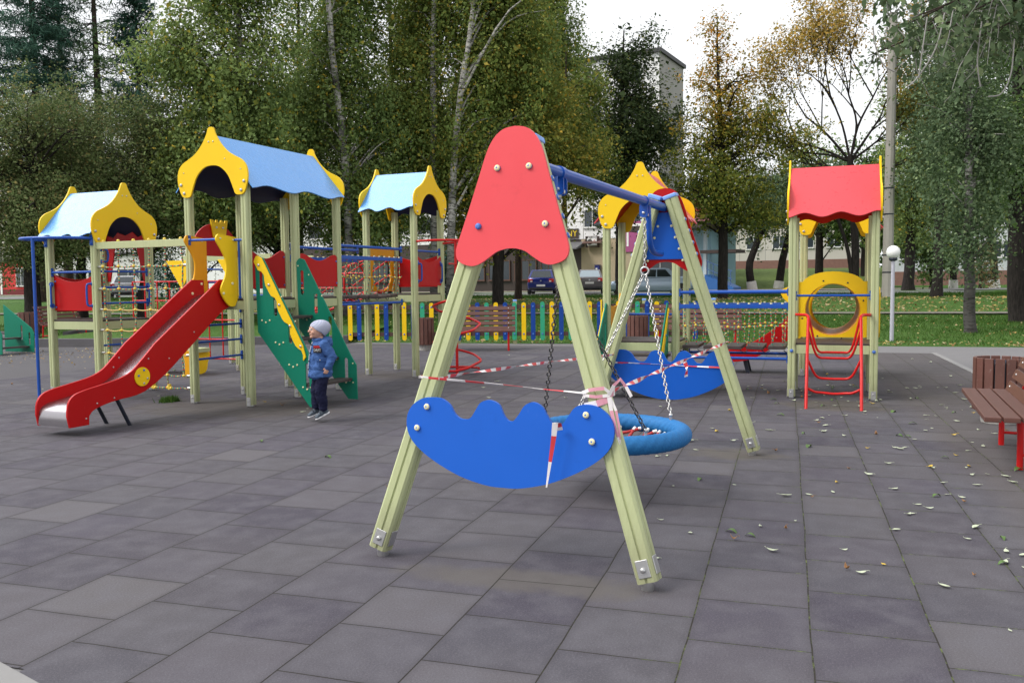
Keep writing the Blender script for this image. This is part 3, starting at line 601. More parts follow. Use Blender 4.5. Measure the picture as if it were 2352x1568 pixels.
# green-sided structure cut off by the left edge of the picture
c = hit(6, 818); F = Frame(24, c.x * math.cos(rad(24)) - c.y * math.sin(rad(24)), c.x * math.sin(rad(24)) + c.y * math.cos(rad(24)), 'play_stair', 'small green slotted stair board at the left edge beside the leafy asphalt', 'play stair')
fa_, fb_ = F.o[0], F.o[1]; m = MB()
for i in range(2): m.box((fa_ - .25 - .25 * i, fb_ + .4, .16 + .2 * i), (.22, .78, .035))
F.put(m, 'tread', DECK)
for b in (fb_, fb_ + .8): F.put(MB().prism([(fa_ - 1.0, .03), (fa_, .03), (fa_ + .02, .48), (fa_ - .06, .60), (fa_ - 1.0, 1.15)], fa(0), b - .01, b + .01, [slot(fa_ - .14, .2, .5, .03), slot(fa_ - .4, .3, .66, .03)]), 'side_panel', GREEN, None, .005)
# ================================================================== swing frame
F = Frame(23.3, -1.81, 5.9, 'swing_frame', 'big swing frame with pale green legs, blue crossbar and red and blue end boards', 'swing')
AX = -1.81; PB = post_prof(.104)
def aleg(s, b0, b1):
    p0 = Vector((AX + s * .765, b0, .05)); p1 = Vector((AX + s * .070, b1, 2.235)); d = unit(p1 - p0)
    o = F.put(MB().beam(p0, p1, PB, (0, 1, 0)), 'leg', POST)
    out = -1 if b0 < 6 else 1
    M = Matrix((frame_of(d, (0, 1, 0))[0], frame_of(d, (0, 1, 0))[1], d)).transposed()
    F.put(MB().box(p1 + d * .016, (.118, .118, .034), M=M), 'end_cap', CAPB, o, .008)
    m = MB(); q = p0 + d * .075
    for y in (-1, 1): m.box(q + Vector((0, y * .0545, 0)), (.064, .006, .088), M=M); m.bolt(q + Vector((0, y * .058, 0)) - d * .005, (0, y, 0), .014, .014)
    sx = M.col[0]
    for y in (-1, 1): m.box(q + sx * y * .0545, (.006, .064, .088), M=M)
    m.cyl(p0 + d * .04 - Vector((0, 0, .09)), p0 + d * .04, .032, 12); F.put(m, 'foot_bracket', STEEL, o, .003); return o
NB0, NB1, FB0, FB1 = 4.10, 4.33, 7.71, 7.56
for s in (-1, 1): aleg(s, NB0, NB1); aleg(s, FB0, FB1)
F.put(MB().tube([(AX, NB1 - .04, 2.16), (AX, FB1 + .04, 2.16)], .036, 18), 'crossbar', BLUEM)
def tilt(b0, b1, off):       # plate lying on the outer faces of two legs that lean inwards
    k = (b1 - b0) / 2.16
    return lambda x, y, t: (x, b0 + (y - .075) * k + off + t, y)
topo = [(0, 2.33), (.065, 2.318), (.118, 2.275), (.158, 2.20), (.202, 2.06), (.252, 1.90), (.302, 1.75), (.320, 1.68), (.302, 1.628), (.235, 1.602), (.182, 1.610), (.128, 1.642), (.08, 1.674), (.03, 1.688), (0, 1.69)]
h = smooth_loop(topo, 4, False); red_o = [(AX + x, z) for x, z in h] + [(AX - x, z) for x, z in reversed(h[1:-1])]
bl = [(-.405, .905), (-.34, .895), (-.29, .845), (-.26, .805), (-.225, .79), (-.19, .80), (-.165, .84), (-.135, .885), (-.085, .905), (-.035, .89), (-.01, .84)]
side = [(.0, .80), (.03, .805), (.05, .845), (.085, .89), (.135, .905), (.19, .885), (.22, .84), (.245, .80), (.285, .79)]
blue_pts = [(-.435, .90), (-.375, .895), (-.325, .865), (-.295, .82), (-.255, .795), (-.205, .80), (-.175, .84), (-.145, .885), (-.095, .90), (-.04, .88), (-.012, .83), (.015, .80), (.045, .80), (.075, .835), (.105, .88), (.15, .90), (.20, .88), (.235, .83), (.265, .795), (.31, .795), (.345, .84), (.38, .885), (.435, .90), (.50, .89), (.56, .845), (.585, .78), (.57, .70), (.51, .63), (.40, .56), (.25, .495), (.10, .46), (.0, .455), (-.10, .46), (-.25, .495), (-.40, .56), (-.51, .63), (-.57, .70), (-.585, .78), (-.56, .845), (-.50, .89)]
blue_o = [(AX + x, z) for x, z in smooth_loop(blue_pts, 4)]
PINK = boardmat('lit_red_board', (.72, .075, .09), .36)  # red lightened in colour to carry the bright front light on the near board
for (b0, b1, s) in ((NB0, NB1, -1), (FB0, FB1, 1)):
    fn = tilt(b0, b1, s * .0555); lo, hi = (0, .018) if s > 0 else (-.018, 0)
    k = (b1 - b0) / 2.16; nrm = unit((0, s, -s * k))
    for outl, nm, mt, bolts in ((red_o, 'top_board', PINK if s < 0 else RED, ((-.09, 2.113), (.09, 2.113), (-.19, 1.81), (.19, 1.81))), (blue_o, 'lower_board', BLUE, ((-.46, .85), (-.515, .735), (.44, .85), (.475, .72)))):
        m = MB().prism(outl, fn, lo, hi)
        for i, (x, z) in enumerate(bolts):
            p = Vector(fn(AX + x, z, lo if s < 0 else hi)); cap = nm == 'top_board' and i == 2 and s < 0
            m.bolt(p, nrm, .017, .017, 2 if cap else 2, None if cap else 1)
        F.put(m, nm, [mt, BOLTC, BOLTB], None, .006)
    fi = tilt(b0, b1, s * .0535); il, ih = (-.012, 0) if s > 0 else (0, .012)
    inner = [(AX - .12, 2.12), (AX + .12, 2.12), (AX + .29, 1.71), (AX - .29, 1.71)]
    m = MB().prism(inner, fi, il, ih)
    for z in (2.0, 1.9, 1.8, 1.7):
        for q in (-1, 1): m.bolt(fi(AX + q * (.765 - .695 * (z - .075) / 2.16 - .085), z, il if s > 0 else ih), (0, -s, 0), .012, .010, 1)
    F.put(m, 'inner_board', [BLUE, BOLTC], None, .003)
    # curved brace from the crossbar to the inner board
    e = -s; b = b1 + e * .30
    F.put(MB().tube(curve3([(AX, b1 + e * .52, 2.14), (AX, b1 + e * .50, 2.0), (AX, b1 + e * .46, 1.84), (AX, b1 + e * .36, 1.77), (AX, b1 + e * .2, 1.755), (AX, b1 + e * .06, 1.755)], 6), .024, 10), 'brace', BLUEM)
    # visible leg bolts on the outer edge
    for q in (-1, 1):
        for z in (2.05, 1.95, 1.85, 1.75):
            m = MB(); f_ = (z - .075) / 2.16; m.bolt((AX + q * (.765 - .695 * f_ + .053), b0 + (b1 - b0) * f_, z), (q, 0, .3), .018, .018, 0, 1)
            F.put(m, 'leg_bolt', [BOLTC, BOLTB])
HB = (4.95, 6.93)
for b in HB:
    m = MB().cyl((AX, b - .03, 2.16), (AX, b + .03, 2.16), .043, 18)
    for q in (-1, 1): m.prism(rrect(AX - .035, 2.03, AX + .035, 2.14, .025), fa(0), b + q * .03 - .005, b + q * .03 + .005)
    m.bolt((AX, b - .035, 2.065), (0, -1, 0), .012, .01, 1); m.cyl((AX - .03, b, 2.05), (AX + .03, b, 2.05), .012, 8, 1); F.put(m, 'hanger', [BLUEM, STEEL])
CY = sum(HB) / 2
# ------------------------------------------------------------------ nest swing
c24, s24 = math.cos(rad(23.3)), math.sin(rad(23.3))
FS = Frame(23.3, AX, CY, 'basket_swing', 'round blue rope basket swing with red net hanging on four chains inside the swing frame', 'swing seat')
RR, RT, RZ = .515, .064, .44
NU, NV = 640, 30; vs = []; fs = []
for i in range(NU):
    u = 2 * math.pi * i / NU
    for j in range(NV):
        v = 2 * math.pi * j / NV; r = RT * (1 + .035 * math.sin(96 * u + 2 * v) * math.sin(7 * v + 48 * u)); vs.append((AX + (RR + r * math.cos(v)) * math.cos(u), CY + (RR + r * math.cos(v)) * math.sin(u), RZ + r * math.sin(v)))
for i in range(NU):
    for j in range(NV): fs.append((i * NV + j, i * NV + (j + 1) % NV, ((i + 1) % NU) * NV + (j + 1) % NV, ((i + 1) % NU) * NV + j))
m = NM('blue_wrapped_rope'); m.color(m.mix(m.noise(3), (.010, .115, .34), (.03, .22, .50))).set(.62, 0, .3).bump(m.noise(160, 2), .5, .004)
m.l(m.mix(m.noise(70, 2), (.008, .10, .30), (.022, .18, .43)), m.b.inputs['Base Color'])
FS.put(MB().add(vs, fs, 0, True), 'ring', m.m)
net = MB(); REDROPE = plain('red_net_rope', (.36, .03, .028), .85, bump=.8, bscale=140)
for k in range(-3, 4):
    o = k * .115; L = math.sqrt(max(.01, .43 ** 2 - o * o))
    for ang in (rad(20), rad(80), rad(140)) if abs(k) < 3 else (rad(20), rad(80)):
        dx, dy = math.cos(ang), math.sin(ang); pts = []
        for i in range(11):
            t = -L + 2 * L * i / 10; x, y = -dy * o + dx * t, dx * o + dy * t; pts.append((AX + x, CY + y, RZ - .02 - .13 * (1 - (x * x + y * y) / .19)))
        net.tube(pts, .012, 6); 
        for e in (0, -1):
            p = Vector(pts[e]); q = Vector(pts[1 if e == 0 else -2]); net.cyl(p, p.lerp(q, .42) + Vector((0, 0, .004)), .0125, 8, 1)
FS.put(net, 'net', [REDROPE, WHITEP])
def chain(p, q, link=.046, r=.0048, mat=0, parent=None):
    p, q = Vector(p), Vector(q); n = max(2, int((q - p).length / (link * .74))); d = unit(q - p); s0, s1 = frame_of(d); m = MB()
    for i in range(n):
        c = p.lerp(q, (i + .5) / n); a = s0 if i % 2 else s1; h = link * .5 - r * 2.2; k = link * .26; pts = []
        for t in range(10):
            th = 2 * math.pi * t / 10; pts.append(c + a * (k * math.cos(th)) + d * (h * math.sin(th) + (link * .10 if math.sin(th) > 0 else -link * .10) * (abs(math.sin(th)) > .3)))
        m.tube(pts, r, 5, True)
    return m
CHL = plain('zinc_chain', (.50, .49, .47), .3, .9); CHD = plain('worn_dark_chain', (.12, .115, .11), .38, .8)
for b, mt in ((HB[0], CHD), (HB[1], CHL)):
    jz = 1.60; FS.put(chain((AX, b, 2.045), (AX, b, jz + .03)), 'chain', CHL)
    FS.put(MB().tube([(AX + .032 * math.cos(2 * math.pi * i / 14), b, jz + .032 * math.sin(2 * math.pi * i / 14)) for i in range(14)], .008, 8, True), 'shackle', STEEL)
    for q in (-1, 1):
        e = (AX + q * .36, CY + (-.36 if b < CY else .36), RZ + RT + .03); FS.put(chain((AX + q * .01, b, jz - .03), e), 'chain', mt)
        FS.put(MB().cyl((e[0], e[1], e[2] - .06), e, .011, 8).sph(e, .016, 0, 8), 'chain_anchor', STEEL)
# ------------------------------------------------------------------ barrier tape
TW, TR_ = plain('white_tape_film', (.80, .76, .76), .35, var=.03), plain('red_tape_film', (.66, .05, .06), .35, var=.05); TP_ = plain('faded_pink_tape_film', (.70, .32, .40), .4)
def ribbon(m, pts, w=.05, twist=0., seg=.055, up=(0, 0, 1), pink=False, squash=1., ph=0., tap=0.):
    P = [Vector(p) for p in pts]; L = [0]
    for a, b in zip(P, P[1:]): L.append(L[-1] + (b - a).length)
    n = max(4, int(L[-1] / seg * 2)); prev = None; up = Vector(up)
    for i in range(n + 1):
        s = L[-1] * i / n; k = 0
        while k < len(L) - 2 and L[k + 1] < s: k += 1
        f = (s - L[k]) / max(1e-6, L[k + 1] - L[k]); p = P[k].lerp(P[k + 1], f); d = unit(P[k + 1] - P[k]); a, b = frame_of(d, up); th = ph + twist * s
        o = (b * math.cos(th) + a * math.sin(th)) * w / 2 * squash * (1 - tap * i / n)
        if prev: m.add([prev[0], prev[1], p + o, p - o], [(0, 1, 2, 3)], ((3 if pink else 2) if (i // 2) % 2 else 0) if not pink else (0 if (i // 3) % 3 == 0 else 2))
        prev = (p - o, p + o)
    return m
def tape(name, segs, label):
    root = None; m = MB()
    for kw in segs: ribbon(m, **kw)
    o = m.build(name, [TW, TR_, TR_ if 'bow' not in name else TP_], None); so2 = o.modifiers.new('film', 'SOLIDIFY'); so2.thickness = .0012
    return o
def W(a, b, z): return Vector((a * c24 + b * s24, -a * s24 + b * c24, z))
def legp(s, b0, b1, z): f = (z - .075) / 2.16; return AX + s * (.765 - .695 * f), b0 + (b1 - b0) * f
zl = .97; lx, lb = legp(-1, NB0, NB1, 1.0); rx, rb = legp(1, NB0, NB1, .95); fx, fb__ = legp(1, FB0, FB1, .97); gx, gb = legp(-1, FB0, FB1, .86)
o = tape('barrier_tape', [dict(pts=[W(lx - .06, lb - .05, 1.005), W((lx + rx) / 2, lb - .058, .978), W(rx - .06, rb - .06, .955)], w=.013, twist=2.2, seg=.11), dict(pts=[W(lx - .06, lb - .06, 1.006), W(lx - .062, lb + .06, 1.0), W(lx + .06, lb + .062, .996), W(lx + .064, lb - .06, 1.0)], w=.014)], ''); tag(o, 'thin twisted red and white barrier tape stretched across the front pair of swing legs', 'barrier tape')
o = tape('barrier_tape', [dict(pts=[W(rx + .06, rb + .02, .96), W((rx + fx) / 2, (rb + fb__) / 2, .945), W(fx + .07, fb__ - .06, .99), W(fx + .062, fb__ + .06, .99)], w=.024, twist=5, seg=.085), dict(pts=[W(rx * .5 + fx * .5, rb * .42 + fb__ * .58, .945), W(rx * .5 + fx * .5 + .02, rb * .42 + fb__ * .58, .90), W(rx * .5 + fx * .5 + .01, rb * .42 + fb__ * .58 + .02, .83)], w=.03, twist=9, seg=.03)], ''); tag(o, 'red and white barrier tape running along the right side from front leg to back leg', 'barrier tape')
o = tape('barrier_tape', [dict(pts=[W(lx + .05, lb + .06, 1.0), W((lx + gx) / 2, (lb + gb) / 2, .93), W(gx + .05, gb - .06, .86)], w=.020, twist=4, seg=.085)], ''); tag(o, 'red and white barrier tape along the left side of the swing towards the far leg', 'barrier tape')
o = tape('barrier_tape', [dict(pts=[W(gx, gb + .06, .78), W((gx + fx) / 2, gb + .062, .77), W(fx, fb__ + .062, .76)], w=.014, twist=3, seg=.1)], ''); tag(o, 'pale barrier tape strung across the far swing legs behind the far blue board', 'barrier tape')
B = lambda dx, db, z: W(rx + dx, rb + db, z)
o = tape('tape_bow', [dict(pts=[B(-.075, -.055, .955), B(-.03, -.068, .975), B(.05, -.066, .985), B(.07, -.05, .96)], w=.018, seg=.09), dict(pts=[B(-.07, -.06, .945), B(0, -.068, .94), B(.07, -.06, .95)], w=.016, seg=.09), dict(pts=[B(-.06, -.062, .89), B(0, -.066, .905), B(.068, -.058, .93)], w=.032, pink=True, seg=.12),
    dict(pts=[B(.068, -.06, .95), B(.11, -.07, 1.035), B(.14, -.05, 1.03), B(.155, -.04, .97), B(.175, -.04, .945)], w=.016, seg=.10, ph=1.57, up=(0, 1, 0)), dict(pts=[B(.068, -.062, .94), B(.085, -.07, .85), B(.115, -.07, .75), B(.12, -.068, .68)], w=.022, seg=.12, tap=.6, twist=3, ph=1.5, up=(0, 1, .2)), dict(pts=[B(.07, -.055, .94), B(.105, -.06, .87), B(.12, -.06, .78), B(.125, -.06, .66)], w=.014, seg=.12, tap=.4, ph=1.4, up=(.4, 1, 0)),
    dict(pts=[B(.06, -.06, .95), B(.062, .06, .95), B(-.064, .062, .945), B(-.066, -.058, .95)], w=.03, seg=.06)], ''); tag(o, 'knotted bow of red, white and pink barrier tape tied round the front right swing leg', 'barrier tape')
xx = AX + .29; o = tape('tape_strip', [dict(pts=[W(xx + .015, NB0 - .075, .815), W(xx + .008, NB0 - .078, .74), W(xx - .01, NB0 - .082, .62), W(xx - .03, NB0 - .085, .49)], w=.030, seg=.13, tap=.75, ph=1.4, twist=2.0, up=(0, 1, 0)), dict(pts=[W(xx + .015, NB0 - .075, .815), W(xx + .02, NB0 - .045, .812), W(xx + .02, NB0 - .02, .77)], w=.03, up=(1, 0, 0))], ''); tag(o, 'loose strip of red and white tape hanging down over the near blue board', 'barrier tape')
# ================================================================== ground
a15 = rad(15)
def grass_material():
    m = NM('lawn_grass'); big = m.noise(.10, 4); mid = m.noise(.9, 5); fine = m.noise(26, 6, .8)
    c = m.mix(mid, (.020, .066, .008), (.046, .125, .016)); c = m.mix(m.ramp(fine, [(.35, 0.), (.7, 1.)]), c, (.060, .13, .022)); c = m.mix(m.ramp(big, [(.45, 0.), (.62, .8)]), c, (.075, .145, .03))
    br = m.ramp(m.noise(7, 8, .8), [(.55, 0.), (.62, 1.)]); c = m.mix(m.math('MULTIPLY', br, .35), c, (.16, .11, .045))
    m.color(c).set(.9, 0, .15).bump(fine, .8, .05); return m.m
GRASS = grass_material()
xs = np.concatenate([np.linspace(-260, -62, 12), np.linspace(-60, 60, 61), np.linspace(62, 260, 12)]); ys = np.concatenate([np.linspace(-30, 18, 9), np.linspace(20, 60, 61), np.linspace(62, 130, 24), np.linspace(140, 700, 12)])
vs = []
for y in ys:
    for x in xs:
        X, Y = x * math.cos(a15) + y * math.sin(a15), -x * math.sin(a15) + y * math.cos(a15)
        u = .02 * math.sin(X * 1.3 + Y * .7) * math.sin(Y * .9 - X * .4) if y > 24 else 0; vs.append((X, Y, float(np.interp(y, TPX, TPZ)) + u - .004))
nx = len(xs); fs = [(j * nx + i, j * nx + i + 1, (j + 1) * nx + i + 1, (j + 1) * nx + i) for j in range(len(ys) - 1) for i in range(nx - 1)]
structure(MB().add(vs, fs, 0, True).build('lawn', GRASS))
def sheet(name, mat, loop, z, rz=0, origin=(0, 0), follow=False):
    c, s = math.cos(rz), math.sin(rz); tri = tessellate_polygon([[Vector((x, y, 0)) for x, y in loop]])
    o = MB().add([(x, y, 0) for x, y in loop], [tuple(t) for t in tri]).build(name, mat); o.location = (*origin, z); o.rotation_euler = (0, 0, rz); return structure(o)
ASPH = NM('old_asphalt'); n1, n2, n3 = ASPH.noise(.35, 4), ASPH.noise(90, 4, .7), ASPH.noise(3.2, 6, .7)
ASPH.color(ASPH.mix(n2, ASPH.mix(n1, (.125, .120, .125), (.165, .160, .165)), ASPH.mix(n3, (.15, .145, .145), (.22, .215, .215)))).set(.85, 0, .25).bump(n2, .35, .006)
T17 = -rad(17.5)
sheet('asphalt_path', ASPH.m, [(-60, -20), (30, -20), (30, 21.95), (3.6, 21.95), (-4, 21.5), (-16, 20.7), (-21, 20.35), (-60, 18)], .0, T17)
# rubber tiles: local x runs along the tile rows (away), local y to the left
def tile_material():
    m = NM('rubber_tiles'); ob = m.co.outputs['Object']
    mp = m.n('ShaderNodeMapping'); mp.inputs['Location'].default_value = (.10, .102 + 40, 0); m.l(ob, mp.inputs['Vector'])
    # tiles are pressed rubber crumb: slightly wandering joints
    wob = m.n('ShaderNodeTexNoise', i_Scale=1.7, i_Detail=2); m.l(ob, wob.inputs['Vector']); vm = m.n('ShaderNodeVectorMath', operation='MULTIPLY_ADD'); m.l(wob.outputs['Color'], vm.inputs[0]); vm.inputs[1].default_value = (.022, .022, 0); m.l(mp.outputs[0], vm.inputs[2])
    def brick(ms, sm): 
        b = m.n('ShaderNodeTexBrick', i_Scale=1., i_Mortar_Size=ms, i_Mortar_Smooth=sm, i_Brick_Width=.5, i_Row_Height=.5, i_Bias=0.); b.offset = .5; b.offset_frequency = 2; b.inputs['Color1'].default_value = (0, 0, 0, 1); b.inputs['Color2'].default_value = (1, 1, 1, 1); b.inputs['Mortar'].default_value = (.5, .5, .5, 1); m.l(vm.outputs[0], b.inputs['Vector']); return b
    b = brick(.0036, .18); soft = brick(.05, 1.)
    col = m.ramp(b.outputs['Color'], [(0, (.060, .053, .069)), (.35, (.084, .081, .089)), (.55, (.104, .100, .104)), (.8, (.079, .071, .089)), (1, (.138, .131, .128))])
    big = m.noise(.55, 3); col = m.mix(m.ramp(big, [(.42, 0.), (.6, .6)]), col, m.mix(.5, col, (.108, .100, .090)))
    cloud = m.noise(5.5, 4, .55); col = m.mix(m.math('MULTIPLY', m.ramp(cloud, [(.42, 0.), (.68, 1.)]), .50), col, (.150, .146, .152))
    crumb = m.noise(105, 3, .75); col = m.mix(m.math('MULTIPLY', m.ramp(crumb, [(.52, 0.), (.72, 1.)]), .38), col, (.27, .265, .275)); col = m.mix(m.math('MULTIPLY', m.ramp(crumb, [(.28, 1.), (.46, 0.)]), .45), col, (.04, .036, .042))
    edge = m.ramp(soft.outputs['Fac'], [(.0, 0.), (1., 1.)]); col = m.mix(m.math('MULTIPLY', edge, .30), col, (.055, .05, .052))
    grain = m.noise(320, 3, .7); col = m.mix(m.math('MULTIPLY', m.ramp(grain, [(.45, 0.), (.72, 1.)]), .42), col, (.26, .255, .265)); col = m.mix(m.math('MULTIPLY', m.ramp(grain, [(.25, 1.), (.45, 0.)]), .4), col, (.05, .045, .05))
    # trodden-in dust by the swing and under the towers
    x, y = m.n('ShaderNodeSeparateXYZ'), None; m.l(ob, x.inputs[0])
    def blob(cd, cn, rd, rn):
        q = m.math('ADD', m.math('POWER', m.math('DIVIDE', m.math('SUBTRACT', x.outputs[0], cd), rd), 2.), m.math('POWER', m.math('DIVIDE', m.math('ADD', x.outputs[1], cn), rn), 2.)); return m.ramp(m.math('ADD', q, m.math('MULTIPLY', m.noise(3.0, 5, .7), 1.1)), [(.65, 1.), (1.45, 0.)])
    for cd, cn, rd, rn, cc, k in ((4.15, -1.2, .30, 1.1, (.150, .138, .112), .6), (9.3, -6.5, 1.5, 2.6, (.128, .112, .092), .65), (11.2, .6, .9, 1.2, (.15, .135, .095), .6), (7.8, -.4, .5, .7, (.16, .145, .11), .6), (13.3, -6.2, 1.3, 1.6, (.125, .11, .092), .6)): col = m.mix(m.math('MULTIPLY', blob(cd, cn, rd, rn), k), col, cc)
    rb_ = m.ramp(m.math('ADD', m.math('MULTIPLY', x.outputs[1], -1.), m.math('MULTIPLY', m.noise(.9, 3), .5)), [(.0, 0.), (1., 0.)]); rside = m.n('ShaderNodeMapRange'); rside.inputs[1].default_value = -1.25; rside.inputs[2].default_value = -1.5; m.l(x.outputs[1], rside.inputs[0]); col = m.mix(m.math('MULTIPLY', rside.outputs[0], .45), col, (.135, .118, .098))
    spots = m.ramp(m.noise(6.5, 3, .4), [(.735, 0.), (.76, 1.)]); col = m.mix(m.math('MULTIPLY', spots, .3), col, (.21, .205, .215))
    smear = m.n('ShaderNodeMapping'); smear.inputs['Scale'].default_value = (1.2, 6, 1); smear.inputs['Rotation'].default_value = (0, 0, .5); m.l(ob, smear.inputs['Vector']); sm2 = m.ramp(m.noise(2.4, 7, .7, smear.outputs[0]), [(.73, 0.), (.78, 1.)]); col = m.mix(m.math('MULTIPLY', sm2, .35), col, (.26, .27, .27))
    moss = m.math('MULTIPLY', m.ramp(m.noise(9, 6, .8), [(.50, 0.), (.60, 1.)]), m.ramp(x.outputs[1], [(.0, .9), (1., .0)])); jc = m.mix(moss, m.mix(m.noise(40), (.010, .009, .009), (.040, .034, .028)), (.12, .16, .045))
    col = m.mix(b.outputs['Fac'], m.mix(1., col, (.67, .655, .71), 'MULTIPLY'), jc)
    m.color(col).set(.82, 0, .22); h = m.math('ADD', m.math('MULTIPLY', b.outputs['Fac'], -1.), m.math('MULTIPLY', grain, .12)); m.bump(h, .6, .008); return m.m
o = sheet('rubber_tile_floor', tile_material(), [(2.62, 12.5), (19.72, 12.5), (19.72, -2.86), (-8, -2.86), (-8, 2.5), (2.62, 2.86)], .006, math.pi / 2 + T17)
KERB = plain('kerb_concrete', (.21, .205, .20), .85, var=.2, scale=3, bump=.4, bscale=80)
def local(nn, d): c, s = math.cos(rad(17.5)), math.sin(rad(17.5)); return Vector((nn * c + d * s, -nn * s + d * c, 0))
for nm, p, q, w_, h in (('kerb', (2.91, -6), (2.91, 19.78), .10, .016), ('kerb', (-9, 4.645), (-2.2, 2.30), .11, .016)):
    structure(MB().rbeam(local(*p) + Vector((0, 0, h / 2)), local(*q) + Vector((0, 0, h / 2)), w_, h).build(nm, KERB, None, bevel=.004))
PALE = plain('pale_paving', (.21, .205, .195), .85, var=.15, scale=2, bump=.3)
sheet('paved_corner', PALE, [(-9.0, 4.60), (-2.2, 2.25), (-2.2, -3), (-12, -3), (-12, 4.60)], .008, T17)
# raised lawn edge on the left: concrete kerb walls, dark littered asphalt before them
YARD = NM('dark_asphalt'); n1, n2 = YARD.noise(.5, 4), YARD.noise(90, 4, .7); YARD.color(YARD.mix(n2, YARD.mix(n1, (.062, .058, .064), (.085, .080, .088)), (.10, .095, .10))).set(.85, 0, .2).bump(n2, .35, .006)
sheet('asphalt_yard', YARD.m, [(-60, 12.5), (-12.5, 12.5), (-2.86, 19.72), (-2.86, 20.6), (-11, 20.4), (-60, 17)], .005, T17)
sheet('asphalt_yard', YARD.m, [(-60, -8), (-12.5, -8), (-12.5, 12.5), (-60, 12.5)], .005, T17)
PKERB = plain('dark_kerb_concrete', (.105, .100, .108), .85, var=.25, scale=3, bump=.4, bscale=80)
for p, q in (((58, 797), (225, 797)), ((225, 797), (800, 789)), ((58, 797), (-60, 773)), ((-60, 776), (60, 778)), ((150, 778), (215, 764))):
    a, b = hit(*p), hit(*q); a.z = b.z = .10; structure(MB().rbeam(a, b, .14, .24).build('planter_kerb', PKERB, None, bevel=.012))
pl = [hit(60, 796.5), hit(225, 796.5), hit(800, 788.5), Vector((-4, 29.5, 0)), Vector((-13, 30.5, 0))]; pl2 = [hit(60, 777), hit(-60, 775), Vector((-40, 30, 0)), Vector((-40, 44, 0)), Vector((-17, 33, 0)), Vector((-13, 30.5, 0))]
for L_ in (pl,): sheet('lawn_bed', GRASS, [(v.x, v.y) for v in L_], .185)
# narrow footpath across the lawn and the street
def strip(name, mat, d0, d1, x0, x1, z, n=40):
    vs = []; fs = []
    for i in range(n + 1):
        x = x0 + (x1 - x0) * i / n
        for d in (d0, d1): X, Y = x * math.cos(a15) + d * math.sin(a15), -x * math.sin(a15) + d * math.cos(a15); vs.append((X, Y, float(np.interp(d, TPX, TPZ)) + z))
    for i in range(n): fs.append((2 * i, 2 * i + 1, 2 * i + 3, 2 * i + 2))
    return structure(MB().add(vs, fs).build(name, mat))
strip('footpath', plain('gravel_path', (.15, .135, .11), .9, var=.35, scale=5, bump=.4), 33.4, 34.3, -70, 60, .05)
strip('street', plain('street_asphalt', (.15, .145, .148), .85, var=.2, scale=.6, bump=.3), 48.5, 60, -110, 12, .03); strip('street', plain('side_road_asphalt', (.17, .165, .165), .85, var=.2, scale=.6), 55, 66, 12.2, 24, .03)
strip('street_kerb', KERB, 48.2, 48.5, -110, 12, .12); strip('pavement', plain('pavement_slabs', (.30, .24, .21), .85, var=.15, scale=4), 60.2, 65.5, -110, 11.8, .08)
# ================================================================== trees
LEAFK = 1.8
def leafmat(name, stops, trans=.35, rough=.55):
    m = NM(name); g = m.n('ShaderNodeNewGeometry'); c = m.ramp(g.outputs['Random Per Island'], stops)
    c = m.mix(m.math('MULTIPLY', m.noise(.55, 3), .5), c, tuple(sum(s[1][k] for s in stops) / len(stops) * 1.25 for k in range(3)))
    c = m.mix(1., c, (LEAFK * 1.0, LEAFK, LEAFK), 'MULTIPLY') if LEAFK != 1 else c
    m.color(c).set(rough, 0, .12); tb = m.n('ShaderNodeBsdfTranslucent'); m.l(c, tb.inputs['Color']); ms = m.n('ShaderNodeMixShader'); ms.inputs[0].default_value = trans
    out = m.t.nodes['Material Output']; m.l(m.b.outputs[0], ms.inputs[1]); m.l(tb.outputs[0], ms.inputs[2]); m.l(ms.outputs[0], out.inputs['Surface']); return m.m
L_BIRCH = leafmat('birch_leaves', [(0, (.034, .070, .024)), (.45, (.070, .122, .042)), (.82, (.115, .175, .070)), (.94, (.15, .17, .025)), (1, (.36, .22, .02))])
L_BIRCHY = leafmat('turning_birch_leaves', [(0, (.034, .072, .020)), (.45, (.070, .122, .034)), (.78, (.115, .155, .042)), (.93, (.18, .16, .03)), (1, (.34, .21, .03))])
L_DARK = leafmat('dark_leaves', [(0, (.020, .044, .013)), (.5, (.040, .076, .022)), (.9, (.066, .11, .034)), (1, (.13, .14, .03))], .3)
L_APPLE = leafmat('dull_green_leaves', [(0, (.022, .042, .014)), (.45, (.050, .082, .026)), (.82, (.10, .135, .055)), (.93, (.10, .070, .035)), (1, (.22, .18, .06))], .3)
L_GOLD = leafmat('golden_leaves', [(0, (.045, .072, .016)), (.45, (.090, .115, .026)), (.80, (.155, .145, .028)), (1, (.32, .20, .028))])
L_GREY = leafmat('grey_green_leaves', [(0, (.022, .040, .019)), (.5, (.046, .074, .036)), (.85, (.080, .115, .060)), (1, (.14, .17, .08))], .3)
L_NEEDLE = leafmat('blue_green_needles', [(0, (.008, .024, .018)), (.5, (.018, .045, .032)), (1, (.035, .075, .050))], .1)
L_LARCH = leafmat('larch_needles', [(0, (.022, .045, .020)), (.6, (.045, .085, .038)), (1, (.085, .12, .045))], .15)
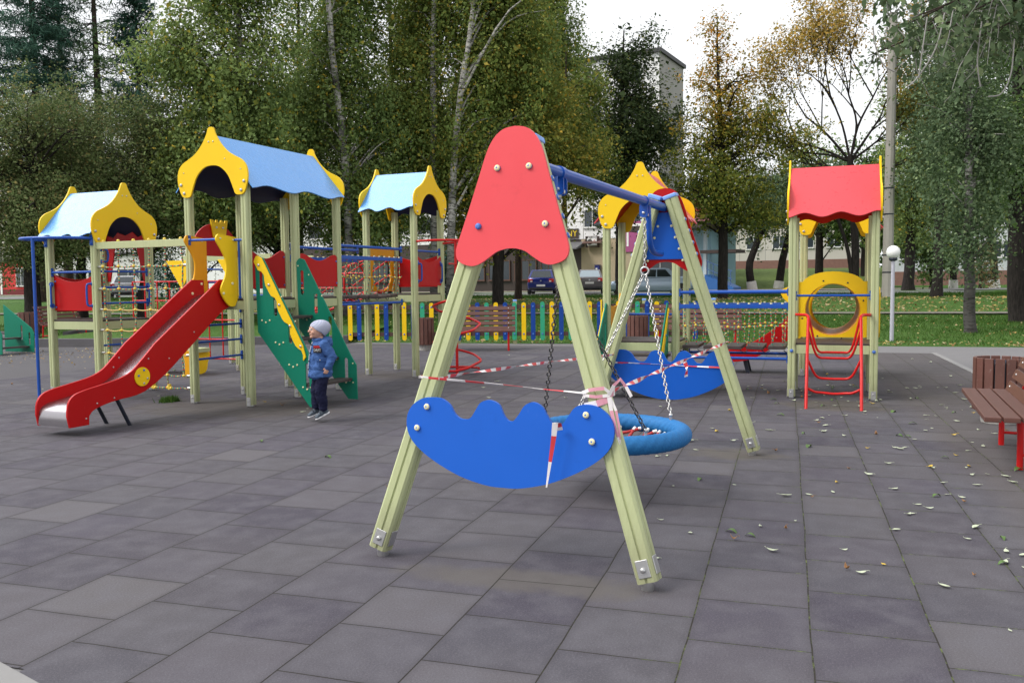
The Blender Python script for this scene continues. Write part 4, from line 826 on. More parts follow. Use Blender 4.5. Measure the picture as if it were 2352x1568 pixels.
def turnmat(name, low, high, z0, z1):
    m = NM(name); g = m.n('ShaderNodeNewGeometry'); a = m.ramp(g.outputs['Random Per Island'], low); b = m.ramp(g.outputs['Random Per Island'], high); sx = m.n('ShaderNodeSeparateXYZ'); m.l(m.co.outputs['Object'], sx.inputs[0])
    f = m.math('ADD', m.math('DIVIDE', m.math('SUBTRACT', sx.outputs[2], z0), z1 - z0), m.math('SUBTRACT', m.math('MULTIPLY', m.noise(.8, 3), 1.2), .6)); c = m.mix(m.ramp(f, [(.3, 0.), (.7, 1.)]), a, b)
    c = m.mix(1., c, (LEAFK, LEAFK, LEAFK), 'MULTIPLY'); m.color(c).set(.55, 0, .12); tb = m.n('ShaderNodeBsdfTranslucent'); m.l(c, tb.inputs['Color']); ms = m.n('ShaderNodeMixShader'); ms.inputs[0].default_value = .35; m.l(m.b.outputs[0], ms.inputs[1]); m.l(tb.outputs[0], ms.inputs[2]); m.l(ms.outputs[0], m.t.nodes['Material Output'].inputs['Surface']); return m.m
L_LIME = turnmat('turning_lime_leaves', [(0, (.045, .066, .014)), (.6, (.095, .115, .022)), (1, (.19, .165, .025))], [(0, (.085, .090, .018)), (.4, (.17, .135, .025)), (.8, (.30, .17, .025)), (1, (.36, .15, .02))], 5.0, 12.5)
L_FAN = turnmat('turning_sparse_leaves', [(0, (.055, .075, .018)), (.6, (.12, .125, .025)), (1, (.25, .17, .03))], [(0, (.10, .095, .025)), (.5, (.21, .15, .035)), (1, (.34, .20, .04))], 7.0, 13.0)
L_BLACK = leafmat('very_dark_leaves', [(0, (.010, .022, .010)), (.6, (.022, .042, .018)), (.95, (.045, .07, .026)), (1, (.14, .13, .03))], .2)
def barkmat(name, c, c2, birch=False, white=0.):
    m = NM(name); mp = m.n('ShaderNodeMapping'); m.l(m.co.outputs['Object'], mp.inputs['Vector'])
    mp.inputs['Scale'].default_value = (2.2, 2.2, 9) if birch else (9, 9, 1.6); f = m.noise(1.6 if birch else 2.5, 7, .72, mp.outputs[0]); col = m.ramp(f, [(.40, c2), (.52 if birch else .62, c)])
    if birch: col = m.mix(m.ramp(m.noise(.7, 4), [(.5, 0.), (.66, .85)]), col, c2)
    if birch: sx = m.n('ShaderNodeSeparateXYZ'); m.l(m.co.outputs['Object'], sx.inputs[0]); col = m.mix(m.ramp(m.math('DIVIDE', sx.outputs[2], 10.), [(.12, .85), (.42, 0.)]), col, c2)
    m.color(col).set(.85, 0, .2).bump(f, .6, .03); return m.m
B_BIRCH = barkmat('birch_bark', (.46, .44, .41), (.030, .028, .026), True); B_BIRCH2 = barkmat('rough_birch_bark', (.36, .35, .33), (.028, .025, .024), True)
B_DARK = barkmat('dark_bark', (.035, .029, .026), (.012, .010, .009)); B_BROWN = barkmat('brown_bark', (.065, .045, .035), (.022, .016, .013)); B_TWIG = plain('pale_twig', (.30, .29, .27), .8); B_WHITE = plain('whitewash', (.62, .60, .57), .9, var=.25, scale=5)
def leaves_mesh(name, C, size, mat, parent, off, droop=0., width=.62, flat=0.):
    """C: (n,3) leaf centres; every leaf a small folded blade of its own"""
    n = len(C); cen = C.mean(0); out = C - cen; out /= np.linalg.norm(out, axis=1)[:, None] + 1e-6
    nn = RNG.normal(size=(n, 3)) * .62 + out * .55; nn[:, 2] += .45; nn /= np.linalg.norm(nn, axis=1)[:, None]
    d = RNG.normal(size=(n, 3)); d[:, 2] -= droop; d -= nn * (d * nn).sum(1)[:, None]; d /= np.linalg.norm(d, axis=1)[:, None] + 1e-9; s = np.cross(d, nn)
    L = size * np.exp(RNG.normal(0, .32, n))[:, None]; wd = L * width * .5; nrm = nn * L * .12
    v = np.stack([C - d * L * .5, C + s * wd + nrm - d * L * .05, C + d * L * .5, C - s * wd + nrm - d * L * .05], 1).reshape(-1, 3) - np.array(off)
    me = bpy.data.meshes.new(name); me.vertices.add(4 * n); me.vertices.foreach_set('co', v.astype(np.float32).ravel()); me.loops.add(4 * n); me.loops.foreach_set('vertex_index', np.arange(4 * n, dtype=np.int32)); me.polygons.add(n); me.polygons.foreach_set('loop_start', np.arange(0, 4 * n, 4, dtype=np.int32))
    me.update(calc_edges=True); me.validate(); me.materials.append(mat); o = bpy.data.objects.new(name, me); COL.objects.link(o)
    if parent is not None: o.parent = parent
    return o
def crown_points(blobs, n_tw, rng):
    """twig tips inside a union of ellipsoids, thinned by random hollows so light and sky come through"""
    vol = np.array([b[3] * b[4] * b[5] for b in blobs]) ** .75; pick = rng.choice(len(blobs), n_tw * 2, p=vol / vol.sum()); B = np.array(blobs)[pick]
    d = rng.normal(size=(len(B), 3)); d /= np.linalg.norm(d, axis=1)[:, None]; r = rng.uniform(0, 1, len(B)) ** .42; r *= rng.normal(1, .11, len(B))
    P = B[:, :3] + d * r[:, None] * B[:, 3:6]
    # gather most twigs into boughs so that the crown is clumped, not evenly filled
    nc = max(8, len(P) // 26); K = P[rng.choice(len(P), nc, replace=False)]; kr = rng.uniform(.28, .75, nc) * min(1.3, max(.6, B[:, 3].mean() / 1.8)); pk = rng.integers(0, nc, len(P)); q = rng.normal(size=(len(P), 3)) * kr[pk][:, None] * (1, 1, .7)
    P = np.where((rng.uniform(size=len(P)) < .72)[:, None], K[pk] + q, P)
    lo, hi = P.min(0), P.max(0); nh = max(6, int(np.prod(hi - lo) / 14)); nh = min(nh, 60); H = rng.uniform(lo, hi, (nh, 3)); R = rng.uniform(.35, .95, nh) * min(1.0, (hi - lo).min() / 4)
    keep = np.ones(len(P), bool)
    for h, q in zip(H, R): keep &= np.linalg.norm((P - h) / (1, 1, .8), axis=1) > q
    return P[keep][:n_tw]
def tree(name, label, cat, base, trunk, blobs, n_tw, per, size, lmat, bmat, droop=0., spread=(.30, .30), hang=0., limbs=40, limb_r=.03, group=None, white=0., whip=0, crown='crown', lean=(0, 0), width=.62):
    """trunk: list of (dx, dy, z, r) relative to the base; blobs: (dx, dy, z, rx, ry, rz)"""
    rng = RNG; base = Vector(base); root = thing(name, label, cat, base, 0, group)
    tp = [Vector((x, y, z)) for x, y, z, r in trunk]; tr = [t[3] for t in trunk]; k = 5; pts = curve3(tp, k); rr = [float(np.interp(i / k, range(len(tr)), tr)) for i in range(len(pts))]
    pts = [p + Vector((random.uniform(-.02, .02), random.uniform(-.02, .02), 0)) if i else p for i, p in enumerate(pts)]; rr[0] *= 1.25
    m = MB().tube(pts, rr, 9)
    P = crown_points(blobs, n_tw, rng); zmin, zmax = trunk[0][2], trunk[-1][2]
    sel = P[rng.choice(len(P), min(limbs, len(P)), replace=False)] if limbs else []
    for q in sel:
        q = Vector(q); hd = math.hypot(q.x, q.y); zt = max(trunk[0][2] + .22 * zmax, min(q.z - hd * (.75 if not whip else .4), zmax * .97)); i = min(range(len(pts)), key=lambda j: abs(pts[j].z - zt)); a = pts[i]
        mid = a.lerp(q, .5) + Vector((random.uniform(-.2, .2), random.uniform(-.2, .2), .22 * hd + random.uniform(-.1, .2))); c = curve3([a, mid, q], 4); r0 = min(rr[i] * .55, limb_r * (1 + hd * .35)); m.tube(c, [max(.006, r0 * (1 - .9 * j / (len(c) - 1))) for j in range(len(c))], 5)
        for _ in range(whip):
            s = c[random.randint(3, len(c) - 1)]; e = s + Vector((random.uniform(-.7, .7), random.uniform(-.7, .7), random.uniform(-.2, .9))); m.tube([s, s.lerp(e, .5) + Vector((random.uniform(-.1, .1), 0, .06)), e], [.010, .007, .004], 4)
    t = m.build('trunk', bmat, root)
    if white: MB().tube([p for p in pts if p.z <= white + .3][:1] + [pts[0].lerp(pts[-1], 0) + Vector((0, 0, .01)), Vector((pts[0].x + (pts[1].x - pts[0].x) * white / max(.01, pts[1].z - pts[0].z), pts[0].y, white))][1:], [rr[0] * 1.04, rr[0] * .95], 10).build('whitewash', B_WHITE, t)
    n = len(P) * per; C = np.repeat(P, per, 0) + rng.normal(size=(n, 3)) * np.array([spread[0], spread[0], spread[1]])
    if hang: C[:, 2] -= rng.uniform(0, 1, n) ** 1.3 * hang; 
    leaves_mesh(crown, C, size, lmat, root, (0, 0, 0), droop, width); return root
def zpx(v, y, hor): return 1.5 + (hor - v) * y / 2004.2
def tbase(u, y):
    x = at(u, 700, y).x; return Vector((x, y, gz(x, y)))
# ---- birches behind the left structure: white stems, hanging leaf curtains
def birch(u, y, label, lean, top, blobs, n, mat=L_BIRCH, stems=None, r=.15, bark=None):
    b = tbase(u, y); stems = stems or [(0, 0, -.2, r * 1.25), (lean * .25, 0, top * .3, r), (lean * .6, 0, top * .6, r * .75), (lean, 0, top * .95, .03)]
    return tree('birch_tree', label, 'tree', b, stems, blobs, n, 60, .12, mat, bark or B_BIRCH, .9, (.22, .30), .75, 46, .028, 'birches behind the towers')
birch(560, 33, 'birch with dense green hanging crown behind the blue-roofed slide tower', .2, 17, [(-.4, 0, 9.5, 2.1, 1.9, 4.2), (.4, 0, 14, 1.7, 1.6, 3.5), (-1.2, -.3, 6.0, 2.0, 1.5, 2.2), (1.0, .2, 6.2, 1.5, 1.4, 2.8), (-2.2, 0, 10.5, 1.0, 1.1, 1.6)], 1500)
birch(800, 36, 'tall birch with white stem showing above the gap between the two large blue roofs', -.55, 18, [(-.2, .3, 10.0, 1.7, 1.6, 4.2), (.3, .4, 14.5, 1.7, 1.5, 3.2), (-1.6, .2, 7.5, 1.3, 1.3, 2.4), (1.3, .4, 6.5, 1.5, 1.4, 3.0), (.2, .3, 4.6, 1.6, 1.2, 1.8)], 1500, L_BIRCH, [(0.0, -.3, -.2, .2), (.15, -.3, 3, .17), (.05, -.6, 7, .15), (-.25, -1.1, 11, .12), (-.45, -.7, 15, .08), (-.5, 0, 17.5, .02)])
birch(1000, 37, 'upright birch stem rising behind the right-hand blue-roofed tower', .35, 18, [(-.3, .5, 11.5, 1.3, 1.3, 3.6), (.2, .5, 6.4, 1.3, 1.2, 2.6), (-.8, .3, 8.6, 1.2, 1.2, 2.0), (.3, .5, 15, 1.4, 1.3, 2.5)], 900, L_BIRCHY, [(0, -.3, -.2, .2), (.05, -.4, 4, .17), (.1, -.6, 9, .14), (.2, -.5, 13, .1), (.3, 0, 17, .02)])
birch(1035, 36, 'birch with pale stem leaning right and yellowing leaves above the swing', 1.5, 18, [(1.2, .5, 10.5, 1.7, 1.4, 3.2), (2.6, .6, 12.5, 1.7, 1.5, 3.6), (1.2, .4, 15.2, 1.6, 1.4, 2.6), (3.3, .4, 8.8, 1.5, 1.3, 2.4), (.6, .5, 7.2, 1.5, 1.3, 2.0)], 1500, L_BIRCHY, [(0, -.3, -.2, .19), (.12, -.4, 4, .16), (.45, -.5, 8, .13), (.95, -.7, 11, .10), (1.35, -.4, 14, .06), (1.6, 0, 17.5, .02)])
birch(690, 43, 'birch crown filling the gap behind the long blue roof', .3, 17, [(0, 0, 9.5, 2.2, 1.8, 4.6), (.6, 0, 14.5, 2.0, 1.7, 3.6), (-1.4, 0, 6.4, 1.6, 1.5, 2.2)], 460, bark=B_BROWN)
birch(915, 44, 'birch crown filling the gap between the two white stems', -.2, 18, [(0, 0, 10.5, 1.9, 1.7, 4.4), (.4, 0, 15.5, 1.8, 1.6, 3.2), (1.5, 0, 7.4, 1.4, 1.4, 2.4)], 420, L_BIRCHY, bark=B_BROWN)
birch(1190, 44, 'yellowing birch crown behind the top of the red swing board', .3, 19, [(.2, 0, 12.0, 2.4, 1.8, 4.4), (-.6, 0, 16.5, 2.2, 1.7, 3.2), (1.6, 0, 9.0, 1.8, 1.6, 2.6)], 620, L_BIRCHY, bark=B_BROWN)
birch(1290, 46, 'rightmost green birch crown against the open sky', .2, 19, [(0, 0, 12.8, 1.6, 1.6, 4.2), (-.6, 0, 16.8, 1.5, 1.5, 2.8), (.4, 0, 8.2, 1.5, 1.5, 2.6)], 620, bark=B_BROWN)
# autumn lime behind the swing
b = tbase(1145, 37); tree('autumn_tree', 'tree with dark trunk and golden olive leaves behind the red swing board', 'tree', b, [(0, 0, -.2, .27), (.02, 0, 2, .24), (.1, 0, 5, .18), (.2, 0, 9, .05)], [(.6, .2, 5.6, 2.3, 1.6, 2.5), (1.6, .1, 3.4, .9, .8, 1.3), (-.7, .2, 4.6, 1.2, 1.2, 1.8), (2.4, .2, 7.0, 1.7, 1.3, 2.3)], 900, 34, .125, L_GOLD, B_DARK, .5, (.28, .26), .3, 40)
# dark broad tree beside the block of flats
b = tbase(1425, 47); tree('dark_tree', 'very dark dense tree in front of the white apartment block corner', 'tree', b, [(0, 0, -.2, .3), (0, 0, 4, .24), (.1, 0, 9, .12), (.2, 0, 14, .03)], [(.2, .3, 8.6, 2.4, 1.9, 3.4), (.7, .2, 12.2, 1.5, 1.2, 2.4), (-.2, .2, 5.6, 1.8, 1.6, 1.6), (1.9, .2, 8.0, 1.5, 1.3, 2.6)], 900, 36, .15, L_BLACK, B_DARK, .4, (.32, .32), .2, 40)
b = tbase(1298, 41); tree('autumn_tree', 'slim yellow-green birch between the leaning birch and the very dark tree', 'tree', b, [(0, 0, -.2, .14), (0, 0, 5, .1), (.1, 0, 11.5, .02)], [(1.0, .2, 8.7, 1.0, 1.0, 3.0), (.2, .2, 6.8, 1.0, 1.0, 2.0), (1.5, 0, 6.4, .7, .7, 1.6)], 420, 34, .12, L_BIRCHY, B_BROWN, .8, (.24, .3), .5, 30)
# pyramid lime
b = tbase(1660, 42); tree('lime_tree', 'pyramid-shaped lime with rust-gold top and dark forked trunk behind the swing', 'tree', b, [(0, 0, -.3, .26), (-.02, 0, 3, .22), (-.1, 0, 7, .15), (-.3, 0, 11, .06), (-.35, 0, 13.4, .02)], [(-.05, 0, 5.6, 2.9, 2.2, 2.1), (-.1, 0, 8.0, 2.3, 1.8, 2.1), (-.2, 0, 10.3, 1.2, 1.1, 1.8), (-.35, 0, 12.4, .5, .5, 1.5), (1.0, 0, 10.2, .45, .5, 1.1), (1.6, -.2, 4.0, 1.1, 1.0, 1.0), (-1.2, 0, 4.4, 1.2, 1.0, 1.2)], 1000, 26, .12, L_LIME, B_DARK, .4, (.22, .2), .1, 110, .035, None, 0, 1)
b2 = b + Vector((0, 0, 0)); 
# open fan-shaped tree
b = tbase(1962, 42); base_f = b
def fan_tree(b):
    root = thing('fan_tree', 'open fan-branched tree with sparse golden leaves behind the rose-red roof', 'tree', b); m = MB(); tips = []
    m.tube(curve3([(0, 0, -.3), (0, 0, 2.5), (-.25, 0, 5), (-.3, 0, 6.6)], 5), [.20 - .004 * i for i in range(16)], 9)
    m.tube(curve3([(-.05, 0, -.3), (-.3, 0, 2), (-.9, .1, 4), (-1.5, .2, 6.2)], 5), [.12 - .004 * i for i in range(16)], 8)
    def br(p, d, L, r, lev):
        q = p + d * L; mid = p.lerp(q, .5) + Vector((random.uniform(-.08, .08) * L, random.uniform(-.08, .08) * L, .05 * L)); c = curve3([p, mid, q], 4); m.tube(c, [max(.006, r * (1 - .45 * j / 8)) for j in range(9)], 6 if lev < 2 else 4)
        if lev >= 1: tips.extend([c[4], c[6], q])
        if lev == 4: return
        for _ in range(3 if lev < 3 else 3):
            nd = (d + Vector((random.uniform(-.75, .75), random.uniform(-.6, .6), random.uniform(-.25, .5)))).normalized(); br(c[random.choice((5, 6, 8))] if _ else q, nd, L * random.uniform(.6, .78), r * .55, lev + 1)
    for ang, tilt, L in ((-1.15, .25, 2.6), (-.75, .1, 3.0), (-.35, -.1, 3.2), (.0, .1, 3.2), (.3, -.1, 3.1), (.62, .1, 2.6), (-1.4, -.1, 2.3), (.95, .2, 1.8)): br(Vector((-.3, 0, 6.4)), Vector((math.sin(ang), tilt, math.cos(ang))).normalized(), L, .070, 0)
    for s in (-1, 1, -1): br(Vector((-.3, 0, 5.8)), Vector((s * .9, -.2, .15)).normalized(), 2.0, .07, 1)
    m.build('trunk', B_DARK, root); T = np.array([tuple(t) for t in tips]); T = T[T[:, 2] > 6.0]; per = 7; C = np.repeat(T, per, 0) + RNG.normal(size=(len(T) * per, 3)) * .26
    leaves_mesh('crown', C, .12, L_FAN, root, (0, 0, 0), .5); return root
fan_tree(b)
# apple-like trees along the left edge
def apple(u, y, label, blobs, n, trunk=None, r=.22): 
    b = tbase(u, y); return tree('broad_tree', label, 'tree', b, trunk or [(0, 0, -.2, r), (0, 0, 1.8, r * .85), (.05, 0, 3.2, r * .6), (.1, 0, 6.5, .04)], blobs, int(n * 1.5), 44, .082, L_APPLE, B_DARK, .2, (.24, .17), .12, 90, .03, 'broad trees on the left lawn', 0, 2)
apple(75, 31, 'broad dull-green tree with thick dark trunk beside the far left play tower', [(0, 0, 5.0, 2.5, 2.2, 2.2), (-.8, -.3, 3.3, 1.9, 1.5, 1.2), (1.2, -.2, 3.6, 1.6, 1.5, 1.4), (-1.6, 0, 6.0, 1.6, 1.6, 1.6), (.5, 0, 7.2, 1.8, 1.6, 1.3)], 900, None, .3)
apple(190, 34, 'broad dull-green tree behind the silver-blue roof of the small tower', [(0, 0, 5.4, 2.6, 2.2, 2.4), (1.4, 0, 4.0, 1.7, 1.5, 1.6), (-.8, 0, 7.6, 1.9, 1.8, 1.5), (-1.0, -.2, 3.8, 1.5, 1.4, 1.4)], 900)
apple(330, 33, 'broad dull-green tree with forked low trunk behind the rope net', [(0, 0, 5.2, 2.4, 2.1, 2.3), (1.2, -.1, 4.0, 1.7, 1.5, 1.5), (-1.3, 0, 4.4, 1.7, 1.5, 1.7), (.2, 0, 7.4, 1.6, 1.6, 1.4)], 850, [(0, 0, -.2, .24), (.0, 0, 1.2, .2), (.35, 0, 2.6, .15), (.5, 0, 6.0, .03)])
apple(455, 35, 'broad dull-green tree filling the gap under the birch behind the slide', [(0, 0, 4.6, 2.2, 1.9, 2.0), (1.5, 0, 4.2, 1.6, 1.5, 1.5), (-.5, 0, 6.4, 1.6, 1.5, 1.4)], 600)
apple(640, 38, 'broad dull-green tree low behind the posts of the slide tower', [(0, 0, 4.8, 2.2, 1.9, 1.9), (1.6, 0, 4.4, 1.7, 1.4, 1.6), (-1.2, 0, 4.6, 1.4, 1.4, 1.6)], 520)
apple(900, 41, 'broad dull-green tree low between the slide tower and the right-hand blue tower', [(0, 0, 5.2, 2.0, 1.9, 2.0), (1.3, 0, 5.4, 1.4, 1.4, 1.8), (-1.2, 0, 5.0, 1.4, 1.4, 1.6)], 420)
# conifers beyond
def conifer(u, y, label, H, R, z0, n, mat, size, bare=0., per=22, bark=B_BROWN):
    b = tbase(u, y); root = thing('conifer', label, 'tree', b, 0, 'conifers at the upper left'); m = MB().tube([(0, 0, -.2), (.1, 0, H * .5), (0, 0, H)], [.32, .2, .02], 8); tips = []
    for i in range(n):
        f = random.random() ** .8; z = z0 + (H - z0) * f; r = R * (1 - f) ** .75 * random.uniform(.7, 1.1) + .25; th = random.uniform(0, 6.28); q = Vector((r * math.cos(th), r * math.sin(th), z - r * .16 + random.uniform(-.1, .35))); p = Vector((0, 0, z)); m.tube([p, p.lerp(q, .55) + Vector((0, 0, -.12 * r)), q], [.035, .02, .006], 4)
        for t in np.linspace(.28, 1, max(3, int(r * 3.2))): tips.append(p.lerp(q, t) + Vector((0, 0, -.12 * r * (1 - abs(2 * t - 1)))))
    m.build('trunk', bark, root); T = np.array([tuple(t) for t in tips]); T = T[RNG.uniform(size=len(T)) > bare]; C = np.repeat(T, per, 0) + RNG.normal(size=(len(T) * per, 3)) * np.array([.26, .26, .16]); leaves_mesh('crown', C, size, mat, root, (0, 0, 0), .1, .16)
conifer(100, 52, 'large dark spruce rising beyond the frame at the far upper left', 27, 4.0, 7, 260, L_NEEDLE, .30, .05, 26)
conifer(160, 56, 'second dark spruce close beside the large one at the upper left', 25, 2.8, 7, 160, L_NEEDLE, .30, .1, 22)
conifer(240, 54, 'thin larch with bare upper twigs between spruce and pine', 26, 2.6, 9, 170, L_LARCH, .26, .55)
conifer(335, 55, 'bushy blue-green pine left of the first birch', 19.5, 2.6, 9, 130, L_NEEDLE, .36, 0, 24)
# right-hand group
def rtree(u, y, label, trunk, blobs, n, mat=L_DARK, size=.13, white=0., bark=B_DARK, per=28, hang=.3, limbs=40): return tree('leafy_tree', label, 'tree', tbase(u, y), trunk, blobs, n, per, size, mat, bark, .5, (.3, .3), hang, limbs, .03, 'leafy trees on the right', white)
rtree(2226, 23.6, 'grey-green poplar with rough birch-like trunk on the near right lawn', [(.06, 0, -.1, .165), (0, 0, 1.2, .14), (-.05, 0, 2.4, .12), (-.1, 0, 5, .09), (-.1, 0, 9, .02)], [(-.2, 0, 3.4, .75, .7, 1.3), (-.35, .1, 5.0, 1.05, .9, 1.6), (.55, .1, 5.4, .9, .8, 1.8), (-.2, 0, 7.2, 1.1, .9, 1.4), (.1, 0, 2.7, .35, .35, .8)], 620, L_GREY, .085, 0, B_BIRCH2, 30, .5)
rtree(2335, 27, 'thick dark-trunked tree at the right edge behind the bench', [(.1, 0, -.2, .30), (-.02, 0, 2, .27), (-.12, 0, 5, .22), (-.2, 0, 9, .06)], [(.2, 0, 6.6, 1.9, 1.6, 2.6), (-.7, -.2, 5.0, 1.2, 1.1, 1.6), (.9, 0, 4.4, 1.1, 1.1, 1.6), (-.2, 0, 9, 1.7, 1.6, 1.8)], 760, L_DARK, .10)
rtree(2185, 62, 'forked tree with whitewashed foot before the white low building', [(.1, 0, 0, .25), (0, 0, 2, .22), (-.5, 0, 5, .16), (-.6, 0, 12, .05)], [(0, 0, 9.0, 3.2, 2.6, 3.2), (-2.6, 0, 7.0, 2.2, 1.8, 2.2), (0, 0, 13.5, 3.0, 2.5, 3), (1.8, 0, 6.4, 1.6, 1.4, 1.5)], 620, L_DARK, .20, .6)
rtree(2284, 62, 'dark forked tree with whitewashed foot beside the walker in red', [(0, 0, 0, .28), (-.2, 0, 2.4, .25), (-.4, 0, 5, .18), (-.5, 0, 12, .05)], [(0, 0, 10.0, 3.2, 2.6, 3.4), (1.8, 0, 7.2, 2.0, 1.8, 2.2), (-1.2, 0, 6.6, 1.6, 1.6, 1.6)], 620, L_DARK, .20, .6)
rtree(2085, 52, 'leafy tree with yellow-green lower branches beside the concrete pole', [(0, 0, 0, .34), (.1, 0, 4, .26), (.3, 0, 12, .05)], [(.3, 0, 7.0, 2.6, 2.2, 2.8), (1.6, -.3, 4.6, 1.9, 1.6, 1.4), (1.2, 0, 10.8, 2.6, 2.2, 2.8), (-.2, 0, 4.2, 1.4, 1.2, 1.2)], 720, L_BIRCH, .15)
rtree(2150, 40, 'tall leafy tree rising behind the near poplar to the top of the picture', [(0, 0, 0, .24), (.1, 0, 5, .18), (.2, 0, 12, .04)], [(.2, 0, 8.5, 2.0, 1.7, 2.4), (.6, 0, 11.6, 2.0, 1.7, 2.2), (-.6, 0, 6.2, 1.3, 1.2, 1.6)], 620, L_GREY, .12)
rtree(2330, 40, 'tall dark leafy tree closing the right edge above the white building', [(0, 0, 0, .26), (.1, 0, 5, .2), (.2, 0, 13, .04)], [(.0, 0, 8.5, 2.3, 1.9, 2.6), (.3, 0, 12, 2.3, 1.9, 2.4), (-.8, 0, 6.0, 1.5, 1.3, 1.5)], 650, L_DARK, .12)
rtree(1728, 63, 'grey willow with forked whitewashed trunk on the far green bank', [(0, 0, 0, .30), (-.2, 0, 2.0, .26), (.9, 0, 5, .18), (1.2, 0, 8, .05)], [(.2, 0, 6.2, 2.4, 2.0, 2.0), (1.5, 0, 7.4, 2.2, 1.8, 2.0)], 380, L_GREY, .19, .65, B_DARK, 26, .8)
rtree(1790, 65, 'grey willow with slanting whitewashed trunk right of the forked willow', [(-.1, 0, 0, .31), (.2, 0, 2.2, .27), (.8, 0, 5, .18), (1.0, 0, 8, .05)], [(.4, 0, 6.4, 2.4, 2.0, 2.0), (2.0, 0, 7.6, 2.4, 2.0, 2.2)], 400, L_GREY, .19, .65, B_DARK, 26, .8)
rtree(1880, 74, 'far green tree seen between the tower posts on the right', [(0, 0, 0, .4), (0, 0, 4, .3), (0, 0, 11, .05)], [(0, 0, 6.8, 3.0, 2.4, 2.8), (2.4, 0, 6.0, 2.4, 2.0, 2.4), (-.5, 0, 10.5, 3.0, 2.4, 2.4)], 420, L_BIRCH, .24)
rtree(1985, 72, 'far dark tree seen under the rose-red roof', [(0, 0, 0, .4), (0, 0, 4, .3), (0, 0, 11, .05)], [(0, 0, 6.2, 3.0, 2.4, 3.0), (2.4, 0, 7.0, 2.6, 2.0, 2.8), (.5, 0, 10.5, 3.0, 2.4, 2.4)], 420, L_DARK, .24)
rtree(1600, 76, 'far tree partly hidden by the lime near the light blue pavilion', [(0, 0, 0, .4), (0, 0, 4, .3), (0, 0, 10, .05)], [(0, 0, 7.0, 2.6, 2.2, 2.6), (1.8, 0, 5.4, 1.6, 1.6, 1.6)], 300, L_GREY, .24)
rtree(2140, 60, 'low dark bush-like tree hiding the white building beside the pole', [(0, 0, 0, .2), (0, 0, 2, .14), (0, 0, 4, .03)], [(0, 0, 2.6, 1.7, 1.2, 1.5), (-1.6, 0, 3.2, 1.2, 1.0, 1.4)], 170, L_DARK, .2)
# near tree outside the frame whose twigs hang into the upper right corner
def overhang():
    root = thing('overhanging_tree', 'near tree whose pale leafless twigs hang into the upper right corner', 'tree', (8.3, 10.6, 0)); m = MB(); T = []
    m.tube(curve3([(0, 0, -.1), (-.05, 0, 2), (-.1, 0, 4), (-.2, 0, 6.5)], 4), [.2, .19, .18, .18, .17, .17, .16, .15, .14, .13, .12, .1, .09], 9); tw = MB()
    for i in range(44):
        s = Vector((-.1, 0, random.uniform(3.9, 6.4))); u, v = random.uniform(1990, 2420), random.uniform(-140, 130); e = at(u, v, random.uniform(8.4, 11.2)) - Vector((8.3, 10.6, 0)); mid = s.lerp(e, .5) + Vector((0, 0, .45)); c = curve3([s, mid, e], 6); m.tube(c, [max(.006, .03 * (1 - .8 * j / 12)) for j in range(13)], 5)
        for _ in range(7):
            p = c[random.randint(6, 12)]; q = p + Vector((random.uniform(-.35, .35), random.uniform(-.3, .3), random.uniform(-.75, .1))); k = p.lerp(q, .5) + Vector((random.uniform(-.08, .08), 0, -.04)); tw.tube([p, k, q], [.006, .005, .003], 4); T += [tuple(p.lerp(q, f)) for f in np.linspace(.1, 1, 9)]
    for pts in (((2005, 60), (2012, 110), (2030, 150), (2055, 165)), ((2170, 30), (2150, 110), (2110, 175), (2085, 200)), ((2130, 40), (2118, 120), (2110, 180)), ((2330, 90), (2322, 170), (2300, 215), (2270, 222)), ((2255, 50), (2245, 140), (2252, 200))):
        tw.tube(curve3([at(u, v, 9.2) - Vector((8.3, 10.6, 0)) for u, v in pts], 5), .0075, 5)
    m.build('trunk', B_BROWN, root); tw.build('twig_spray', B_TWIG, root); T = np.array(T); C = np.repeat(T, 3, 0) + RNG.normal(size=(len(T) * 3, 3)) * .07; leaves_mesh('crown', C, .075, L_GREY, root, (0, 0, 0), .9, .55)
overhang()
# small pine by the white building, shrubs
rtree(2250, 58, 'small reddish pine sapling left of the walker in red', [(0, 0, 0, .1), (0, 0, 2, .06), (0, 0, 4, .02)], [(0, 0, 1.6, .9, .8, 1.3), (0, 0, 3.2, .6, .5, 1.0)], 60, leafmat('dry_needles', [(0, (.06, .07, .03)), (.6, (.11, .10, .045)), (1, (.19, .12, .05))], .2), .14)
rtree(388, 50, 'small round conifer bush seen through the rope net', [(0, 0, 0, .08), (0, 0, 1, .05), (0, 0, 2.6, .02)], [(0, 0, 1.3, .7, .7, 1.1), (0, 0, 2.2, .4, .4, .7)], 70, L_NEEDLE, .13)
rtree(1020, 50, 'small dark conifer bush beside the red spiral climber', [(0, 0, 0, .08), (0, 0, 1, .05), (0, 0, 3.0, .02)], [(0, 0, 1.6, .7, .7, 1.3), (0, 0, 2.8, .4, .4, .7)], 70, L_NEEDLE, .13)
# distant wood
P = []
for i in range(4600):
    x = random.uniform(-150, 150); hgt = 7 + 3 * math.sin(x * .11) + 2 * math.sin(x * .31 + 1); P.append((x, 150 + random.uniform(-5, 5) + abs(x) * .1, 1.2 + random.uniform(0, 1) * hgt))
P = np.array(P); C = np.repeat(P, 6, 0) + RNG.normal(size=(len(P) * 6, 3)) * .8; stuff(leaves_mesh('distant_wood', C, 1.0, L_DARK, None, (0, 0, 0), .2))['label'] = 'distant dark line of trees beyond the street'
